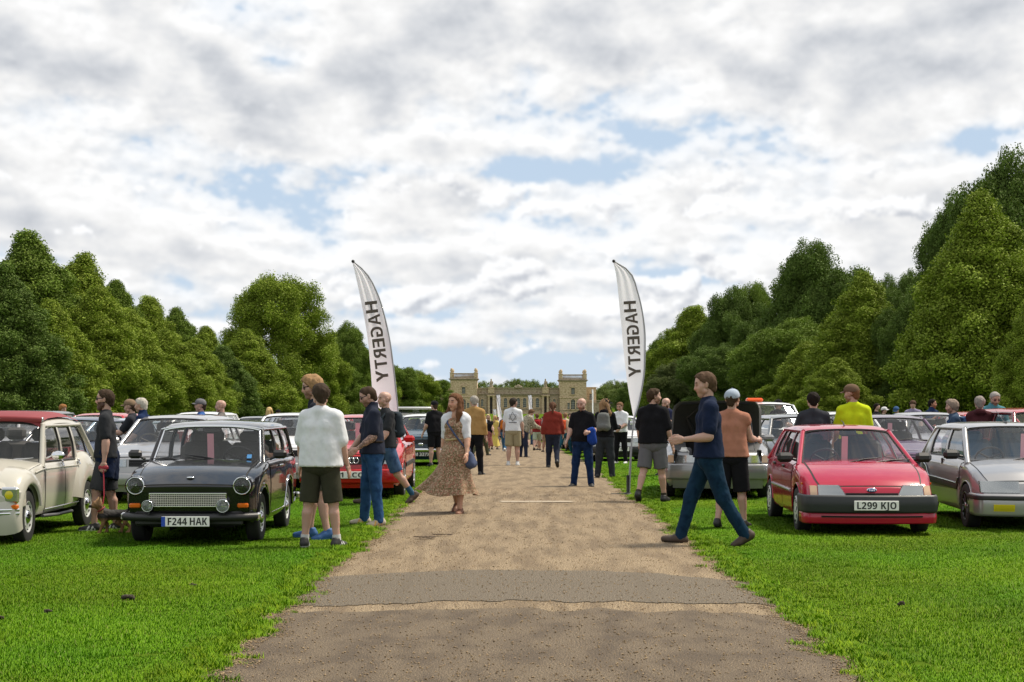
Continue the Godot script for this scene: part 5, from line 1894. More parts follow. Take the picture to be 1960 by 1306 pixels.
	if kind == "sedan" or kind == "coupe":
		C.panes = [[za - .14, zb - .03, mid + .03, midt + .03], [mid - .04, midt - .04, zd + .26, zc + .10]]
		C.posts = [[mid + .03, midt + .03, mid - .04, midt - .04], [zd + .26, zc + .10, zd + .02, zc + .01]]
	else:
		var m2 := lerpf(mid, zd, .58)
		var m2t := lerpf(midt, zc, .6)
		C.panes = [[za - .14, zb - .03, mid + .03, midt + .03], [mid - .04, midt - .04, m2 + .03, m2t + .03], [m2 - .05, m2t - .05, zd + (.28 if kind == "hatch" else .10), zc + .07]]
		C.posts = [[mid + .03, midt + .03, mid - .04, midt - .04], [m2 + .03, m2t + .03, m2 - .05, m2t - .05], [zd + (.28 if kind == "hatch" else .10), zc + .07, zd + .01, zc]]
	C.merge(q.get("cab", {}), true)
	cabin(car, M, S, C, q.get("frame_m", body), q.get("roof_m", body), rough)
	place(car, x, z, turn)
	car.set_meta("_shell", [S.zf, S.zr, za, cowl, W])
	return car

func make_cars() -> void:
	var M := car_mats()
	make_dyane()
	make_trabant()
	make_fiesta()
	make_peugeot()
	var red := paint("red", Color(.42, .010, .012), .26)
	var white := paint("white", Color(.66, .67, .68), .28)
	var silver := paint("silver", Color(.36, .355, .36), .30, .55)
	var navy := paint("navy", Color(.012, .020, .055), .25)
	var black := paint("black", Color(.008, .008, .010), .18)
	var gold := paint("champagne", Color(.27, .27, .275), .30, .5)
	var plum := paint("plum", Color(.085, .040, .085), .26, .3)
	var teal := paint("teal", Color(.008, .035, .055), .25)
	var pale := paint("pale_blue", Color(.28, .40, .50), .28)
	var grey := paint("grey", Color(.12, .125, .13), .3, .4)
	var maroon := paint("maroon", Color(.16, .012, .018), .27)
	# ---- left of the drive
	plain_car("red_saloon", "glossy red saloon with four-ring badge behind the standing men on the left", {"paint": red, "W": .85, "base": 2.55, "fo": .86, "ro": .95, "cowl": .93, "nose": .745, "roof": 1.40, "kind": "sedan", "plate": "11 LCC", "plate_y": .42, "rings": true, "lamp_y": .655, "lamp_h": .115, "lamp_x0": .40, "lamp_x1": .80, "grille_w": .30, "grille_h": .13, "slats": 5, "wheel": "alloy", "bumper_h": .24, "tag": true}, -2.70, -27.3, .0)
	plain_car("white_blue_saloon", "pale blue-white saloon with twin chrome grilles parked behind the black estate", {"paint": paint("ice", Color(.42, .47, .56), .26, .3), "W": .85, "base": 2.7, "fo": .75, "ro": .95, "cowl": .93, "nose": .76, "roof": 1.36, "kind": "sedan", "plate": "57 MHT", "plate_y": .40, "kidneys": true, "lamp_y": .665, "lamp_h": .10, "lamp_x0": .26, "lamp_x1": .78, "grille_w": .0, "wheel": "alloy", "bumper_m": M.black, "bumper_y": .44, "tag": false}, -5.05, -36.6, .02)
	plain_car("blue_hatchback", "dark blue-green vintage saloon with plate FM 337X and oval badge", {"paint": teal, "W": .82, "base": 2.5, "fo": .75, "ro": .85, "cowl": .93, "nose": .76, "roof": 1.36, "kind": "hatch", "roof_m": white, "plate": "FM 337X", "plate_y": .34, "plate_dark": true, "badge": .60, "lamp_y": .66, "lamp_h": .13, "grille_w": .40, "slats": 6, "bumper_m": M.chrome, "bumper_y": .46, "bumper_h": .10, "wheel": "steel", "rim_m": M.silver_wheel}, -2.36, -41.2, .0)
	plain_car("dark_blue_classic", "dark navy car half hidden behind the man with the dog", {"paint": navy, "W": .80, "base": 2.4, "fo": .70, "ro": .85, "cowl": .92, "nose": .72, "roof": 1.36, "kind": "sedan", "round": true, "lamp_y": .63, "wheel": "steel", "rim_m": M.silver_wheel, "bumper_m": M.chrome, "bumper_h": .1}, -7.78, -27.2, .0)
	plain_car("silver_estate", "silver estate seen behind the roof of the black estate", {"paint": silver, "W": .83, "base": 2.5, "fo": .75, "ro": .9, "cowl": .93, "nose": .74, "roof": 1.40, "kind": "estate"}, -5.75, -26.0, .0)
	plain_car("white_estate", "white estate with its back turned beyond the black estate's roof", {"paint": white, "W": .83, "base": 2.6, "fo": .8, "ro": .95, "cowl": .95, "nose": .76, "roof": 1.42, "kind": "estate"}, -4.35, -30.5, .03)
	plain_car("red_roofed_saloon", "old white car with red roof beyond the cream hatchback", {"paint": white, "roof_m": red, "frame_m": red, "W": .80, "base": 2.5, "cowl": .93, "nose": .76, "roof": 1.40, "kind": "hatch", "round": true, "lamp_y": .66, "wheel": "steel", "rim_m": M.silver_wheel}, -9.6, -35.5, .0)
	plain_car("pale_blue_saloon", "small pale blue classic beside the dog walker's shoulder", {"paint": pale, "W": .77, "base": 2.3, "fo": .7, "ro": .8, "cowl": .88, "nose": .72, "roof": 1.30, "kind": "sedan", "round": true, "lamp_y": .62, "wheel": "steel", "rim_m": M.silver_wheel, "bumper_m": M.chrome, "bumper_h": .1}, -8.0, -31.2, .0)
	plain_car("silver_hatch", "silver car with pale roof farthest left behind the fabric roof", {"paint": silver, "W": .84, "base": 2.55, "cowl": .95, "nose": .76, "roof": 1.46, "kind": "estate"}, -10.3, -30.2, .0)
	plain_car("grey_estate", "grey estate partly hidden behind the fabric roof of the cream hatchback", {"paint": grey, "W": .84, "base": 2.6, "cowl": .95, "nose": .76, "roof": 1.45, "kind": "estate"}, -11.9, -37.0, .0)
	var tail := plain_car("white_tailgate_car", "white hatchback with its tailgate raised, backing onto the left row", {"paint": white, "W": .84, "base": 2.55, "cowl": .95, "nose": .78, "roof": 1.42, "kind": "hatch", "cab": {"no_rear": true}}, -3.1, -50.0, PI)
	var g := Geo.new()
	var rows := []
	for k in 7:
		var v := k / 6.0
		var row := PackedVector3Array()
		for j in 9:
			var x := (j / 4.0 - 1.0)
			row.push_back(Vector3(x * .62, 1.42 + .30 * v - .05 * v * v, -1.62 - .85 * v - .04 * (1.0 - x * x)))
		rows.push_back(row)
	g.grid(rows)
	var lid := part("tailgate", g, M.glass, tail)
	g = Geo.new()
	g.tube([rows[0][0], rows[3][0], rows[6][0], rows[6][4], rows[6][8], rows[3][8], rows[0][8]], [.04], 6)
	part("frame", g, white, lid)
	# ---- right of the drive
	var saab := plain_car("champagne_saloon", "silver-grey saloon with its bonnet raised beside the walking man", {"paint": gold, "W": .87, "base": 2.68, "fo": .85, "ro": .95, "cowl": .95, "nose": .76, "roof": 1.42, "kind": "sedan", "lifted": true, "lamp_y": .685, "lamp_h": .12, "lamp_x0": .36, "lamp_x1": .82, "grille_w": .30, "ind_m": mat("pale_amber", Color(.62, .42, .28), .15), "wheel": "alloy", "bumper_y": .50, "bumper_h": .26, "plate_y": .46}, 3.62, -27.2, -.10)
	open_bonnet(saab, M, gold)
	plain_car("dark_hatchback", "dark hatchback with a silver mirror beyond the raised bonnet", {"paint": grey, "W": .84, "base": 2.55, "cowl": .94, "nose": .74, "roof": 1.40, "kind": "hatch", "mirror_m": silver}, 5.55, -29.3, .0)
	plain_car("plum_hatchback", "plum coloured hatchback right behind the bright red one", {"paint": plum, "W": .87, "base": 2.6, "fo": .82, "cowl": .93, "nose": .73, "roof": 1.40, "kind": "hatch", "lamp_y": .65, "tag": true}, 6.75, -27.4, -.02)
	plain_car("black_white_saloon", "black and white car facing the drive beside the right flag", {"paint": white, "W": .85, "base": 2.6, "cowl": .92, "nose": .77, "roof": 1.38, "kind": "sedan", "plate": "A8  91T", "plate_y": .42, "bumper_m": M.black, "valance_m": M.black, "lamp_y": .67, "lamp_x0": .40, "grille_w": .36, "wheel": "steel"}, 3.15, -46.2, .0)
	plain_car("maroon_estate", "dark red estate at the right edge behind the silver hatchback", {"paint": maroon, "roof_m": red, "W": .86, "base": 2.7, "cowl": .98, "nose": .80, "roof": 1.52, "kind": "estate", "round": true, "lamp_y": .68}, 9.1, -26.0, -.03)
	plain_car("white_estate_car", "white car behind the man in the lime shirt", {"paint": white, "W": .83, "cowl": .93, "nose": .75, "roof": 1.43, "kind": "estate"}, 7.3, -33.5, .0)
	plain_car("light_silver_saloon", "pale silver car behind the plum hatchback", {"paint": silver, "W": .84, "cowl": .94, "nose": .75, "roof": 1.42, "kind": "sedan"}, 9.4, -34.2, .0)
	plain_car("red_far_hatchback", "red car far back between the people on the right", {"paint": red, "W": .84, "cowl": .94, "nose": .75, "roof": 1.42, "kind": "hatch"}, 11.7, -37.5, .0)
	# ring of a spare wheel carrier on the maroon estate
	var rescue := plain_car("pale_van", "white van with an orange light bar behind the raised bonnet", {"paint": white, "W": .86, "base": 2.7, "cowl": 1.02, "nose": .84, "roof": 1.66, "kind": "estate"}, 6.3, -37.6, .0)
	g = Geo.new()
	g.box(Vector3(-.30, 1.72, .1), Vector3(.42, .10, .2), .04)
	part("light_bar", g, mat("orange_lens", Color(.72, .09, .01), .2), rescue)
	# ---- the long rows beyond, both sides: a few patterns copied down the avenue
	var pats := []
	for p in [["hatch", silver, 1.40], ["sedan", navy, 1.38], ["estate", white, 1.42], ["hatch", red, 1.36], ["sedan", grey, 1.38], ["hatch", pale, 1.36]]:
		pats.append(p)
	var colour := ["silver", "navy blue", "white", "red", "grey", "pale blue"]
	var made := {}
	rng.seed = 41
	var spots := []
	for k in 9:
		spots.append([-2.6 - rng.randf() * .3, -50.5 - k * 8.5 - (5.0 if k == 0 else 0.0), "left", "beside the drive"])
		spots.append([3.3 + rng.randf() * .3, -53.0 - k * 8.5, "right", "beside the drive"])
	for k in 8:
		spots.append([-5.4 - rng.randf() * .4, -44.0 - k * 8.0, "left", "in the second file"])
		spots.append([-8.2 - rng.randf() * .4, -41.0 - k * 8.5, "left", "in the third file"])
		spots.append([6.1 + rng.randf() * .4, -45.0 - k * 8.0, "right", "in the second file"])
		spots.append([9.0 + rng.randf() * .4, -42.0 - k * 8.5, "right", "in the third file"])
	for k in 5:
		spots.append([-11.6 - rng.randf(), -44.0 - k * 9.0, "left", "in the outermost file"])
		spots.append([12.6 + rng.randf(), -45.0 - k * 9.0, "right", "in the outermost file"])
	var count := {}
	for k in spots.size():
		var s: Array = spots[k]
		var c := (k * 5 + k / 6) % 6
		var lab: String = s[2] + s[3]
		count[lab] = count.get(lab, 0) + 1
		var label := "%s %s car, %s %s on the %s" % [colour[c], {"hatch": "hatchback", "sedan": "saloon", "estate": "estate"}[pats[c][0]], ORDINAL[count[lab] - 1], s[3], s[2]]
		var o: Node3D
		if not made.has(c):
			o = plain_car("parked_car", label, {"paint": pats[c][1], "kind": pats[c][0], "roof": pats[c][2], "W": .83, "cowl": .93, "nose": .74, "plate": "", "rough": true}, 0, 0, 0, "cars parked in rows along the drive")
			made[c] = o
		else:
			o = made[c].duplicate()
			o.name = numbered("parked_car")
			add_child(o)
			tag(o, label, "car", "cars parked in rows along the drive")
		place(o, s[0], s[1], rng.randf_range(-.04, .04) + (PI if rng.randf() < .2 else 0.0))

func open_bonnet(car: Node3D, M: Dictionary, body: Material) -> void:
	var s: Array = car.get_meta("_shell")
	var zf: float = s[0]
	var za: float = s[2]
	var cowl: float = s[3]
	var W: float = s[4]
	# engine bay
	var g := Geo.new()
	g.box(Vector3(0, .50, (za + zf) / 2 - .05), Vector3(W * 1.55, .06, zf - za - .2))
	g.box(Vector3(0, .72, za + .07), Vector3(W * 1.6, .42, .05)); g.box(Vector3(0, .62, zf - .16), Vector3(W * 1.5, .22, .04))
	for e in [-1.0, 1.0]:
		g.box(Vector3(e * W * .80, .66, (za + zf) / 2), Vector3(.05, .34, zf - za - .2))
	part("engine_bay", g, M.dark, car)
	g = Geo.new()
	g.box(Vector3(-.05, .72, (za + zf) / 2 + .05), Vector3(.55, .22, .45), .04); g.box(Vector3(-.05, .85, (za + zf) / 2), Vector3(.42, .06, .22), .02)
	for k in 5:
		g.tube([Vector3(-.22 + k * .09, .86, (za + zf) / 2 + .02), Vector3(-.22 + k * .09, .84, (za + zf) / 2 + .26), Vector3(-.22 + k * .09, .70, (za + zf) / 2 + .33)], [.026], 6)
	part("engine", g, mat("engine_grey", Color(.10, .10, .10), .4, .6), car)
	g = Geo.new()
	g.box(Vector3(.50, .76, za + .45), Vector3(.28, .2, .2), .02)
	g.box(Vector3(-.52, .78, za + .65), Vector3(.2, .16, .26), .03)
	part("battery", g, M.grey, car)
	g = Geo.new()
	g.lathe([[.07, 0], [.09, .1], [.05, .14], [.05, .17]], 12)
	var cap := part("fluid_bottle", g, M.plate, car)
	cap.position = Vector3(-.55, .70, zf - .35)
	# the lid itself, hinged at the scuttle and standing open
	var skin := Geo.new()
	var inner := Geo.new()
	var rows := []
	var rin := []
	var len := zf - za - .12
	for k in 9:
		var v := k / 8.0
		var row := PackedVector3Array()
		var r2 := PackedVector3Array()
		for j in 13:
			var x := j / 6.0 - 1.0
			var wd := W * lerpf(.90, .84, v) - .10 * pow(maxf(v - .75, 0.0) * 4.0, 2)
			var p := Vector3(x * wd, -.035 * x * x + .05 * sin(PI * v) * .6 - .10 * v * v, v * len)
			row.push_back(p + Vector3(0, .012, 0))
			r2.push_back(Vector3(p.x * .945, p.y, lerpf(.04, len - .045, v)) + Vector3(0, -.012, 0))
		rows.push_back(row); rin.push_back(r2)
	skin.grid(rows)
	inner.grid(rin)
	for x in [-.35, 0.0, .35]:
		inner.tube([Vector3(x, -.02, .1), Vector3(x * 1.4, -.01, len * .55), Vector3(x * .6, -.07, len - .08)], [.035], 6)
	var at := Transform3D(Basis(Vector3.RIGHT, -.80), Vector3(0, cowl + .02, za + .08))
	var b := part("bonnet", skin, body, car)
	b.transform = at
	part("lining", inner, mat("bonnet_lining", Color(.016, .016, .017), .7), b)
	g = Geo.new()
	g.tube([Vector3(W * .72, .80, zf - .35), Vector3(W * .66, 1.30, za + .62)], [.009], 5)
	part("prop_stay", g, M.grey, car)

# ------------------------------------------------------------------ people: tapered bones joined by a smooth union and meshed as surface nets
var crease := FastNoiseLite.new()

func nets(bones: Array, cell: float, k: float, planes := [], wrinkle := 0.0, wfreq := 14.0) -> Geo:
	var lo := Vector3.INF
	var hi := -Vector3.INF
	var m := 2.6 * k + cell * 1.5
	for b in bones:
		var r: float = maxf(b[2], b[3]) + m
		lo = lo.min((b[0] as Vector3).min(b[1]) - Vector3.ONE * r)
		hi = hi.max((b[0] as Vector3).max(b[1]) + Vector3.ONE * r)
	var nx := int((hi.x - lo.x) / cell) + 2
	var ny := int((hi.y - lo.y) / cell) + 2
	var nz := int((hi.z - lo.z) / cell) + 2
	var f := PackedFloat32Array()
	f.resize(nx * ny * nz)
	var ik := 1.0 / k
	for b in bones:
		var a: Vector3 = b[0]
		var e: Vector3 = b[1]
		var ra: float = b[2]
		var rb: float = b[3]
		var r := maxf(ra, rb) + 2.6 * k
		var ax := a.x - lo.x
		var ay := a.y - lo.y
		var az := a.z - lo.z
		var dx := e.x - a.x
		var dy := e.y - a.y
		var dz := e.z - a.z
		var il := 1.0 / maxf(dx * dx + dy * dy + dz * dz, 1e-9)
		var x0 := maxi(int((minf(a.x, e.x) - r - lo.x) / cell), 0)
		var x1 := mini(int((maxf(a.x, e.x) + r - lo.x) / cell) + 1, nx - 1)
		var y0 := maxi(int((minf(a.y, e.y) - r - lo.y) / cell), 0)
		var y1 := mini(int((maxf(a.y, e.y) + r - lo.y) / cell) + 1, ny - 1)
		var z0 := maxi(int((minf(a.z, e.z) - r - lo.z) / cell), 0)
		var z1 := mini(int((maxf(a.z, e.z) + r - lo.z) / cell) + 1, nz - 1)
		for z in range(z0, z1 + 1):
			var pz := z * cell - az
			for y in range(y0, y1 + 1):
				var py := y * cell - ay
				var o := (z * ny + y) * nx
				var yz := py * dy + pz * dz
				for x in range(x0, x1 + 1):
					var px := x * cell - ax
					var t := clampf((px * dx + yz) * il, 0.0, 1.0)
					var qx := px - dx * t
					var qy := py - dy * t
					var qz := pz - dz * t
					var d := (sqrt(qx * qx + qy * qy + qz * qz) - ra - (rb - ra) * t) * ik
					if d < 2.6:
						f[o + x] += exp(-d)
	var far := -2.6 * k
	for i in f.size():
		f[i] = k * log(f[i]) if f[i] > .075 else far
	for pl in planes:
		var pn: Vector3 = pl[0]
		for z in nz:
			for y in ny:
				var o := (z * ny + y) * nx
				var base: float = pl[1] - pn.y * (lo.y + y * cell) - pn.z * (lo.z + z * cell)
				for x in nx:
					if f[o + x] > far:
						f[o + x] = minf(f[o + x], base - pn.x * (lo.x + x * cell))
	var g := Geo.new()
	var cv := PackedInt32Array()
	cv.resize(f.size())
	cv.fill(-1)
	var sx := 1
	var sy := nx
	var sz := nx * ny
	var corner := [0, sx, sy, sx + sy, sz, sx + sz, sy + sz, sx + sy + sz]
	var cpos := [Vector3(0, 0, 0), Vector3(1, 0, 0), Vector3(0, 1, 0), Vector3(1, 1, 0), Vector3(0, 0, 1), Vector3(1, 0, 1), Vector3(0, 1, 1), Vector3(1, 1, 1)]
	var edges := [[0, 1], [2, 3], [4, 5], [6, 7], [0, 2], [1, 3], [4, 6], [5, 7], [0, 4], [1, 5], [2, 6], [3, 7]]
	var axes := [[sx, sy, sz, Vector3.RIGHT], [sy, sz, sx, Vector3.UP], [sz, sx, sy, Vector3.BACK]]
	for z in range(1, nz - 1):
		for y in range(1, ny - 1):
			var o := (z * ny + y) * nx
			for x in range(1, nx - 1):
				var i := o + x
				var inside := f[i] > 0.0
				for ax in axes:
					var step: int = ax[0]
					if (f[i + step] > 0.0) == inside:
						continue
					var q: PackedInt32Array = [0, 0, 0, 0]
					var c4 := [i - ax[1] - ax[2], i - ax[2], i, i - ax[1]]
					for n in 4:
						var c: int = c4[n]
						if cv[c] < 0:
							var sum := Vector3.ZERO
							var cnt := 0
							for e in edges:
								var va: float = f[c + corner[e[0]]]
								var vb: float = f[c + corner[e[1]]]
								if (va > 0.0) != (vb > 0.0):
									sum += (cpos[e[0]] as Vector3).lerp(cpos[e[1]], va / (va - vb))
									cnt += 1
							cv[c] = g.v.size()
							g.v.push_back(lo + (Vector3(c % nx, (c / nx) % ny, c / sz) + sum / maxf(cnt, 1)) * cell)
							g.n.push_back(Vector3.ZERO)
						q[n] = cv[c]
					var nn := (g.v[q[2]] - g.v[q[0]]).cross(g.v[q[3]] - g.v[q[1]])
					var want: Vector3 = ax[3]
					if not inside:
						want = -want
					if nn.dot(want) < 0.0:
						nn = -nn
						g.ix.append_array(PackedInt32Array([q[0], q[1], q[2], q[0], q[2], q[3]]))
					else:
						g.ix.append_array(PackedInt32Array([q[0], q[2], q[1], q[0], q[3], q[2]]))
					for n in 4:
						g.n[q[n]] += nn
	for i in g.v.size():
		g.n[i] = g.n[i].normalized()
		if wrinkle > 0.0:
			var p := g.v[i]
			g.v[i] = p + g.n[i] * wrinkle * (crease.get_noise_3d(p.x * wfreq, p.y * wfreq * .55, p.z * wfreq) + .5 * crease.get_noise_3d(p.x * wfreq * 2.3 + 9.0, p.y * wfreq * 1.6, p.z * wfreq * 2.3))
	if wrinkle > 0.0:
		for i in g.v.size():
			g.n[i] *= .0001
		for t in range(0, g.ix.size(), 3):
			var a := g.ix[t]
			var b := g.ix[t + 1]
			var c := g.ix[t + 2]
			var nn := (g.v[c] - g.v[a]).cross(g.v[b] - g.v[a])
			g.n[a] += nn; g.n[b] += nn; g.n[c] += nn
		for i in g.v.size():
			g.n[i] = g.n[i].normalized()
	g.c.resize(g.v.size())
	g.c.fill(Color.WHITE)
	g.t.resize(g.v.size())
	return g

var heads := {}
func head_geo(beard: int) -> Geo:    # 0 clean, 1 full beard, 2 stubble; the colours multiply the skin
	if heads.has(beard):
		return heads[beard]
	var b := [[Vector3(0, .035, -.022), Vector3(0, .045, .012), .086, .080], [Vector3(0, .0, .03), Vector3(0, -.078, .048), .064, .040], [Vector3(-.03, -.03, .05), Vector3(.03, -.03, .05), .042, .042],
		[Vector3(0, .018, .088), Vector3(0, -.022, .106), .010, .014], [Vector3(-.014, -.026, .092), Vector3(.014, -.026, .092), .010, .010], [Vector3(-.036, .034, .075), Vector3(.036, .034, .075), .017, .017], [Vector3(0, -.094, .066), Vector3(0, -.098, .060), .020, .022],
		[Vector3(-.017, -.057, .081), Vector3(.017, -.057, .081), .010, .010], [Vector3(-.052, -.06, .02), Vector3(.052, -.06, .02), .026, .026]]
	for s in [-1.0, 1.0]:
		b.append([Vector3(s * .083, .018, -.012), Vector3(s * .080, -.022, -.002), .013, .009])
		b.append([Vector3(s * .058, -.005, .045), Vector3(s * .05, -.02, .055), .025, .022])
	if beard == 1:
		b.append_array([[Vector3(-.045, -.075, .035), Vector3(0, -.108, .065), .028, .026], [Vector3(.045, -.075, .035), Vector3(0, -.108, .065), .028, .026]])
	var g := nets(b, .0072, .007)
	for i in g.v.size():
		var p := g.v[i]
		var c := Color.WHITE
		if p.z > .05 and absf(p.y + .058) < .009 and absf(p.x) < .026:
			c = Color(.72, .42, .40)
		elif p.z > .06 and absf(p.y - .040) < .006 and absf(absf(p.x) - .034) < .020:
			c = Color(.22, .16, .12)
		elif absf(p.y - .012) < .008 and absf(absf(p.x) - .033) < .014 and p.z > .05:
			c = Color(.66, .55, .52)
		elif p.z > .08 and p.y < .0 and p.y > -.035:
			c = Color(1.0, .88, .86)
		if beard > 0 and p.y < -.038 - .3 * absf(p.x) + (.035 if absf(p.x) > .055 else 0.0) and p.z > -.005 and not (p.y > -.066 and absf(p.x) < .026 and p.y < -.050):
			c = Color(.16, .11, .08) if beard == 1 else Color(.62, .56, .52)
		g.c[i] = c
	for s in [-1.0, 1.0]:
		g.col = Color(1.5, 1.6, 1.7)
		g.ball(Vector3(s * .033, .013, .071), Vector3(.013, .0085, .0125), 10, 6)
		g.col = Color(.10, .08, .06)
		g.ball(Vector3(s * .033, .013, .0795), Vector3(.0058, .0062, .0052), 8, 5)
	g.col = Color.WHITE
	heads[beard] = g
	return g

var hands := {}
func hand_geo(kind: String) -> Geo:   # right hand: wrist at the origin, fingers down, palm towards -x ... thumb forward (+z)
	if hands.has(kind):
		return hands[kind]
	var b := [[Vector3(0, .01, 0), Vector3(0, -.03, .004), .024, .026], [Vector3(0, -.03, -.022), Vector3(-.002, -.085, -.028), .017, .013], [Vector3(0, -.03, .002), Vector3(0, -.092, .0), .018, .014], [Vector3(0, -.03, .020), Vector3(0, -.088, .026), .018, .013]]
	var curl := .35 if kind == "open" else 1.15
	for n in 4:
		var z: float = [.030, .010, -.010, -.029][n]
		var len: float = [.072, .080, .074, .058][n]
		var p := Vector3(0, -.088 + .006 * absf(n - 1.3), z)
		var a := .12
		for s in 3:
			var q: Vector3 = p + Vector3(-sin(a), -cos(a), (z - .0) * .06) * len * [.45, .31, .24][s]
			b.append([p, q, .0092 - s * .0007, .0086 - s * .0008])
			p = q
			a += curl * (.9 if s == 0 else .7)
	b.append([Vector3(-.006, -.025, .022), Vector3(-.016, -.058, .046), .014, .012])
	b.append([Vector3(-.016, -.058, .046), Vector3(-.024, -.088, .050), .0105, .0095])
	b.append([Vector3(-.024, -.088, .050), Vector3(-.028, -.108, .048), .009, .0078])
	hands[kind] = nets(b, .0060, .0042)
	return hands[kind]

func rot_x(v: Vector3, a: float) -> Vector3:   # positive swings a hanging limb forward (+z)
	return Vector3(v.x, v.y * cos(a) + v.z * sin(a), -v.y * sin(a) + v.z * cos(a))

func pose(p: Dictionary) -> Dictionary:
	var k: float = p.h / 1.76
	var lean: float = deg_to_rad(p.get("lean", 0.0))
	var J := {"k": k}
	var pel := Vector3(0, .93 * k, 0)
	J.pelvis = pel
	var upv := Vector3(0, cos(lean), sin(lean))
	J.up = upv
	var fat: float = p.get("fat", 1.0)
	var sw: float = .168 * k * p.get("shoulders", 1.0)
	J.chest = pel + upv * .36 * k
	J.neck = pel + upv * .535 * k
	var hy: float = deg_to_rad(p.get("yaw", 0.0))
	var hp: float = deg_to_rad(p.get("pitch", 0.0)) + lean * .6
	J.head_basis = Basis(Vector3.UP, hy) * Basis(Vector3.RIGHT, hp)
	J.head = J.neck + upv * .066 * k + J.head_basis * Vector3(0, .092 * k, .018 * k)
	for i in 2:
		var s := -1.0 if i == 0 else 1.0
		var l: Array = p.get("legs", [[0, 3, 0], [0, 3, 0]])[i]
		var hip := pel + Vector3(s * .088 * k, -.03 * k, 0)
		var d := rot_x(Vector3(s * sin(deg_to_rad(l[1])), -cos(deg_to_rad(l[1])), 0), deg_to_rad(l[0]))
		var knee := hip + d * .425 * k
		var d2 := rot_x(d, -deg_to_rad(l[2]))
		var ankle := knee + d2 * .41 * k
		J["hip%d" % i] = hip
		J["knee%d" % i] = knee
		J["ankle%d" % i] = ankle
		J["foot_a%d" % i] = deg_to_rad(clampf(l[0] - l[2], -60, 30)) * (.75 if l[0] - l[2] < 0 else .5)
		J["toe_out%d" % i] = s * deg_to_rad(l[3] if l.size() > 3 else 9.0)
		var a: Array = p.get("arms", [[4, 7, 12], [4, 7, 12]])[i]
		var sh: Vector3 = J.neck + upv * -.078 * k + Vector3(s * sw, 0, 0)
		var u := rot_x(Vector3(s * sin(deg_to_rad(a[1])), -cos(deg_to_rad(a[1])), 0), deg_to_rad(a[0]) + lean * .0)
		var el := sh + u * .285 * k
		var fdir := rot_x(u, deg_to_rad(a[2]))
		if a.size() > 3:
			fdir = Basis(Vector3.UP, -s * deg_to_rad(a[3])) * fdir
		var wr := el + fdir * .245 * k
		J["sh%d" % i] = sh
		J["el%d" % i] = el
		J["wr%d" % i] = wr
		J["fd%d" % i] = fdir
	var low: float = minf(J.ankle0.y, J.ankle1.y) - .085 * k
	for key in J.keys():
		if J[key] is Vector3 and key != "up" and not key.begins_with("fd"):
			J[key] = J[key] - Vector3(0, low, 0)
	J.fat = fat
	return J

func torso_bones(J: Dictionary, grow: float, from := -.06, to := .47, skirt_out := 0.0) -> Array:
	var k: float = J.k
	var f: float = J.fat
	var u: Vector3 = J.up
	var P: Vector3 = J.pelvis
	var X := Vector3.RIGHT
	var bk := u.cross(X).normalized()     # points to the back
	var b := []
	for s in [-1.0, 1.0]:
		if from < .05:
			b.append([P + X * s * .072 * k + u * from * k, P + X * s * .062 * k * f + u * .16 * k, .100 * k * lerpf(1.0, f, .6) + grow + skirt_out, .088 * k * f + grow + skirt_out * .4])
		b.append([P + X * s * .062 * k * f + u * .15 * k, P + X * s * .078 * k + u * .35 * k, .088 * k * f + grow, .094 * k * lerpf(1.0, f, .4) + grow])
		b.append([P + X * s * .078 * k + u * .36 * k, P + X * s * .090 * k + u * .43 * k, .088 * k + grow, .060 * k + grow])
		if to > .46:
			b.append([(J.neck as Vector3) - u * .010 * k, J.sh0.lerp(J.neck, .10) if s < 0 else J.sh1.lerp(J.neck, .10), .042 * k + grow, .047 * k + grow])
	if f > 1.08:
		b.append([P + u * .09 * k - bk * .045 * k, P + u * .24 * k - bk * .03 * k, .12 * k * f + grow, .10 * k * f + grow])
	return b

func ball_cut(n: Vector3, at: Vector3) -> Array:
	return [n, n.dot(at)]

const SKIN := Color(.44, .270, .205)

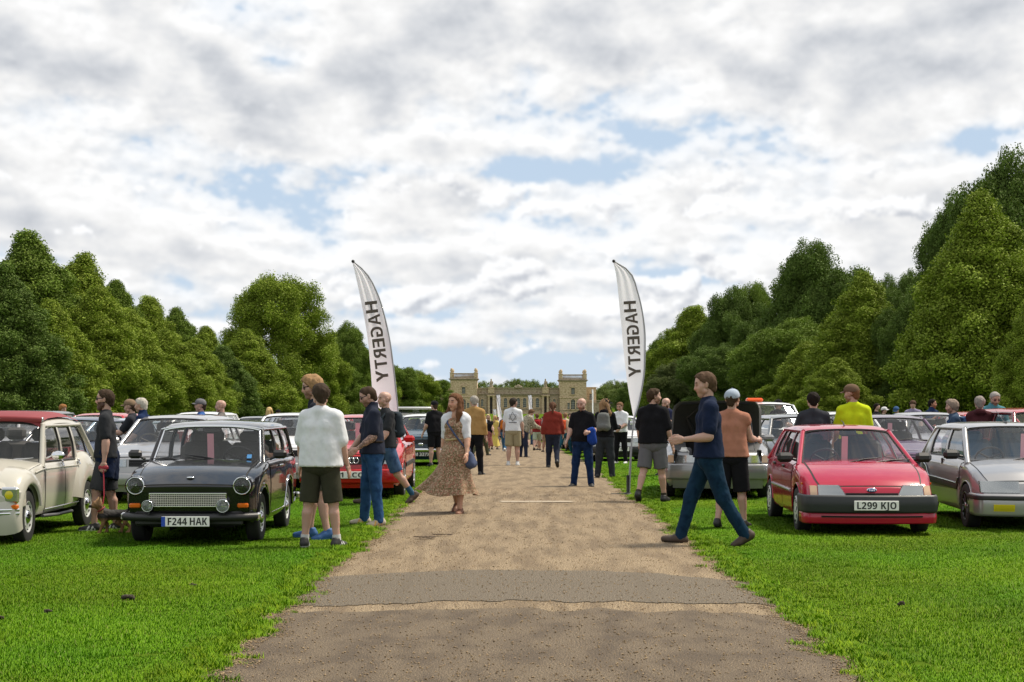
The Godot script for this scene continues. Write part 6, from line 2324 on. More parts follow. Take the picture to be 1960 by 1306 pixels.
# p: pose and clothes, see the list below
func person(p: Dictionary) -> Node3D:
	var J := pose(p)
	var k: float = J.k
	var s_px: float = 2900.0 / maxf(-p.z, 8.0)
	var cell: float = clampf(1.75 / s_px, .0135, .034)
	var near := s_px > 68.0
	var kk := maxf(.0115, cell * .8)
	var leg_f: float = .84 if p.get("lower", {}).get("len", "") == "long" else 1.0
	var o := thing("person", p.label, "person", Vector3(p.x, ground_y(p.z) + p.get("lift", 0.0), p.z), deg_to_rad(p.get("turn", 0.0)), p.get("group", ""))
	var skin_c: Color = p.get("skin", SKIN)
	var arms_f: float = p.get("arm_fat", lerpf(1.0, J.fat, .6))
	# the whole body, one surface
	var bones := torso_bones(J, -.015 if p.has("top") else -.004)
	bones.append([J.neck - J.up * .04 * k, J.head + J.head_basis * Vector3(0, -.04, -.02) * k, .060 * k, .052 * k])
	for i in 2:
		bones.append([J["sh%d" % i], J["el%d" % i], .047 * k * arms_f, .040 * k * arms_f])
		bones.append([J["el%d" % i], J["wr%d" % i], .041 * k * arms_f, .026 * k])
		bones.append([J["el%d" % i].lerp(J["wr%d" % i], .18), J["el%d" % i].lerp(J["wr%d" % i], .45), .042 * k * arms_f, .036 * k])
		bones.append([J["hip%d" % i], J["knee%d" % i], .088 * k * leg_f, .056 * k * leg_f])
		bones.append([J["knee%d" % i], J["ankle%d" % i], .053 * k * leg_f, .036 * k * leg_f])
		var calf: Vector3 = J["knee%d" % i].lerp(J["ankle%d" % i], .28) + Vector3(0, 0, -.016 * k)
		bones.append([calf, J["knee%d" % i].lerp(J["ankle%d" % i], .52), .054 * k * leg_f, .042 * k * leg_f])
	var g := nets(bones, cell, kk)
	g.c.fill(skin_c)
	if p.has("tattoo"):
		for q in g.v.size():
			var w: float = crease.get_noise_3d(g.v[q].x * 70.0, g.v[q].y * 70.0, g.v[q].z * 70.0)
			if g.v[q].distance_to(Geometry3D.get_closest_point_to_segment(g.v[q], J.el1, J.wr1)) < .065 and w > -.12:
				g.c[q] = skin_c * .38
				g.c[q].a = 1.0
	var hs: float = .98 * k * p.get("head_scale", 1.0)
	var hx := Transform3D(J.head_basis.scaled(Vector3(hs, hs, hs)), J.head)
	g.col = skin_c
	if near:
		g.add(head_geo(p.get("beard", 0)), hx)
	else:
		g.ball(J.head + Vector3(0, .015, 0), Vector3(.078, .108, .092) * k, 10, 8)
	for i in 2:
		var s := -1.0 if i == 0 else 1.0
		var fd: Vector3 = J["fd%d" % i]
		var y := -fd
		var x := Vector3(1, 0, 0)
		x = (x - y * x.dot(y)).normalized()
		var z := x.cross(y)
		var hb := Basis(x * s, y, z)
		if near:
			g.add(hand_geo("fist" if p.get("grip%d" % i, false) else "open"), Transform3D(hb.scaled_local(Vector3.ONE * k * .98), J["wr%d" % i]))
		else:
			g.tube([J["wr%d" % i], J["wr%d" % i] + fd * .09 * k, J["wr%d" % i] + fd * .16 * k], [.028 * k, .036 * k, .016 * k], 6)
	g.col = Color.WHITE
	part("body", g, tinted("skin", .55, {"subsurf_scatter_enabled": near, "subsurf_scatter_strength": .12}), o)
	# trousers, shorts or none
	var lower: Dictionary = p.get("lower", {})
	if lower.size():
		var lb := []
		var planes := []
		var P: Vector3 = J.pelvis
		var grow: float = lower.get("loose", .014)
		for s in [-1.0, 1.0]:
			lb.append([P + Vector3(s * .072 * k, -.05 * k, 0), P + Vector3(s * .070 * k * J.fat, .09 * k, 0) + J.up * .02, .110 * k * lerpf(1.0, J.fat, .6) + grow, .100 * k * J.fat + grow])
		for i in 2:
			if lower.len == "shorts":
				var end: Vector3 = J["hip%d" % i].lerp(J["knee%d" % i], lower.get("reach", .92))
				var dir: Vector3 = (J["knee%d" % i] - J["hip%d" % i]).normalized()
				# a shorts leg is a wide, straight tube that stops with a flat hem
				var pg := nets([[J["hip%d" % i], end + dir * .05, .094 * k + grow, .078 * k + grow * 1.4]], cell, kk * .6, [ball_cut(dir, end)], .005)
				lower["_leg%d" % i] = pg
			else:
				var ank: Vector3 = J["ankle%d" % i]
				lb.append([J["hip%d" % i], J["knee%d" % i], .092 * k + grow, .062 * k + grow])
				lb.append([J["knee%d" % i], ank + Vector3(0, -.02 * k, 0), .058 * k + grow, .046 * k + grow * lower.get("flare", 1.0)])
		planes.append([Vector3.UP, P.y + clampf(p.get("top", {}).get("hem", -.035) + .075, .03, .10) * k])
		if lower.len == "long":
			planes.append([Vector3.DOWN, -(minf(J.ankle0.y, J.ankle1.y) - .045 * k)])
		var tg := nets(lb, cell, kk, planes, .010 if near else 0.0, 17.0)
		if lower.len == "shorts":
			for i in 2:
				tg.add(lower["_leg%d" % i], Transform3D())
		part("shorts" if lower.len == "shorts" else "trousers", tg, cloth(lower.col, lower.get("pat", "")), o)
		if near and lower.has("belt"):
			var bg := Geo.new()
			var row := []
			for e in 21:
				var a := TAU * e / 20
				row.push_back(P + Vector3(cos(a) * (.172 * k * J.fat + .018), .115 * k, sin(a) * (.108 * k * J.fat + .02)))
			bg.tube(row, [.018], 6, false)
			part("belt", bg, cloth(lower.belt), o)
	if p.has("skirt"):
		skirt(o, J, cloth(p.skirt.col, p.skirt.pat), p.skirt.to, Vector3.ZERO, 1.1, 24)
	# shirt
	var top: Dictionary = p.get("top", {})
	if top.size():
		var grow: float = top.get("loose", .017)
		var hem: float = top.get("hem", -.035)
		var tb := torso_bones(J, grow, minf(hem - .1, -.06), .47, .042)
		var planes := [ball_cut(-J.up, J.pelvis + J.up * hem * k)]
		var sl: float = top.get("sleeve", .62)
		if sl > 0.0 and sl <= 1.0:
			for i in 2:
				var e: Vector3 = J["sh%d" % i].lerp(J["el%d" % i], sl)
				tb.append([J["sh%d" % i], e, .050 * k * arms_f + grow, .048 * k * arms_f + grow * 1.25])
		elif sl > 1.0:
			for i in 2:
				tb.append([J["sh%d" % i], J["el%d" % i], .049 * k * arms_f + grow, .044 * k * arms_f + grow])
				tb.append([J["el%d" % i], J["el%d" % i].lerp(J["wr%d" % i], sl - 1.0), .043 * k * arms_f + grow, .032 * k * arms_f + grow])
		tb.append([J.neck - J.up * .12 * k, J.neck - J.up * .03 * k, .066 * k + grow, .060 * k + grow])
		# the neckline is open
		planes.append(ball_cut((J.up * 1.0 + Vector3(0, 0, .18 if not top.get("collar", false) else -.1)).normalized(), J.neck + J.up * (.050 if not top.get("collar", false) else .085) * k))
		if top.get("collar", false) or top.get("hood", false):
			tb.append([J.neck, J.neck + J.up * .06 * k + Vector3(0, 0, -.01), .068 * k, .066 * k])
		if top.get("hood", false):
			tb.append([J.neck + Vector3(-.05, .0, -.085) * k, J.neck + Vector3(.05, .0, -.085) * k, .055 * k, .055 * k])
		if top.get("bust", false):
			for s in [-1.0, 1.0]:
				tb.append([J.chest + Vector3(s * .075, .01, .075) * k, J.chest + Vector3(s * .07, -.03, .085) * k, .062 * k, .055 * k])
		part(top.get("name", "shirt"), nets(tb, cell, kk, planes, .010 if near else 0.0, 11.0), cloth(top.col, top.get("pat", "")), o)
	# shoes
	for i in 2:
		var sh: Dictionary = p.get("shoes", {"col": Color(.012, .012, .014), "sole": Color(.5, .5, .48)})
		var ank: Vector3 = J["ankle%d" % i]
		var fb := Basis(Vector3.UP, J["toe_out%d" % i]) * Basis(Vector3.RIGHT, -J["foot_a%d" % i])
		var sg := nets([[Vector3(0, -.035, -.045), Vector3(0, -.03, .03), .044, .046], [Vector3(0, -.045, .03), Vector3(.0, -.055, .155), .045, .034], [Vector3(0, .03, -.02), Vector3(0, -.03, -.02), .042, .046], [Vector3(-.012, -.055, .10), Vector3(.012, -.055, .10), .035, .035]], .012 if near else .022, .010, [[Vector3.DOWN, .085], [Vector3.UP, .035]])
		for q in sg.v.size():
			sg.c[q] = sh.get("sole", sh.col) if sg.v[q].y < -.060 else (sh.get("stripe", sh.col) if absf(fmod(sg.v[q].z * 22.0 + sg.v[q].y * 11.0 + 10.0, 1.0)) < .34 and sg.v[q].z > -.01 and sg.v[q].z < .09 and sg.v[q].y < -.008 else sh.col)
		var keep := Geo.new()
		keep.add(sg, Transform3D(fb.scaled_local(Vector3.ONE * k), ank))
		part("shoe", keep, tinted("shoe", .6), o)
		if p.has("sock"):
			var kg := Geo.new()
			var up: Vector3 = J["knee%d" % i]
			kg.tube([ank + Vector3(0, -.02, 0), ank.lerp(up, p.get("sock_h", .16))], [.046 * k, .045 * k], 10)
			part("sock", kg, cloth(p.sock), o)
	# hair
	var hair: String = p.get("hair", "short")
	var hc: Color = p.get("hair_col", Color(.05, .033, .022))
	var hg: Geo = null
	if hair in ["short", "thick", "buzz", "long", "ponytail"]:
		var th: float = {"short": .008, "thick": .022, "buzz": .003, "long": .014, "ponytail": .009}[hair] - (.010 if p.has("cap") and hair != "long" else 0.0)
		var hb := [[Vector3(0, .038, -.024), Vector3(0, .048, .010), .089 + th, .083 + th]]
		var hp := [[Vector3(0, -.8, 1.0).normalized(), Vector3(0, -.8, 1.0).normalized().dot(Vector3(0, .082, .072 if hair != "thick" else .09))]]
		if hair == "thick":
			hb.append([Vector3(-.02, .10, .03), Vector3(.02, .11, .05), .045, .035])
		if hair == "ponytail":
			hb.append([Vector3(0, .04, -.12), Vector3(0, -.04, -.14), .030, .026])
			hp = [[Vector3(0, -.9, .80).normalized(), Vector3(0, -.9, .80).normalized().dot(Vector3(0, .075, .07))]]
		hb.append([Vector3(0, .02, -.05), Vector3(0, -.045, -.062), .070, .052])
		hg = nets(hb, .010 if near else .02, .008, hp, .011 if hair != "buzz" else .003, 42.0)
		if hair == "ponytail":
			hg.tube([Vector3(0, .05, -.11), Vector3(0, .0, -.155), Vector3(0, -.10, -.145), Vector3(0, -.17, -.12)], [.028, .034, .028, .008], 8)
		if hair == "long":
			var lg := nets([[Vector3(-.085, .03, -.01), Vector3(-.115, -.20, .045), .030, .045], [Vector3(.085, .03, -.01), Vector3(.10, -.16, .02), .030, .044], [Vector3(-.115, -.20, .045), Vector3(-.085, -.42, .10), .045, .022], [Vector3(.10, -.16, .02), Vector3(.08, -.36, .06), .042, .022],
				[Vector3(0, .02, -.09), Vector3(0, -.20, -.08), .065, .075], [Vector3(0, -.20, -.08), Vector3(0, -.34, -.07), .075, .04]], .012 if near else .022, .014, [], .010, 26.0)
			hg.add(lg, Transform3D())
	if hg != null:
		for q in hg.v.size():
			var w := 1.0 + .35 * crease.get_noise_3d(hg.v[q].x * 90.0, hg.v[q].y * 22.0, hg.v[q].z * 60.0)
			hg.c[q] = Color(hc.r * w, hc.g * w, hc.b * w)
		var hm := Geo.new()
		hm.add(hg, hx)
		part("hair", hm, tinted("hair", .75, {"metallic_specular": .22}), o)
	if p.has("cap"):
		var cg := nets([[Vector3(0, .042, -.022), Vector3(0, .052, .014), .100, .095]], .010 if near else .02, .010, [[Vector3(0, -1, .22).normalized(), Vector3(0, -1, .22).normalized().dot(Vector3(0, .052, .09))]])
		var br := -1.0 if p.get("cap_back", false) else 1.0
		var rows := []
		for e in 7:
			var a := lerpf(-1.0, 1.0, e / 6.0)
			rows.push_back(PackedVector3Array([Vector3(a * .080, .062 - .02 * a * a, br * (.055 + .035 * (1 - a * a))), Vector3(a * .072, .050 - .022 * a * a, br * (.115 + .06 * (1.0 - a * a))), Vector3(a * .072, .046 - .022 * a * a, br * (.115 + .06 * (1.0 - a * a))), Vector3(a * .080, .056 - .02 * a * a, br * (.055 + .035 * (1 - a * a)))]))
		cg.grid(rows)
		cg.ball(Vector3(0, .150, -.01), Vector3(.008, .006, .008), 6, 4)
		var hm := Geo.new()
		hm.add(cg, hx)
		part("cap", hm, cloth(p.cap), o)
	if p.get("glasses", "") != "":
		var gg := Geo.new()
		gg.xf = hx
		for s in [-1.0, 1.0]:
			gg.box(Vector3(s * .034, .012, .094), Vector3(.052, .036, .008), .003)
			gg.box(Vector3(s * .078, .02, .045), Vector3(.005, .010, .10), .002)
		gg.box(Vector3(0, .02, .098), Vector3(.02, .008, .006), .002)
		part("sunglasses" if p.glasses == "dark" else "glasses", gg, mat("shades", Color(.008, .008, .010), .1) if p.glasses == "dark" else mat("spectacles", Color(.03, .03, .03, .45), .1, 0.0, {"transparency": BaseMaterial3D.TRANSPARENCY_ALPHA}), o)
	if p.has("pack"):
		var c: Vector3 = J.chest
		var bg := nets([[c + Vector3(-.06, .06, -.18) * k, c + Vector3(-.075, -.16, -.19) * k, .075, .09], [c + Vector3(.06, .06, -.18) * k, c + Vector3(.075, -.16, -.19) * k, .075, .09], [c + Vector3(-.04, .09, -.18) * k, c + Vector3(.04, .09, -.18) * k, .07, .07], [c + Vector3(-.05, -.15, -.25) * k, c + Vector3(.05, -.15, -.25) * k, .06, .06]], cell, kk, [], .006)
		for s in [-1.0, 1.0]:
			bg.tube([c + Vector3(s * .10, .12, -.14) * k, J.neck + Vector3(s * .105, -.01, -.0) * k, c + Vector3(s * .125, .06, .125) * k, c + Vector3(s * .16, -.10, .06) * k, c + Vector3(s * .12, -.16, -.14) * k], [.022], 6)
		part("backpack", bg, cloth(p.pack), o)
	cast[p.label] = [o, J]
	return o

var cast := {}
var cloths := {}
func cloth(c: Color, pat := "") -> StandardMaterial3D:
	var key := "cloth %s %s" % [c.to_html(), pat]
	if mats.has(key):
		return mats[key]
	var e := {"rim_enabled": true, "rim": .15, "metallic_specular": .2}
	if pat == "floral":
		e.merge({"uv1_triplanar": true, "uv1_scale": Vector3.ONE * 1.15, "albedo_texture": noise_tex(.035, 91, [[.15, Color(.40, .20, .15)], [.33, Color(.33, .17, .12)], [.40, Color(.15, .135, .06)], [.50, Color(.065, .068, .030)], [.58, Color(.22, .18, .10)], [.68, Color(.40, .25, .18)], [.85, Color(.50, .40, .28)]], 2, 512, FastNoiseLite.TYPE_SIMPLEX)})
	elif pat == "floral_red":
		e.merge({"uv1_triplanar": true, "uv1_scale": Vector3.ONE * 1.6, "albedo_texture": noise_tex(.03, 92, [[0, Color(.10, .02, .02)], [.4, Color(.28, .06, .06)], [.52, Color(.5, .35, .28)], [.7, Color(.25, .05, .05)], [1, Color(.05, .02, .02)]], 2, 256, FastNoiseLite.TYPE_SIMPLEX)})
	elif pat == "plaid":
		e.merge({"uv1_triplanar": true, "uv1_scale": Vector3.ONE * 2.0, "albedo_texture": noise_tex(.03, 93, [[0, Color(.06, .05, .035)], [.42, Color(.14, .13, .09)], [.5, Color(.34, .30, .22)], [.62, Color(.42, .38, .29)], [1, Color(.22, .20, .14)]], 3, 256)})
	elif pat == "denim":
		e.merge({"uv1_triplanar": true, "uv1_scale": Vector3.ONE * 1.4, "albedo_texture": noise_tex(.02, 94, [[.2, Color(.45, .5, .58)], [.5, Color(.85, .88, .92)], [.8, Color(1.6, 1.55, 1.5).clamp()]], 4, 256)})
	else:
		e.merge({"uv1_triplanar": true, "uv1_scale": Vector3.ONE * 1.2, "albedo_texture": noise_tex(.03, 95, [[.2, Color(.90, .90, .90)], [.6, Color(1, 1, 1)]], 4, 256) if not cloths.has("plain") else cloths.plain})
		cloths.plain = e.albedo_texture
	return mat(key, c, .92, 0.0, e)

func make_crowd() -> void:
	crease.seed = 3
	crease.frequency = .5
	person({"label": "bearded man in charcoal t-shirt and sunglasses holding a red dog lead", "x": -5.039, "z": -18.81, "h": 1.76, "turn": -82, "top": {"col": Color(.028,.030,.034), "sleeve": 0.72, "hem": -0.02}, "lower": {"col": Color(.055,.057,.062), "len": "shorts", "reach": 0.95}, "beard": 1, "hair": "short", "glasses": "dark", "legs": [[-5, 3, 4], [14, 3, 10]], "arms": [[2, 6, 14], [-4, 8, 8]], "grip1": true, "shoes": {"col": Color(.012,.012,.014), "sole": Color(.62,.62,.62), "stripe": Color(.7,.7,.7)}})
	person({"label": "older grey-haired man in navy polo walking behind the black estate's bonnet", "x": -6.299, "z": -26.13, "h": 1.75, "turn": -95, "top": {"col": Color(.010,.022,.065), "sleeve": 0.8, "collar": true}, "lower": {"col": Color(.16,.13,.11), "len": "shorts"}, "lean": 8, "hair": "short", "hair_col": Color(.42,.39,.34), "legs": [[24, 2, 8], [-20, 2, 20]], "arms": [[-16, 6, 14], [18, 6, 22]], "shoes": {"col": Color(.014,.013,.013), "sole": Color(.02,.02,.02)}})
	person({"label": "man in dark printed t-shirt and tan cap, left of the navy polo", "x": -6.585, "z": -26.6, "h": 1.72, "turn": -95, "top": {"col": Color(.03,.032,.04), "sleeve": 0.7}, "lower": {"col": Color(.012,.020,.050), "len": "long"}, "lean": 10, "cap": Color(.20,.14,.09), "legs": [[-18, 2, 22], [22, 2, 6]], "arms": [[40, 6, 50], [34, 6, 60]], "shoes": {"col": Color(.014,.013,.013), "sole": Color(.02,.02,.02)}})
	person({"label": "man in bright blue t-shirt and grey flat cap behind the black estate", "x": -6.108, "z": -29.77, "h": 1.74, "turn": -75, "top": {"col": Color(.035,.10,.30), "sleeve": 0.7}, "lower": {"col": Color(.012,.020,.050), "len": "long"}, "cap": Color(.14,.14,.15), "legs": [[24, 2, 8], [-20, 2, 20]], "arms": [[-16, 6, 14], [18, 6, 22]]})
	person({"label": "bald man in grey top behind the roof of the black estate", "x": -5.67, "z": -29.57, "h": 1.72, "turn": -85, "top": {"col": Color(.13,.12,.115), "sleeve": 0.7}, "lower": {"col": Color(.010,.010,.012), "len": "long"}, "hair": "bald", "legs": [[-18, 2, 22], [22, 2, 6]], "arms": [[16, 7, 20], [-16, 7, 12]], "fat": 1.12})
	person({"label": "blonde person in dark top far behind the black estate", "x": -7.346, "z": -45.82, "h": 1.62, "turn": 170, "top": {"col": Color(.012,.020,.050), "sleeve": 1.9}, "lower": {"col": Color(.010,.010,.012), "len": "long"}, "hair": "long", "hair_col": Color(.50,.36,.17), "legs": [[2, 4, 2], [-2, 4, 2]]})
	person({"label": "tall ginger-haired man in navy top and sunglasses behind the white t-shirt", "x": -2.301, "z": -17.7, "h": 1.91, "turn": -78, "top": {"col": Color(.014,.017,.026), "sleeve": 0.75, "hem": -0.04}, "lower": {"col": Color(.055,.06,.045), "len": "shorts"}, "hair": "thick", "hair_col": Color(.30,.185,.095), "glasses": "dark", "beard": 2, "pitch": 10, "legs": [[3, 5, 0], [-6, 5, 4]], "shoes": {"col": Color(.02,.09,.25), "sole": Color(.05,.16,.4)}})
	person({"label": "man in white t-shirt and olive shorts seen from behind", "x": -2.093, "z": -16.59, "h": 1.8, "turn": 168, "top": {"col": Color(.66,.68,.71), "sleeve": 0.85, "loose": 0.028, "hem": -0.07}, "lower": {"col": Color(.040,.040,.026), "len": "shorts", "loose": 0.018, "reach": 1.0}, "fat": 1.22, "yaw": 28, "hair": "short", "hair_col": Color(.05,.035,.025), "legs": [[2, 6, 2, 14], [-2, 6, 0, 14]], "arms": [[5, 10, 14], [4, 10, 12]], "sock": Color(.5,.5,.5), "shoes": {"col": Color(.012,.012,.014), "sole": Color(.62,.62,.62), "stripe": Color(.7,.7,.7)}})
	person({"label": "man in navy polo and blue jeans with tattooed forearm and sunglasses", "x": -1.822, "z": -19.71, "h": 1.82, "turn": -72, "top": {"col": Color(.020,.024,.040), "sleeve": 0.75, "collar": true}, "lower": {"col": Color(.030,.085,.19), "len": "long", "pat": "denim", "belt": Color(.02,.015,.012)}, "pitch": 22, "yaw": -8, "hair": "buzz", "glasses": "dark", "beard": 2, "fat": 1.08, "legs": [[6, 4, 3], [-3, 4, 2]], "arms": [[14, 8, 30, 20], [6, 6, 48, 10]], "tattoo": 1, "shoes": {"col": Color(.42,.37,.28), "sole": Color(.10,.08,.05), "stripe": Color(.62,.33,.03)}})
	person({"label": "bald man in dark t-shirt and denim shorts behind the jeans man", "x": -2.006, "z": -24.04, "h": 1.84, "turn": -60, "top": {"col": Color(.026,.030,.036), "sleeve": 0.72}, "lower": {"col": Color(.06,.11,.20), "len": "shorts", "pat": "denim"}, "hair": "bald", "pack": Color(.03,.04,.05), "legs": [[24, 2, 8], [-20, 2, 20]], "arms": [[-16, 6, 14], [18, 6, 22]], "sock": Color(.03,.09,.16), "sock_h": .4, "shoes": {"col": Color(.05,.028,.016), "sole": Color(.03,.02,.015)}})
	person({"label": "stocky man in black cap, black t-shirt and black shorts by the blue car", "x": -1.995, "z": -39.09, "h": 1.69, "turn": -150, "top": {"col": Color(.010,.010,.012), "sleeve": 0.75}, "lower": {"col": Color(.010,.010,.012), "len": "shorts"}, "cap": Color(.010,.010,.012), "fat": 1.12, "legs": [[3, 4, 2], [-3, 4, 2]], "arms": [[10, 10, 16], [6, 12, 20]], "shoes": {"col": Color(.014,.013,.013), "sole": Color(.02,.02,.02)}})
	person({"label": "man in mustard jacket and black trousers partly hidden by the floral dress", "x": -0.839, "z": -33.8, "h": 1.79, "turn": 160, "top": {"col": Color(.36,.22,.085), "sleeve": 1.95, "loose": 0.028}, "lower": {"col": Color(.010,.010,.012), "len": "long"}, "yaw": 30, "pitch": 12, "hair": "short", "hair_col": Color(.30,.28,.25), "legs": [[2, 4, 2], [-2, 4, 2]], "shoes": {"col": Color(.014,.013,.013), "sole": Color(.02,.02,.02)}})
	person({"label": "man in white t-shirt, olive trousers and dark red cap walking away", "x": -1.105, "z": -54.3, "h": 1.66, "turn": 150, "top": {"col": Color(.66,.68,.71), "sleeve": 0.8}, "lower": {"col": Color(.075,.08,.045), "len": "long"}, "cap": Color(.10,.012,.018), "legs": [[24, 2, 8], [-20, 2, 20]], "arms": [[-16, 6, 14], [18, 6, 22]], "shoes": {"col": Color(.014,.013,.013), "sole": Color(.02,.02,.02)}})
	person({"label": "blonde woman in black top and red patterned skirt", "x": -1.031, "z": -65.0, "h": 1.66, "turn": 10, "top": {"col": Color(.010,.010,.012), "sleeve": 0.15, "bust": true}, "skirt": {"pat": "floral_red", "col": Color(1,1,1), "to": .28}, "hair": "long", "hair_col": Color(.55,.42,.24), "legs": [[24, 2, 8], [-20, 2, 20]], "arms": [[-16, 6, 14], [18, 6, 22]], "shoes": {"col": Color(.014,.013,.013), "sole": Color(.02,.02,.02)}})
	person({"label": "woman in a long yellow dress at the left edge of the drive", "x": -0.82, "z": -72.1, "h": 1.64, "turn": 150, "top": {"col": Color(.55,.42,.12), "sleeve": 0.5}, "skirt": {"pat": "", "col": Color(.62,.50,.13), "to": .20}, "hair": "long", "hair_col": Color(.40,.26,.13), "legs": [[2, 4, 2], [-2, 4, 2]]})
	person({"label": "person in blue jeans and dark top with an orange bag", "x": -0.314, "z": -65.0, "h": 1.7, "turn": 165, "top": {"col": Color(.05,.05,.07), "sleeve": 0.9}, "lower": {"col": Color(.05,.14,.26), "len": "long"}, "pack": Color(.50,.14,.02), "legs": [[-18, 2, 22], [22, 2, 6]], "arms": [[16, 7, 20], [-16, 7, 12]], "shoes": {"col": Color(.55,.55,.54), "sole": Color(.6,.6,.58)}})
	person({"label": "man in white t-shirt with printed back and khaki shorts walking away up the drive", "x": 0.027, "z": -39.09, "h": 1.77, "turn": 176, "top": {"col": Color(.66,.68,.71), "sleeve": 0.7, "hem": -0.03}, "lower": {"col": Color(.30,.26,.16), "len": "shorts", "loose": 0.022}, "yaw": -38, "hair": "short", "hair_col": Color(.035,.028,.022), "beard": 2, "legs": [[4, 2, 8], [-4, 2, 4]], "arms": [[2, 9, 10], [4, 9, 12]], "sock": Color(.6,.6,.6), "shoes": {"col": Color(.55,.55,.54), "sole": Color(.6,.6,.58)}})
	person({"label": "stooping man in checked shirt and dark jeans on the drive", "x": 0.381, "z": -50.17, "h": 1.7, "turn": 120, "top": {"col": Color(1,1,1), "sleeve": 1.9, "pat": "plaid", "loose": 0.03}, "lower": {"col": Color(.022,.028,.05), "len": "long"}, "lean": 24, "pitch": 20, "hair": "short", "hair_col": Color(.12,.07,.04), "arms": [[30, 6, 40], [20, 6, 60]], "legs": [[2, 4, 2], [-2, 4, 2]], "shoes": {"col": Color(.05,.028,.016), "sole": Color(.03,.02,.015)}})
	person({"label": "man with red backpack and pale green shorts walking away", "x": 1.132, "z": -68.37, "h": 1.74, "turn": 176, "top": {"col": Color(.22,.03,.03), "sleeve": 0.8}, "lower": {"col": Color(.33,.38,.28), "len": "shorts"}, "pack": Color(.26,.012,.018), "hair": "short", "hair_col": Color(.12,.06,.04), "legs": [[24, 2, 8], [-20, 2, 20]], "arms": [[-16, 6, 14], [18, 6, 22]], "shoes": {"col": Color(.05,.028,.016), "sole": Color(.03,.02,.015)}})
	person({"label": "person in beige shorts and grey top beside the red backpack", "x": 1.466, "z": -63.44, "h": 1.7, "turn": 190, "top": {"col": Color(.25,.22,.22), "sleeve": 0.8}, "lower": {"col": Color(.34,.26,.17), "len": "shorts"}, "hair": "short", "legs": [[-18, 2, 22], [22, 2, 6]], "arms": [[16, 7, 20], [-16, 7, 12]], "shoes": {"col": Color(.05,.028,.016), "sole": Color(.03,.02,.015)}})
	person({"label": "woman in rust red jumper with a ponytail walking away", "x": 1.016, "z": -37.77, "h": 1.66, "turn": 178, "top": {"col": Color(.19,.030,.022), "sleeve": 1.98, "loose": 0.03, "name": "jumper"}, "lower": {"col": Color(.018,.024,.038), "len": "long"}, "hair": "ponytail", "hair_col": Color(.10,.05,.03), "legs": [[-4, 2, 42], [6, 2, 2]], "arms": [[10, 10, 22], [-10, 10, 20]], "shoes": {"col": Color(.014,.013,.013), "sole": Color(.02,.02,.02)}})
	person({"label": "person in cream top and teal trousers with an orange bag on the drive", "x": 2.129, "z": -60.53, "h": 1.68, "turn": 140, "top": {"col": Color(.52,.42,.30), "sleeve": 0.9}, "lower": {"col": Color(.02,.09,.13), "len": "long"}, "pack": Color(.55,.09,.035), "hair": "short", "hair_col": Color(.2,.12,.07), "legs": [[24, 2, 8], [-20, 2, 20]], "arms": [[-16, 6, 14], [18, 6, 22]], "shoes": {"col": Color(.05,.028,.016), "sole": Color(.03,.02,.015)}})
	person({"label": "bearded man in dark waistcoat and bare legs facing the camera far up the drive", "x": 2.617, "z": -68.37, "h": 1.74, "turn": 5, "top": {"col": Color(.02,.024,.04), "sleeve": 0.3}, "lower": {"col": Color(.04,.05,.07), "len": "shorts"}, "beard": 1, "hair": "short", "legs": [[-18, 2, 22], [22, 2, 6]], "arms": [[16, 7, 20], [-16, 7, 12]], "shoes": {"col": Color(.014,.013,.013), "sole": Color(.02,.02,.02)}})
	person({"label": "bald grey-bearded man in black t-shirt and dark blue jeans facing the camera", "x": 1.35, "z": -29.0, "h": 1.72, "turn": -14, "top": {"col": Color(.010,.010,.012), "sleeve": 0.68}, "lower": {"col": Color(.012,.030,.085), "len": "long", "pat": "denim", "flare": 1.25}, "hair": "bald", "beard": 2, "yaw": -14, "pitch": 14, "fat": 1.15, "legs": [[1, 6, 0, 16], [0, 6, 0, 16]], "arms": [[6, 12, 26], [6, 14, 75, 30]], "shoes": {"col": Color(.014,.013,.013), "sole": Color(.02,.02,.02)}})
	person({"label": "long-haired person in black hoodie, black cap and grey backpack", "x": 2.014, "z": -32.81, "h": 1.71, "turn": 165, "top": {"col": Color(.011,.011,.013), "sleeve": 1.98, "hood": true, "name": "hoodie"}, "lower": {"col": Color(.030,.034,.040), "len": "long", "loose": 0.022}, "yaw": -55, "cap": Color(.010,.010,.012), "hair": "long", "hair_col": Color(.26,.16,.085), "pack": Color(.14,.145,.14), "legs": [[2, 5, 0], [-2, 5, 2]], "arms": [[20, 10, 70], [18, 10, 60]], "shoes": {"col": Color(.014,.013,.013), "sole": Color(.02,.02,.02)}})
	person({"label": "man in white t-shirt and black trousers beside the black and white car", "x": 2.976, "z": -41.49, "h": 1.7, "turn": -30, "top": {"col": Color(.66,.68,.71), "sleeve": 0.9}, "lower": {"col": Color(.010,.010,.012), "len": "long"}, "pitch": 18, "hair": "short", "hair_col": Color(.16,.09,.05), "arms": [[18, 6, 40, 30], [18, 6, 40, 30]], "legs": [[2, 4, 2], [-2, 4, 2]], "shoes": {"col": Color(.55,.55,.54), "sole": Color(.6,.6,.58)}})
	person({"label": "man in black t-shirt and grey shorts looking at the raised bonnet", "x": 2.287, "z": -24.56, "h": 1.84, "turn": 160, "top": {"col": Color(.010,.010,.012), "sleeve": 0.78, "loose": 0.028, "hem": -0.03}, "lower": {"col": Color(.115,.115,.125), "len": "shorts", "loose": 0.024}, "yaw": -62, "fat": 1.16, "hair": "short", "hair_col": Color(.05,.032,.02), "beard": 2, "legs": [[5, 5, 0], [-12, 5, 18]], "arms": [[4, 12, 14], [8, 10, 26]], "sock": Color(.05,.04,.03), "shoes": {"col": Color(.014,.013,.013), "sole": Color(.02,.02,.02)}})
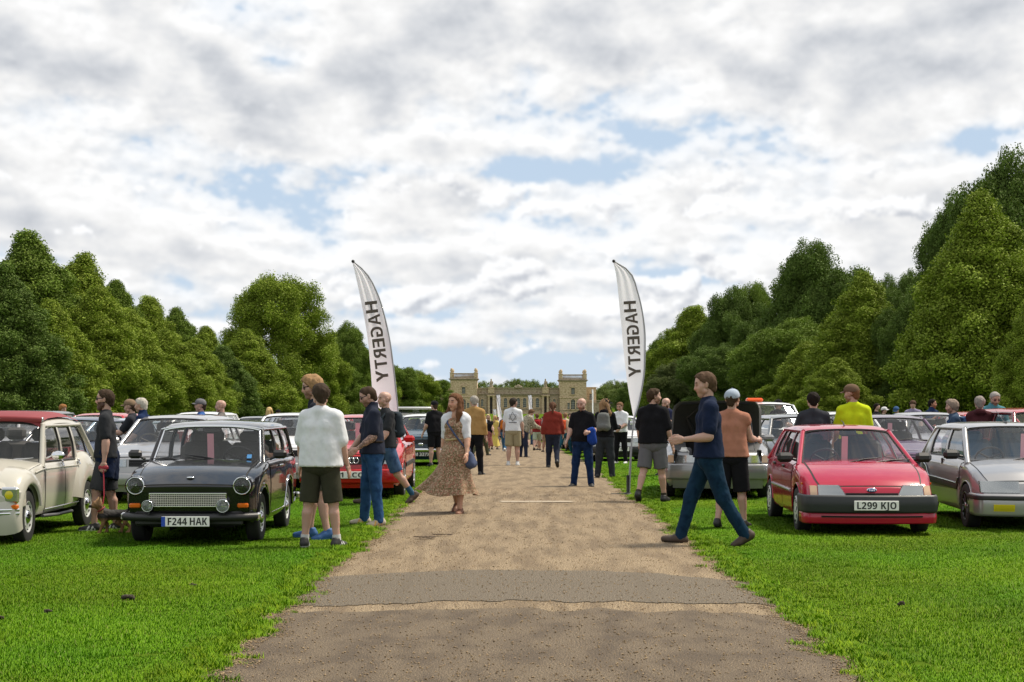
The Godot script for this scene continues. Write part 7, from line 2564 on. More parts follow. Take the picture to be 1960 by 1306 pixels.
	person({"label": "balding man in dark polo leaning beside the champagne saloon", "x": 3.461, "z": -33.8, "h": 1.75, "turn": -40, "top": {"col": Color(.02,.025,.06), "sleeve": 0.7}, "lower": {"col": Color(.010,.010,.012), "len": "long"}, "hair": "bald", "beard": 1, "pitch": 15, "arms": [[8, 8, 20], [20, 8, 120, 20]], "legs": [[2, 4, 2], [-2, 4, 2]]})
	person({"label": "tall man in navy t-shirt and dark jeans striding left across the verge", "x": 2.199, "z": -16.96, "h": 1.98, "turn": -88, "top": {"col": Color(.010,.017,.042), "sleeve": 0.72, "loose": 0.024}, "lower": {"col": Color(.010,.032,.060), "len": "long", "pat": "denim"}, "pitch": 10, "hair": "short", "hair_col": Color(.09,.055,.035), "legs": [[21, 2, 5], [-18, 2, 14]], "arms": [[-16, 8, 20], [6, 9, 78, 10]], "shoes": {"col": Color(.05,.028,.016), "sole": Color(.03,.02,.015)}})
	person({"label": "person in faded orange-pink vest, pale cap and black shorts behind the striding man", "x": 2.801, "z": -19.29, "h": 1.76, "turn": 155, "top": {"col": Color(.36,.165,.11), "sleeve": 0.12, "loose": 0.022}, "lower": {"col": Color(.010,.010,.012), "len": "shorts", "reach": 1.05, "loose": 0.02}, "cap": Color(.34,.40,.48), "fat": 1.05, "legs": [[4, 4, 2], [-6, 4, 8]], "arms": [[24, 8, 60], [20, 8, 62]], "shoes": {"col": Color(.014,.013,.013), "sole": Color(.02,.02,.02)}})
	person({"label": "dark-haired man in charcoal long sleeves standing behind the bright red hatchback", "x": 4.472, "z": -22.47, "h": 1.76, "turn": 176, "top": {"col": Color(.035,.038,.046), "sleeve": 1.5, "loose": 0.024}, "lower": {"col": Color(.012,.020,.050), "len": "long"}, "hair": "short", "hair_col": Color(.016,.012,.010), "pitch": 8, "fat": 1.08, "arms": [[16, 10, 50], [16, 10, 50]], "legs": [[2, 4, 2], [-2, 4, 2]]})
	person({"label": "man in lime green t-shirt and brown cap behind the bright red hatchback", "x": 5.068, "z": -22.47, "h": 1.87, "turn": 172, "top": {"col": Color(.50,.60,.015), "sleeve": 0.7, "loose": 0.024}, "lower": {"col": Color(.028,.030,.034), "len": "long"}, "yaw": 58, "pitch": 8, "cap": Color(.13,.085,.055), "hair": "short", "hair_col": Color(.16,.075,.035), "beard": 2, "arms": [[10, 9, 40], [10, 9, 40]], "legs": [[2, 4, 2], [-2, 4, 2]]})
	person({"label": "man in white t-shirt with printed stripes between parked cars", "x": 7.179, "z": -39.43, "h": 1.64, "turn": -20, "top": {"col": Color(.66,.68,.71), "sleeve": 0.7}, "lower": {"col": Color(.012,.020,.050), "len": "long"}, "pitch": 14, "hair": "short", "hair_col": Color(.06,.04,.025), "legs": [[2, 4, 2], [-2, 4, 2]]})
	person({"label": "man in dark cap and black top beside the white printed t-shirt", "x": 6.686, "z": -38.09, "h": 1.72, "turn": 25, "top": {"col": Color(.03,.02,.025), "sleeve": 0.8}, "lower": {"col": Color(.010,.010,.012), "len": "long"}, "cap": Color(.010,.010,.012), "arms": [[20, 8, 90], [20, 8, 60]], "legs": [[2, 4, 2], [-2, 4, 2]]})
	person({"label": "bearded man in black jacket behind the plum hatchback's roof", "x": 11.222, "z": -46.63, "h": 1.75, "turn": 50, "top": {"col": Color(.010,.010,.012), "sleeve": 1.9}, "lower": {"col": Color(.010,.010,.012), "len": "long"}, "beard": 1, "hair": "short", "hair_col": Color(.014,.010,.008), "legs": [[2, 4, 2], [-2, 4, 2]]})
	person({"label": "person in white cap right beside the bearded man in black", "x": 12.088, "z": -49.24, "h": 1.68, "turn": 60, "top": {"col": Color(.2,.2,.2), "sleeve": 0.9}, "lower": {"col": Color(.010,.010,.012), "len": "long"}, "cap": Color(.62,.62,.62), "legs": [[2, 4, 2], [-2, 4, 2]]})
	person({"label": "person in blue cap and blue t-shirt with head bowed", "x": 12.283, "z": -48.33, "h": 1.7, "turn": -35, "top": {"col": Color(.02,.05,.22), "sleeve": 0.8}, "lower": {"col": Color(.012,.020,.050), "len": "long"}, "pitch": 28, "cap": Color(.04,.09,.20), "pack": Color(.02,.03,.06), "legs": [[2, 4, 2], [-2, 4, 2]]})
	person({"label": "man in lavender shirt wearing dark backpack straps", "x": 11.533, "z": -43.55, "h": 1.8, "turn": -20, "top": {"col": Color(.24,.22,.33), "sleeve": 0.8}, "lower": {"col": Color(.012,.020,.050), "len": "long"}, "pitch": 26, "hair": "short", "hair_col": Color(.07,.04,.025), "pack": Color(.02,.022,.03), "arms": [[20, 8, 110, 20], [10, 8, 20]], "legs": [[2, 4, 2], [-2, 4, 2]]})
	person({"label": "smiling dark-haired man in navy polo with his hand on his chest", "x": 11.028, "z": -39.78, "h": 1.74, "turn": 35, "top": {"col": Color(.014,.030,.085), "sleeve": 0.75, "collar": true}, "lower": {"col": Color(.012,.020,.050), "len": "long"}, "beard": 2, "yaw": 30, "hair": "short", "hair_col": Color(.012,.009,.008), "skin": Color(.36,.19,.12), "arms": [[20, 10, 115, 35], [8, 8, 20]], "legs": [[2, 4, 2], [-2, 4, 2]]})
	person({"label": "grey-haired man in denim jacket with a blue rucksack behind the silver hatchback", "x": 7.974, "z": -27.08, "h": 1.72, "turn": -100, "top": {"col": Color(.05,.08,.13), "sleeve": 1.95, "loose": 0.03, "pat": "denim", "name": "jacket"}, "lower": {"col": Color(.012,.020,.050), "len": "long"}, "hair": "thick", "hair_col": Color(.26,.20,.16), "beard": 2, "pack": Color(.05,.09,.19), "lean": 8, "legs": [[24, 2, 8], [-20, 2, 20]], "arms": [[-16, 6, 14], [18, 6, 22]]})
	person({"label": "grey-haired man in maroon hooded top with his back turned", "x": 8.316, "z": -26.92, "h": 1.73, "turn": 170, "top": {"col": Color(.06,.018,.022), "sleeve": 1.95, "loose": 0.03, "hood": true}, "lower": {"col": Color(.010,.010,.012), "len": "long"}, "hair": "short", "hair_col": Color(.25,.22,.20), "legs": [[2, 4, 2], [-2, 4, 2]]})
	person({"label": "man with grey beard and glasses in teal jacket at the right edge", "x": 9.161, "z": -28.81, "h": 1.84, "turn": 8, "top": {"col": Color(.07,.20,.24), "sleeve": 1.95, "loose": 0.03, "collar": true}, "lower": {"col": Color(.010,.010,.012), "len": "long"}, "hair": "buzz", "hair_col": Color(.30,.28,.26), "beard": 2, "glasses": "clear", "pitch": 24, "arms": [[20, 8, 60], [20, 8, 60]], "legs": [[2, 4, 2], [-2, 4, 2]]})
	person({"label": "ginger-haired person behind the fabric roof of the cream hatchback", "x": -12.143, "z": -40.85, "h": 1.62, "turn": 60, "top": {"col": Color(.20,.05,.05), "sleeve": 0.9}, "lower": {"col": Color(.012,.020,.050), "len": "long"}, "hair": "thick", "hair_col": Color(.28,.13,.05), "pitch": 15, "legs": [[2, 4, 2], [-2, 4, 2]]})
	person({"label": "person in dark cap beyond the pale blue-white saloon", "x": -8.565, "z": -55.44, "h": 1.68, "turn": 20, "top": {"col": Color(.010,.010,.012), "sleeve": 0.9}, "lower": {"col": Color(.010,.010,.012), "len": "long"}, "cap": Color(.010,.010,.012), "legs": [[2, 4, 2], [-2, 4, 2]]})
	person({"label": "distant figure in navy top, nearest such in the left half of the crowd", "x": -1.766, "z": -64, "h": 1.77, "turn": 175, "top": {"col": Color(.014,.025,.07), "sleeve": 0.8}, "lower": {"col": Color(.26,.22,.15), "len": "shorts"}, "hair_col": Color(0.12,.03,.02), "group": "distant crowd on the drive", "legs": [[-18, 2, 22], [22, 2, 6]], "arms": [[16, 7, 20], [-16, 7, 12]]})
	person({"label": "distant figure in green top, nearest such in the right half of the crowd", "x": 4.324, "z": -66, "h": 1.7400000000000002, "turn": 0, "top": {"col": Color(.05,.14,.05), "sleeve": 0.8}, "lower": {"col": Color(.016,.02,.04), "len": "long"}, "hair_col": Color(0.09,.03,.02), "group": "distant crowd on the drive", "legs": [[24, 2, 8], [-20, 2, 20]], "arms": [[-16, 6, 14], [18, 6, 22]]})
	person({"label": "distant figure in black top, nearest such in the right half of the crowd", "x": 4.007, "z": -70, "h": 1.7100000000000002, "turn": 20, "top": {"col": Color(.012,.012,.014), "sleeve": 0.8}, "lower": {"col": Color(.03,.06,.12), "len": "shorts"}, "hair_col": Color(0.06,.03,.02), "group": "distant crowd on the drive", "legs": [[2, 4, 2], [-2, 4, 2]]})
	person({"label": "distant figure in orange top, nearest such in the right half of the crowd", "x": 1.448, "z": -70, "h": 1.62, "turn": -90, "top": {"col": Color(.5,.14,.03), "sleeve": 0.8}, "lower": {"col": Color(.016,.02,.04), "len": "shorts"}, "hair_col": Color(0.06,.03,.02), "group": "distant crowd on the drive", "legs": [[24, 2, 8], [-20, 2, 20]], "arms": [[-16, 6, 14], [18, 6, 22]]})
	person({"label": "distant figure in pale blue top, nearest such in the left half of the crowd", "x": -2.284, "z": -72, "h": 1.8, "turn": 90, "top": {"col": Color(.22,.35,.5), "sleeve": 0.8}, "lower": {"col": Color(.03,.06,.12), "len": "long"}, "hair_col": Color(0.03,.03,.02), "group": "distant crowd on the drive", "legs": [[2, 4, 2], [-2, 4, 2]]})
	person({"label": "distant figure in grey top, nearest such in the right half of the crowd", "x": 3.623, "z": -74, "h": 1.6500000000000001, "turn": -90, "top": {"col": Color(.15,.15,.16), "sleeve": 0.8}, "lower": {"col": Color(.016,.02,.04), "len": "shorts"}, "hair_col": Color(0.12,.03,.02), "group": "distant crowd on the drive", "legs": [[24, 2, 8], [-20, 2, 20]], "arms": [[-16, 6, 14], [18, 6, 22]]})
	person({"label": "distant figure in pale blue top, second nearest such in the left half of the crowd", "x": -0.207, "z": -75, "h": 1.7400000000000002, "turn": 160, "top": {"col": Color(.22,.35,.5), "sleeve": 0.8}, "lower": {"col": Color(.26,.22,.15), "len": "long"}, "hair_col": Color(0.03,.03,.02), "group": "distant crowd on the drive", "legs": [[-18, 2, 22], [22, 2, 6]], "arms": [[16, 7, 20], [-16, 7, 12]]})
	person({"label": "distant figure in navy top, nearest such in the right half of the crowd", "x": 2.254, "z": -76, "h": 1.7400000000000002, "turn": 20, "top": {"col": Color(.014,.025,.07), "sleeve": 0.8}, "lower": {"col": Color(.03,.06,.12), "len": "shorts"}, "hair_col": Color(0.12,.03,.02), "group": "distant crowd on the drive", "legs": [[2, 4, 2], [-2, 4, 2]]})
	person({"label": "distant figure in white top, nearest such in the left half of the crowd", "x": -1.829, "z": -78, "h": 1.62, "turn": 0, "top": {"col": Color(.62,.63,.65), "sleeve": 0.8}, "lower": {"col": Color(.016,.02,.04), "len": "long"}, "hair_col": Color(0.03,.03,.02), "group": "distant crowd on the drive", "legs": [[24, 2, 8], [-20, 2, 20]], "arms": [[-16, 6, 14], [18, 6, 22]]})
	person({"label": "distant figure in grey top, second nearest such in the right half of the crowd", "x": 0.772, "z": -80, "h": 1.62, "turn": 175, "top": {"col": Color(.15,.15,.16), "sleeve": 0.8}, "lower": {"col": Color(.26,.22,.15), "len": "shorts"}, "hair_col": Color(0.12,.03,.02), "group": "distant crowd on the drive", "legs": [[-18, 2, 22], [22, 2, 6]], "arms": [[16, 7, 20], [-16, 7, 12]]})
	person({"label": "distant figure in green top, nearest such in the left half of the crowd", "x": -0.811, "z": -84, "h": 1.6800000000000002, "turn": 90, "top": {"col": Color(.05,.14,.05), "sleeve": 0.8}, "lower": {"col": Color(.03,.06,.12), "len": "long"}, "hair_col": Color(0.09,.03,.02), "group": "distant crowd on the drive", "legs": [[2, 4, 2], [-2, 4, 2]]})
	person({"label": "distant figure in orange top, second nearest such in the right half of the crowd", "x": 3.418, "z": -84, "h": 1.8, "turn": 175, "top": {"col": Color(.5,.14,.03), "sleeve": 0.8}, "lower": {"col": Color(.26,.22,.15), "len": "shorts"}, "hair_col": Color(0.06,.03,.02), "group": "distant crowd on the drive", "legs": [[-18, 2, 22], [22, 2, 6]], "arms": [[16, 7, 20], [-16, 7, 12]]})
	person({"label": "distant figure in black top, second nearest such in the right half of the crowd", "x": 1.661, "z": -86, "h": 1.6800000000000002, "turn": -90, "top": {"col": Color(.012,.012,.014), "sleeve": 0.8}, "lower": {"col": Color(.016,.02,.04), "len": "shorts"}, "hair_col": Color(0.06,.03,.02), "group": "distant crowd on the drive", "legs": [[24, 2, 8], [-20, 2, 20]], "arms": [[-16, 6, 14], [18, 6, 22]]})
	person({"label": "distant figure in orange top, third nearest such in the right half of the crowd", "x": 0.155, "z": -90, "h": 1.77, "turn": 20, "top": {"col": Color(.5,.14,.03), "sleeve": 0.8}, "lower": {"col": Color(.03,.06,.12), "len": "shorts"}, "hair_col": Color(0.06,.03,.02), "group": "distant crowd on the drive", "legs": [[2, 4, 2], [-2, 4, 2]]})
	person({"label": "distant figure in white top, nearest such in the right half of the crowd", "x": 4.779, "z": -90, "h": 1.6800000000000002, "turn": 160, "top": {"col": Color(.62,.63,.65), "sleeve": 0.8}, "lower": {"col": Color(.26,.22,.15), "len": "long"}, "hair_col": Color(0.03,.03,.02), "group": "distant crowd on the drive", "legs": [[-18, 2, 22], [22, 2, 6]], "arms": [[16, 7, 20], [-16, 7, 12]]})
	person({"label": "distant figure in black top, nearest such in the left half of the crowd", "x": -1.65, "z": -92, "h": 1.6500000000000001, "turn": 175, "top": {"col": Color(.012,.012,.014), "sleeve": 0.8}, "lower": {"col": Color(.26,.22,.15), "len": "shorts"}, "hair_col": Color(0.06,.03,.02), "group": "distant crowd on the drive", "legs": [[-18, 2, 22], [22, 2, 6]], "arms": [[16, 7, 20], [-16, 7, 12]]})
	person({"label": "distant figure in pale blue top, nearest such in the right half of the crowd", "x": 2.95, "z": -93, "h": 1.77, "turn": 0, "top": {"col": Color(.22,.35,.5), "sleeve": 0.8}, "lower": {"col": Color(.016,.02,.04), "len": "long"}, "hair_col": Color(0.03,.03,.02), "group": "distant crowd on the drive", "legs": [[24, 2, 8], [-20, 2, 20]], "arms": [[-16, 6, 14], [18, 6, 22]]})
	person({"label": "distant figure in white top, second nearest such in the right half of the crowd", "x": 1.271, "z": -97, "h": 1.6500000000000001, "turn": 90, "top": {"col": Color(.62,.63,.65), "sleeve": 0.8}, "lower": {"col": Color(.03,.06,.12), "len": "long"}, "hair_col": Color(0.03,.03,.02), "group": "distant crowd on the drive", "legs": [[2, 4, 2], [-2, 4, 2]]})
	person({"label": "distant figure in navy top, second nearest such in the left half of the crowd", "x": -0.608, "z": -98, "h": 1.7100000000000002, "turn": -90, "top": {"col": Color(.014,.025,.07), "sleeve": 0.8}, "lower": {"col": Color(.016,.02,.04), "len": "shorts"}, "hair_col": Color(0.12,.03,.02), "group": "distant crowd on the drive", "legs": [[24, 2, 8], [-20, 2, 20]], "arms": [[-16, 6, 14], [18, 6, 22]]})
	person({"label": "distant figure in red top, nearest such in the right half of the crowd", "x": 4.276, "z": -100, "h": 1.62, "turn": 90, "top": {"col": Color(.32,.02,.025), "sleeve": 0.8}, "lower": {"col": Color(.03,.06,.12), "len": "long"}, "hair_col": Color(0.09,.03,.02), "group": "distant crowd on the drive", "legs": [[2, 4, 2], [-2, 4, 2]]})
	person({"label": "distant figure in green top, second nearest such in the right half of the crowd", "x": 2.582, "z": -104, "h": 1.7100000000000002, "turn": 160, "top": {"col": Color(.05,.14,.05), "sleeve": 0.8}, "lower": {"col": Color(.26,.22,.15), "len": "long"}, "hair_col": Color(0.09,.03,.02), "group": "distant crowd on the drive", "legs": [[-18, 2, 22], [22, 2, 6]], "arms": [[16, 7, 20], [-16, 7, 12]]})
	person({"label": "distant figure in red top, nearest such in the left half of the crowd", "x": 0.0, "z": -104, "h": 1.6500000000000001, "turn": 160, "top": {"col": Color(.32,.02,.025), "sleeve": 0.8}, "lower": {"col": Color(.26,.22,.15), "len": "long"}, "hair_col": Color(0.09,.03,.02), "group": "distant crowd on the drive", "legs": [[-18, 2, 22], [22, 2, 6]], "arms": [[16, 7, 20], [-16, 7, 12]]})
	person({"label": "distant figure in red top, second nearest such in the right half of the crowd", "x": 0.531, "z": -110, "h": 1.8, "turn": 0, "top": {"col": Color(.32,.02,.025), "sleeve": 0.8}, "lower": {"col": Color(.016,.02,.04), "len": "long"}, "hair_col": Color(0.09,.03,.02), "group": "distant crowd on the drive", "legs": [[24, 2, 8], [-20, 2, 20]], "arms": [[-16, 6, 14], [18, 6, 22]]})

# ------------------------------------------------------------------ the woman in the long dress, the dog, the flags
func skirt(o: Node3D, J: Dictionary, m: Material, to: float, blow: Vector3, flare: float, fine := 40) -> void:
	var g := Geo.new()
	var rows := []
	var P: Vector3 = J.pelvis
	var k: float = J.k
	var top := P.y + .15 * k
	for r in 27:
		var v := r / 26.0
		var y := lerpf(top, to, v)
		var row := PackedVector3Array()
		var q := pow(v, 1.5)
		var mid := P + blow * pow(v, 2.2)
		for e in fine:
			var a := TAU * e / fine
			var fold := 1.0 + (.10 * sin(a * 7.0 + v * 2.0) + .06 * sin(a * 11.0 + 1.3 - v * 3.0)) * v
			var rx: float = lerpf(.145, .145 + .09 * flare, q) + .05 * sin(PI * minf(v * 2.2, 1.0))
			var rz: float = lerpf(.105, .105 + .12 * flare, q) + .05 * sin(PI * minf(v * 2.2, 1.0))
			var lean := .5 - .5 * cos(a)
			mid = P + blow * pow(v, 2.2) * lean
			row.push_back(Vector3(mid.x + cos(a) * rx * fold * k, y + .02 * sin(a * 3.0) * v + absf(blow.x) * .20 * q * maxf(-signf(blow.x) * -cos(a), 0.0), mid.z + sin(a) * rz * fold * k))
		rows.push_back(row)
	g.grid(rows, true)
	part("skirt", g, m, o)

func make_dress_woman() -> void:
	var spec := {"label": "long-haired woman in white cardigan and long floral dress walking down the drive", "x": -0.800, "z": -21.65, "h": 1.73, "turn": -18, "yaw": -24, "pitch": 2, "hair": "long", "hair_col": Color(.13, .062, .032),
		"legs": [[-14, 1, 18, 6], [10, 1, 4, 8]], "arms": [[-6, 7, 8], [10, 8, 18]], "skin": Color(.50, .28, .19), "shoulders": .90, "shoes": {"col": Color(.22, .10, .055), "sole": Color(.16, .08, .05)}}
	var o := person(spec)
	var J := pose(spec)
	var k: float = J.k
	var dress := cloth(Color(1, 1, 1), "floral")
	var tb := torso_bones(J, .012, .02)
	for s in [-1.0, 1.0]:
		tb.append([J.chest + Vector3(s * .072, -.01, .075) * k, J.chest + Vector3(s * .07, -.04, .082) * k, .062 * k, .055 * k])
	part("bodice", nets(tb, .0135, .018, [[Vector3(0, 1, .35).normalized(), Vector3(0, 1, .35).normalized().dot(J.neck + Vector3(0, -.06, .05))], [Vector3.DOWN, -(J.pelvis.y + .08)]], .008), dress, o)
	skirt(o, J, dress, .30, Vector3(-.30, 0, -.06), 1.9, 56)
	var belt := Geo.new()
	var loop := []
	for e in 25:
		var a := TAU * e / 24
		loop.push_back((J.pelvis as Vector3) + Vector3(cos(a) * .158, .165 * k + .01 * sin(a * 2.0), sin(a) * .122))
	belt.tube(loop, [.017], 6, false)
	part("belt", belt, cloth(Color(.42, .33, .18)), o)
	# white cardigan: sleeves, shoulders and back, open in front
	var cb := []
	for i in 2:
		var s := -1.0 if i == 0 else 1.0
		cb.append([J["sh%d" % i], J["el%d" % i].lerp(J["sh%d" % i], .08), .066 * k, .056 * k])
		cb.append([J.neck + Vector3(s * .06, .0, -.01) * k, J["sh%d" % i], .058 * k, .066 * k])
		cb.append([J.chest + Vector3(s * .10, .06, -.03) * k, J.pelvis + Vector3(s * .10, .20, -.03) * k, .094 * k, .080 * k])
		cb.append([J.chest + Vector3(s * .135, .06, .055) * k, J.chest + Vector3(s * .135, -.06, .065) * k, .048 * k, .042 * k])
	part("cardigan", nets(cb, .0135, .018, [[Vector3(0, 1, .2).normalized(), Vector3(0, 1, .2).normalized().dot(J.neck + Vector3(0, .03, 0))], ball_cut(Vector3.UP * .0 + Vector3.DOWN, J.pelvis + Vector3(0, .16, 0))], .012), cloth(Color(.64, .66, .70)), o)
	# a blue shoulder bag on its strap
	var b := thing("shoulder_bag", "small slate blue bag slung at the hip of the woman in the floral dress", "bag", o.position, o.rotation.y)
	var g := nets([[Vector3(.20, .86, .02), Vector3(.22, .74, .02), .06, .075], [Vector3(.20, .84, -.06), Vector3(.22, .74, -.08), .05, .07]], .0135, .012, [], .006)
	part("pouch", g, cloth(Color(.07, .09, .16)), b)
	g = Geo.new()
	g.tube([Vector3(.20, .92, .06), Vector3(.05, 1.14, .155), Vector3(-.09, 1.32, .125), Vector3(-.11, 1.42, .0), Vector3(.0, 1.25, -.14), Vector3(.19, .92, -.08)], [.014], 6)
	part("strap", g, cloth(Color(.07, .09, .16)), b)

func make_dog() -> void:
	var o := thing("dog", "small black and tan terrier on a red lead beside the bearded man", "dog", Vector3(-4.86, .0, -18.45), deg_to_rad(-62))
	var b := [[Vector3(0, .235, .10), Vector3(0, .235, -.13), .068, .058], [Vector3(0, .22, .12), Vector3(0, .25, .10), .068, .062], [Vector3(0, .27, .12), Vector3(0, .345, .17), .046, .040],
		[Vector3(0, .375, .185), Vector3(0, .37, .20), .050, .046], [Vector3(0, .358, .22), Vector3(0, .345, .275), .026, .019], [Vector3(0, .25, -.16), Vector3(0, .35, -.21), .018, .009]]
	for s in [-1.0, 1.0]:
		b.append([Vector3(s * .032, .41, .175), Vector3(s * .045, .455, .17), .016, .006])
		var sw: float = .035 * s
		b.append([Vector3(s * .042, .20, .11), Vector3(s * .044, .12, .10 + sw), .032, .021])
		b.append([Vector3(s * .044, .12, .10 + sw), Vector3(s * .044, .025, .12 + sw * 1.6), .019, .016])
		b.append([Vector3(s * .044, .020, .12 + sw * 1.6), Vector3(s * .044, .018, .145 + sw * 1.6), .017, .015])
		b.append([Vector3(s * .042, .21, -.13), Vector3(s * .046, .135, -.10 - sw), .042, .026])
		b.append([Vector3(s * .046, .135, -.10 - sw), Vector3(s * .046, .085, -.165 - sw), .022, .016])
		b.append([Vector3(s * .046, .085, -.165 - sw), Vector3(s * .046, .022, -.145 - sw), .016, .015])
		b.append([Vector3(s * .046, .019, -.145 - sw), Vector3(s * .046, .018, -.118 - sw), .016, .014])
	var g := nets(b, .0085, .010, [[Vector3.DOWN, -.002]], .007, 60.0)
	for i in g.v.size():
		var p := g.v[i]
		var w := 1.0 + .4 * crease.get_noise_3d(p.x * 120.0, p.y * 60.0, p.z * 120.0)
		var tan := Color(.24, .135, .06) * w
		var dark := Color(.016, .013, .012) * w
		g.c[i] = dark.lerp(tan, smoothstep(.215, .165, p.y)) if p.z < .13 or p.y < .26 else tan
		if p.z > .262 and p.y > .335: g.c[i] = Color(.01, .009, .009)
		g.c[i].a = 1.0
	for s in [-1.0, 1.0]:
		g.col = Color(.01, .008, .008)
		g.ball(Vector3(s * .022, .385, .226), Vector3(.007, .007, .006), 8, 5)
	part("body", g, tinted("fur", .7), o)
	var c := Geo.new()
	c.ring(Vector3(0, .31, .145), .050, .007, Vector3(0, .8, .6).normalized(), 16)
	part("collar", c, mat("lead_red", Color(.32, .012, .03), .5), o)
	# the lead, from the collar up to the hand
	var L := thing("dog_lead", "thin red lead running from the man's hand down to the terrier", "dog lead", Vector3.ZERO)
	var w: Array = cast["bearded man in charcoal t-shirt and sunglasses holding a red dog lead"]
	var e: Vector3 = w[0].transform * (w[1].wr1 + w[1].fd1 * .085)
	var a: Vector3 = o.transform * Vector3(0, .335, .13)
	var wg := nets([[w[1].pelvis + Vector3(-.07, .02, 0), w[1].pelvis + Vector3(.07, .02, 0), .135, .135], [w[1].pelvis + Vector3(-.08, -.02, -.03), w[1].pelvis + Vector3(-.09, -.26, -.03), .12, .11], [w[1].pelvis + Vector3(.08, -.02, .0), w[1].pelvis + Vector3(.10, -.24, .0), .12, .11]], .0135, .014, [[Vector3.UP, w[1].pelvis.y + .10], [Vector3(.1, -1, .2).normalized(), Vector3(.1, -1, .2).normalized().dot(w[1].pelvis + Vector3(0, -.28, 0))]], .014)
	part("tied_jumper", wg, cloth(Color(.010, .017, .045)), w[0])
	# star print on the back of the white t-shirt
	var wt: Array = cast["man in white t-shirt with printed back and khaki shorts walking away up the drive"]
	var pr := Geo.new()
	var bz := -.128
	var cy: float = wt[1].chest.y - .02
	for q in [0.0, PI]:
		var tri := []
		for n in 4:
			var an: float = q + PI / 2 + TAU * n / 3.0
			tri.push_back(Vector3(cos(an) * .115, cy + sin(an) * .115, bz - .004))
		pr.tube(tri, [.0065], 4, false)
	pr.box(Vector3(0, cy - .15, bz), Vector3(.20, .02, .006))
	part("print", pr, mat("print_grey", Color(.10, .10, .11), .9), wt[0])
	# blue jacket over the bald man's arm
	var bm: Array = cast["bald grey-bearded man in black t-shirt and dark blue jeans facing the camera"]
	var el: Vector3 = bm[1].el1.lerp(bm[1].wr1, .45)
	var jk := thing("blue_jacket", "bright blue jacket draped over the forearm of the bald grey-bearded man", "jacket", bm[0].position, bm[0].rotation.y)
	part("cloth", nets([[el + Vector3(.02, .03, .02), el + Vector3(-.05, .0, .02), .05, .05], [el + Vector3(.03, .0, .03), el + Vector3(.04, -.20, .03), .06, .075], [el + Vector3(-.03, .0, .05), el + Vector3(-.02, -.16, .05), .05, .06]], .016, .012, [], .012), cloth(Color(.015, .05, .26)), jk)
	c = Geo.new()
	c.tube([a, a.lerp(e, .35) + Vector3(.015, -.03, 0), a.lerp(e, .7) + Vector3(.008, -.01, 0), e], [.008], 6)
	part("cord", c, mat("lead_red", Color(.32, .012, .03), .5), L)
	c = Geo.new()
	c.box(e + Vector3(0, .015, 0), Vector3(.12, .05, .035), .012)
	part("handle", c, mat("lead_red", Color(.32, .012, .03), .5), L)

func flag_outline(t: float) -> Array:   # x of the free edge and of the pole edge at height t (0 foot .. 1 tip)
	var pole := -.035 * sin(t * PI * .5) * 0.0 - (pow(maxf(t - .62, 0.0) / .38, 2.3) * .52)
	return [pole]

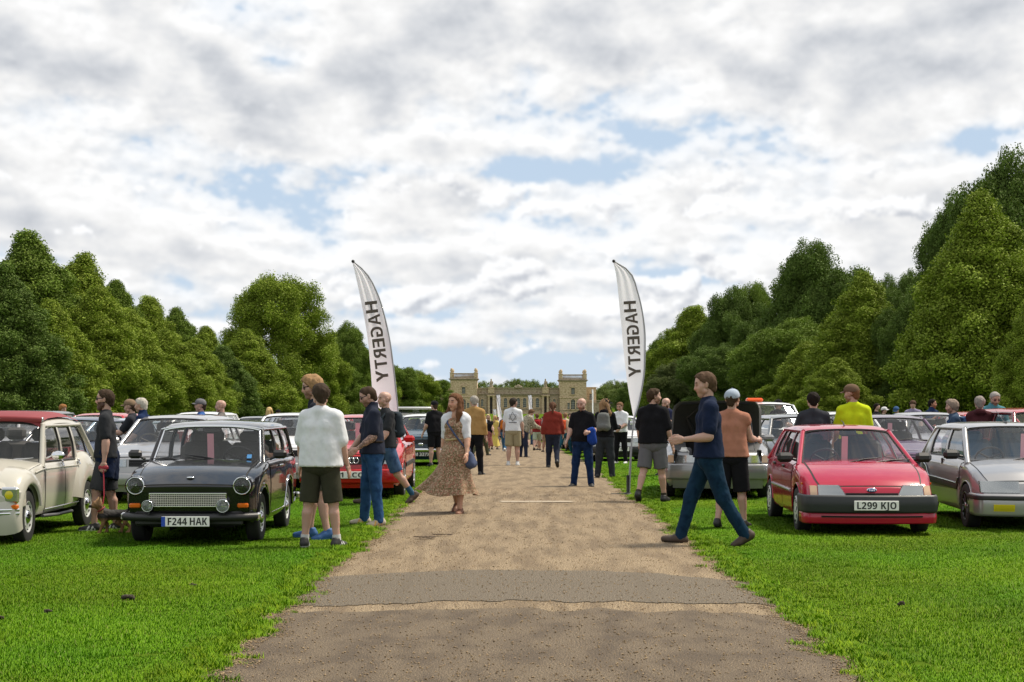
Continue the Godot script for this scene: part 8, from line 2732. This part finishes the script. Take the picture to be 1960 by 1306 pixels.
func make_flag(label: String, at: Vector3, height: float, lean: float, depth_turn: float, mast_x: Array, free_x: Array, folds: float, words: Array) -> void:
	# mast_x and free_x: [height share, x in metres] curves of the mast and of the loose edge
	var o := thing("feather_flag", label, "flag", at, depth_turn, "tall feather flags beside the drive")
	var cloth_m := mat("banner", Color(.88, .885, .90), .75, 0.0, {"backlight_enabled": true, "backlight": Color(.92, .92, .95)})
	var g := Geo.new()
	var back := Geo.new()
	var rows := []
	var r2 := []
	for r in 49:
		var t := lerpf(free_x[0][0], 1.0, r / 48.0)
		var row := PackedVector3Array()
		var brow := PackedVector3Array()
		var a := along(mast_x, t)
		var b := along(free_x, t)
		for e in 15:
			var u := e / 14.0
			var z := folds * (.020 * sin(u * 16.0 + t * 5.0) * smoothstep(.5, 1.0, t) + .012 * sin(t * 21.0 + u * 4.0) + .03 * sin(u * PI) * sin(t * 4.0))
			row.push_back(Vector3(lerpf(a, b, u), t * height, z))
			brow.push_back(Vector3(lerpf(a, b, u), t * height, z - .002))
		rows.push_back(row); r2.push_back(brow)
	g.grid(rows)
	var sail := part("sail", g, cloth_m, o)
	var m := Geo.new()
	var path := [Vector3(along(mast_x, 0.0), -.35 if false else 0.0, 0)]
	for k in 33:
		var t := lerpf(.02, 1.0, k / 32.0)
		path.push_back(Vector3(along(mast_x, t) + .008, t * height, 0))
	m.tube(path, [.026, .024, .022, .02, .02, .018, .018, .016, .014, .013], 8)
	part("mast", m, mat("mast_grey", Color(.30, .31, .33), .4), o)
	m = Geo.new()
	var tip: Vector3 = path[-1]
	m.ball(tip, Vector3(.03, .03, .03), 8, 6)
	part("mast_tip", m, mat("mast_black", Color(.015, .015, .015), .5), o)
	m = Geo.new()
	m.lathe([[.09, 0], [.08, .03], [.03, .05], [.03, .35]], 12)
	m.box(Vector3(0, .015, 0), Vector3(.62, .03, .05), .01); m.box(Vector3(0, .017, 0), Vector3(.05, .028, .62), .01)
	var ft := part("foot", m, mat("mast_black", Color(.015, .015, .015), .5), o)
	ft.position.x = along(mast_x, 0.0)
	# the lettering shows through from the far side, so it reads mirrored
	var ink := mat("banner_ink", Color(.085, .07, .055), .7)
	var f := SystemFont.new()
	f.font_names = PackedStringArray(["Droid Sans"])
	f.font_weight = 700
	for w in words:
		var tm := TextMesh.new()
		tm.font = f
		tm.text = w[0]
		tm.font_size = 64
		tm.pixel_size = .01
		tm.depth = .004
		tm.curve_step = 1.0
		var bb := tm.get_aabb()
		var t: float = w[1]
		var dir := Vector2(w[3], -1.0).normalized()       # the way the word runs down the flag
		var sx: float = w[2] / bb.size.y
		var sy: float = w[4] / bb.size.x
		var x := Vector3(dir.x, dir.y, 0)
		var y := Vector3(dir.y, -dir.x, 0)
		var c := Vector3(along(mast_x, t) + (along(free_x, t) - along(mast_x, t)) * w[5], t * height, .075 * folds + .012)
		piece("lettering", tm, ink, sail, Transform3D(Basis(x * sy, y * sx, x.cross(y)), c))

func make_flags() -> void:
	# left flag: foot at the left verge behind the bald man; right flag mirrors it beyond the black t-shirt
	var fl := [[0.0, .0], [.33, -.08], [.55, -.17], [.665, -.235], [.776, -.336], [.866, -.455], [.956, -.666], [1.0, -.877]]
	var ff := [[.30, -.09], [.345, -.28], [.40, -.50], [.55, -.565], [.665, -.61], [.776, -.685], [.866, -.76], [.956, -.84], [1.0, -.885]]
	make_flag("white feather flag with mirrored brown lettering leaning on the left of the drive", Vector3(-1.93, ground_y(-26.7), -26.7), 4.11, .0, .05, fl, ff, 1.0, letters([.832, .482], .215, .125))
	var rl := [[0.0, -.06], [.33, .04], [.375, .10], [.55, .22], [.665, .23], [.776, .185], [.866, .10], [.956, -.045], [1.0, -.32]]
	var rf := [[.33, .035], [.375, .0], [.44, -.05], [.55, -.11], [.776, -.20], [.956, -.283], [1.0, -.325]]
	make_flag("white upright feather flag with mirrored brown lettering on the right of the drive", Vector3(2.10, ground_y(-26.6), -26.6), 4.11, .0, -.05, rl, rf, .5, letters([.832, .502], .215, .06))
	rng.seed = 8
	var n := 0
	for q in [[-2.1, -104.0, 3.1, "leaning small white flag, leftmost of the far flags"], [-1.0, -118.0, 2.6, "small white flag beyond the yellow dress"], [-.55, -100.0, 3.3, "small white flag left of the printed white t-shirt"], [1.55, -101.0, 3.3, "small white flag behind the checked shirt"], [5.3, -98.0, 3.6, "narrow white flag rising over the rust red jumper"]]:
		var o := thing("small_flag", q[3], "flag", Vector3(q[0], ground_y(q[1]), q[1]), rng.randf_range(-.3, .3) + (1.2 if n == 4 else 0.0), "small far flags along the drive")
		var g := Geo.new()
		var rows := []
		for r in 13:
			var t := lerpf(.2, 1.0, r / 12.0)
			var a: float = -.5 * pow(t, 3.0)
			rows.push_back(PackedVector3Array([Vector3(a, t * q[2], 0), Vector3(a * .5 - .17 * sin(PI * minf(t * 1.15 - .1, 1.0)), t * q[2], .03), Vector3(a - .30 * sin(PI * minf(t * 1.05 - .05, 1.0)), t * q[2], 0)]))
		g.grid(rows)
		part("sail", g, mat("banner", Color.WHITE), o)
		g = Geo.new()
		g.tube([Vector3.ZERO, Vector3(-.06, q[2] * .5, 0), Vector3(-.5, q[2], 0)], [.03, .025, .02], 6)
		part("mast", g, mat("mast_grey", Color.WHITE), o)
		n += 1

func letters(span: Array, size: float, run: float) -> Array:
	# [letter, height share, cap size, run of the line in x, letter width, place across]
	var out := []
	var text := "HAGERTY"
	var wid := [.235, .225, .205, .175, .20, .185, .235]
	var total := 0.0
	for w in wid:
		total += w
	var t: float = span[0]
	for k in 7:
		var step: float = (span[0] - span[1]) * wid[k] / total
		out.append([text[k], t - step * .5, size, run, step * 4.1 * .90, .5])
		t -= step
	return out


func _ready() -> void:
	var cam := Camera3D.new()
	cam.name = "camera"
	cam.position = Vector3(0, 1.55, 0)
	cam.projection = Camera3D.PROJECTION_FRUSTUM      # a level camera with the lens raised, so that uprights stay upright
	cam.near = .1
	cam.far = 8000.0
	cam.size = .1 * 1306.0 / 2900.0
	cam.frustum_offset = Vector2(0, .1 * 126.0 / 2900.0)
	cam.current = true
	add_child(cam)
	var env := Environment.new()
	env.background_mode = Environment.BG_SKY
	var pan := PanoramaSkyMaterial.new()
	pan.panorama = make_sky()
	pan.energy_multiplier = .77
	env.sky = Sky.new()
	env.sky.sky_material = pan
	env.tonemap_mode = Environment.TONE_MAPPER_LINEAR
	env.tonemap_exposure = 1.36
	env.sdfgi_enabled = true
	env.ssao_enabled = true
	env.ssil_enabled = true
	var we := WorldEnvironment.new()
	we.name = "surroundings"
	we.environment = env
	add_child(we)
	var sun := DirectionalLight3D.new()
	sun.name = "sun"
	sun.light_energy = 1.2
	sun.light_color = Color(1.0, .955, .88)
	sun.light_angular_distance = 12.0
	sun.shadow_enabled = true
	add_child(sun)
	sun.look_at_from_position(Vector3(15, 27, -8), Vector3.ZERO)
	make_ground()
	make_trees()
	make_house()
	make_cars()
	make_flags()
	make_crowd()
	make_dress_woman()
	make_dog()
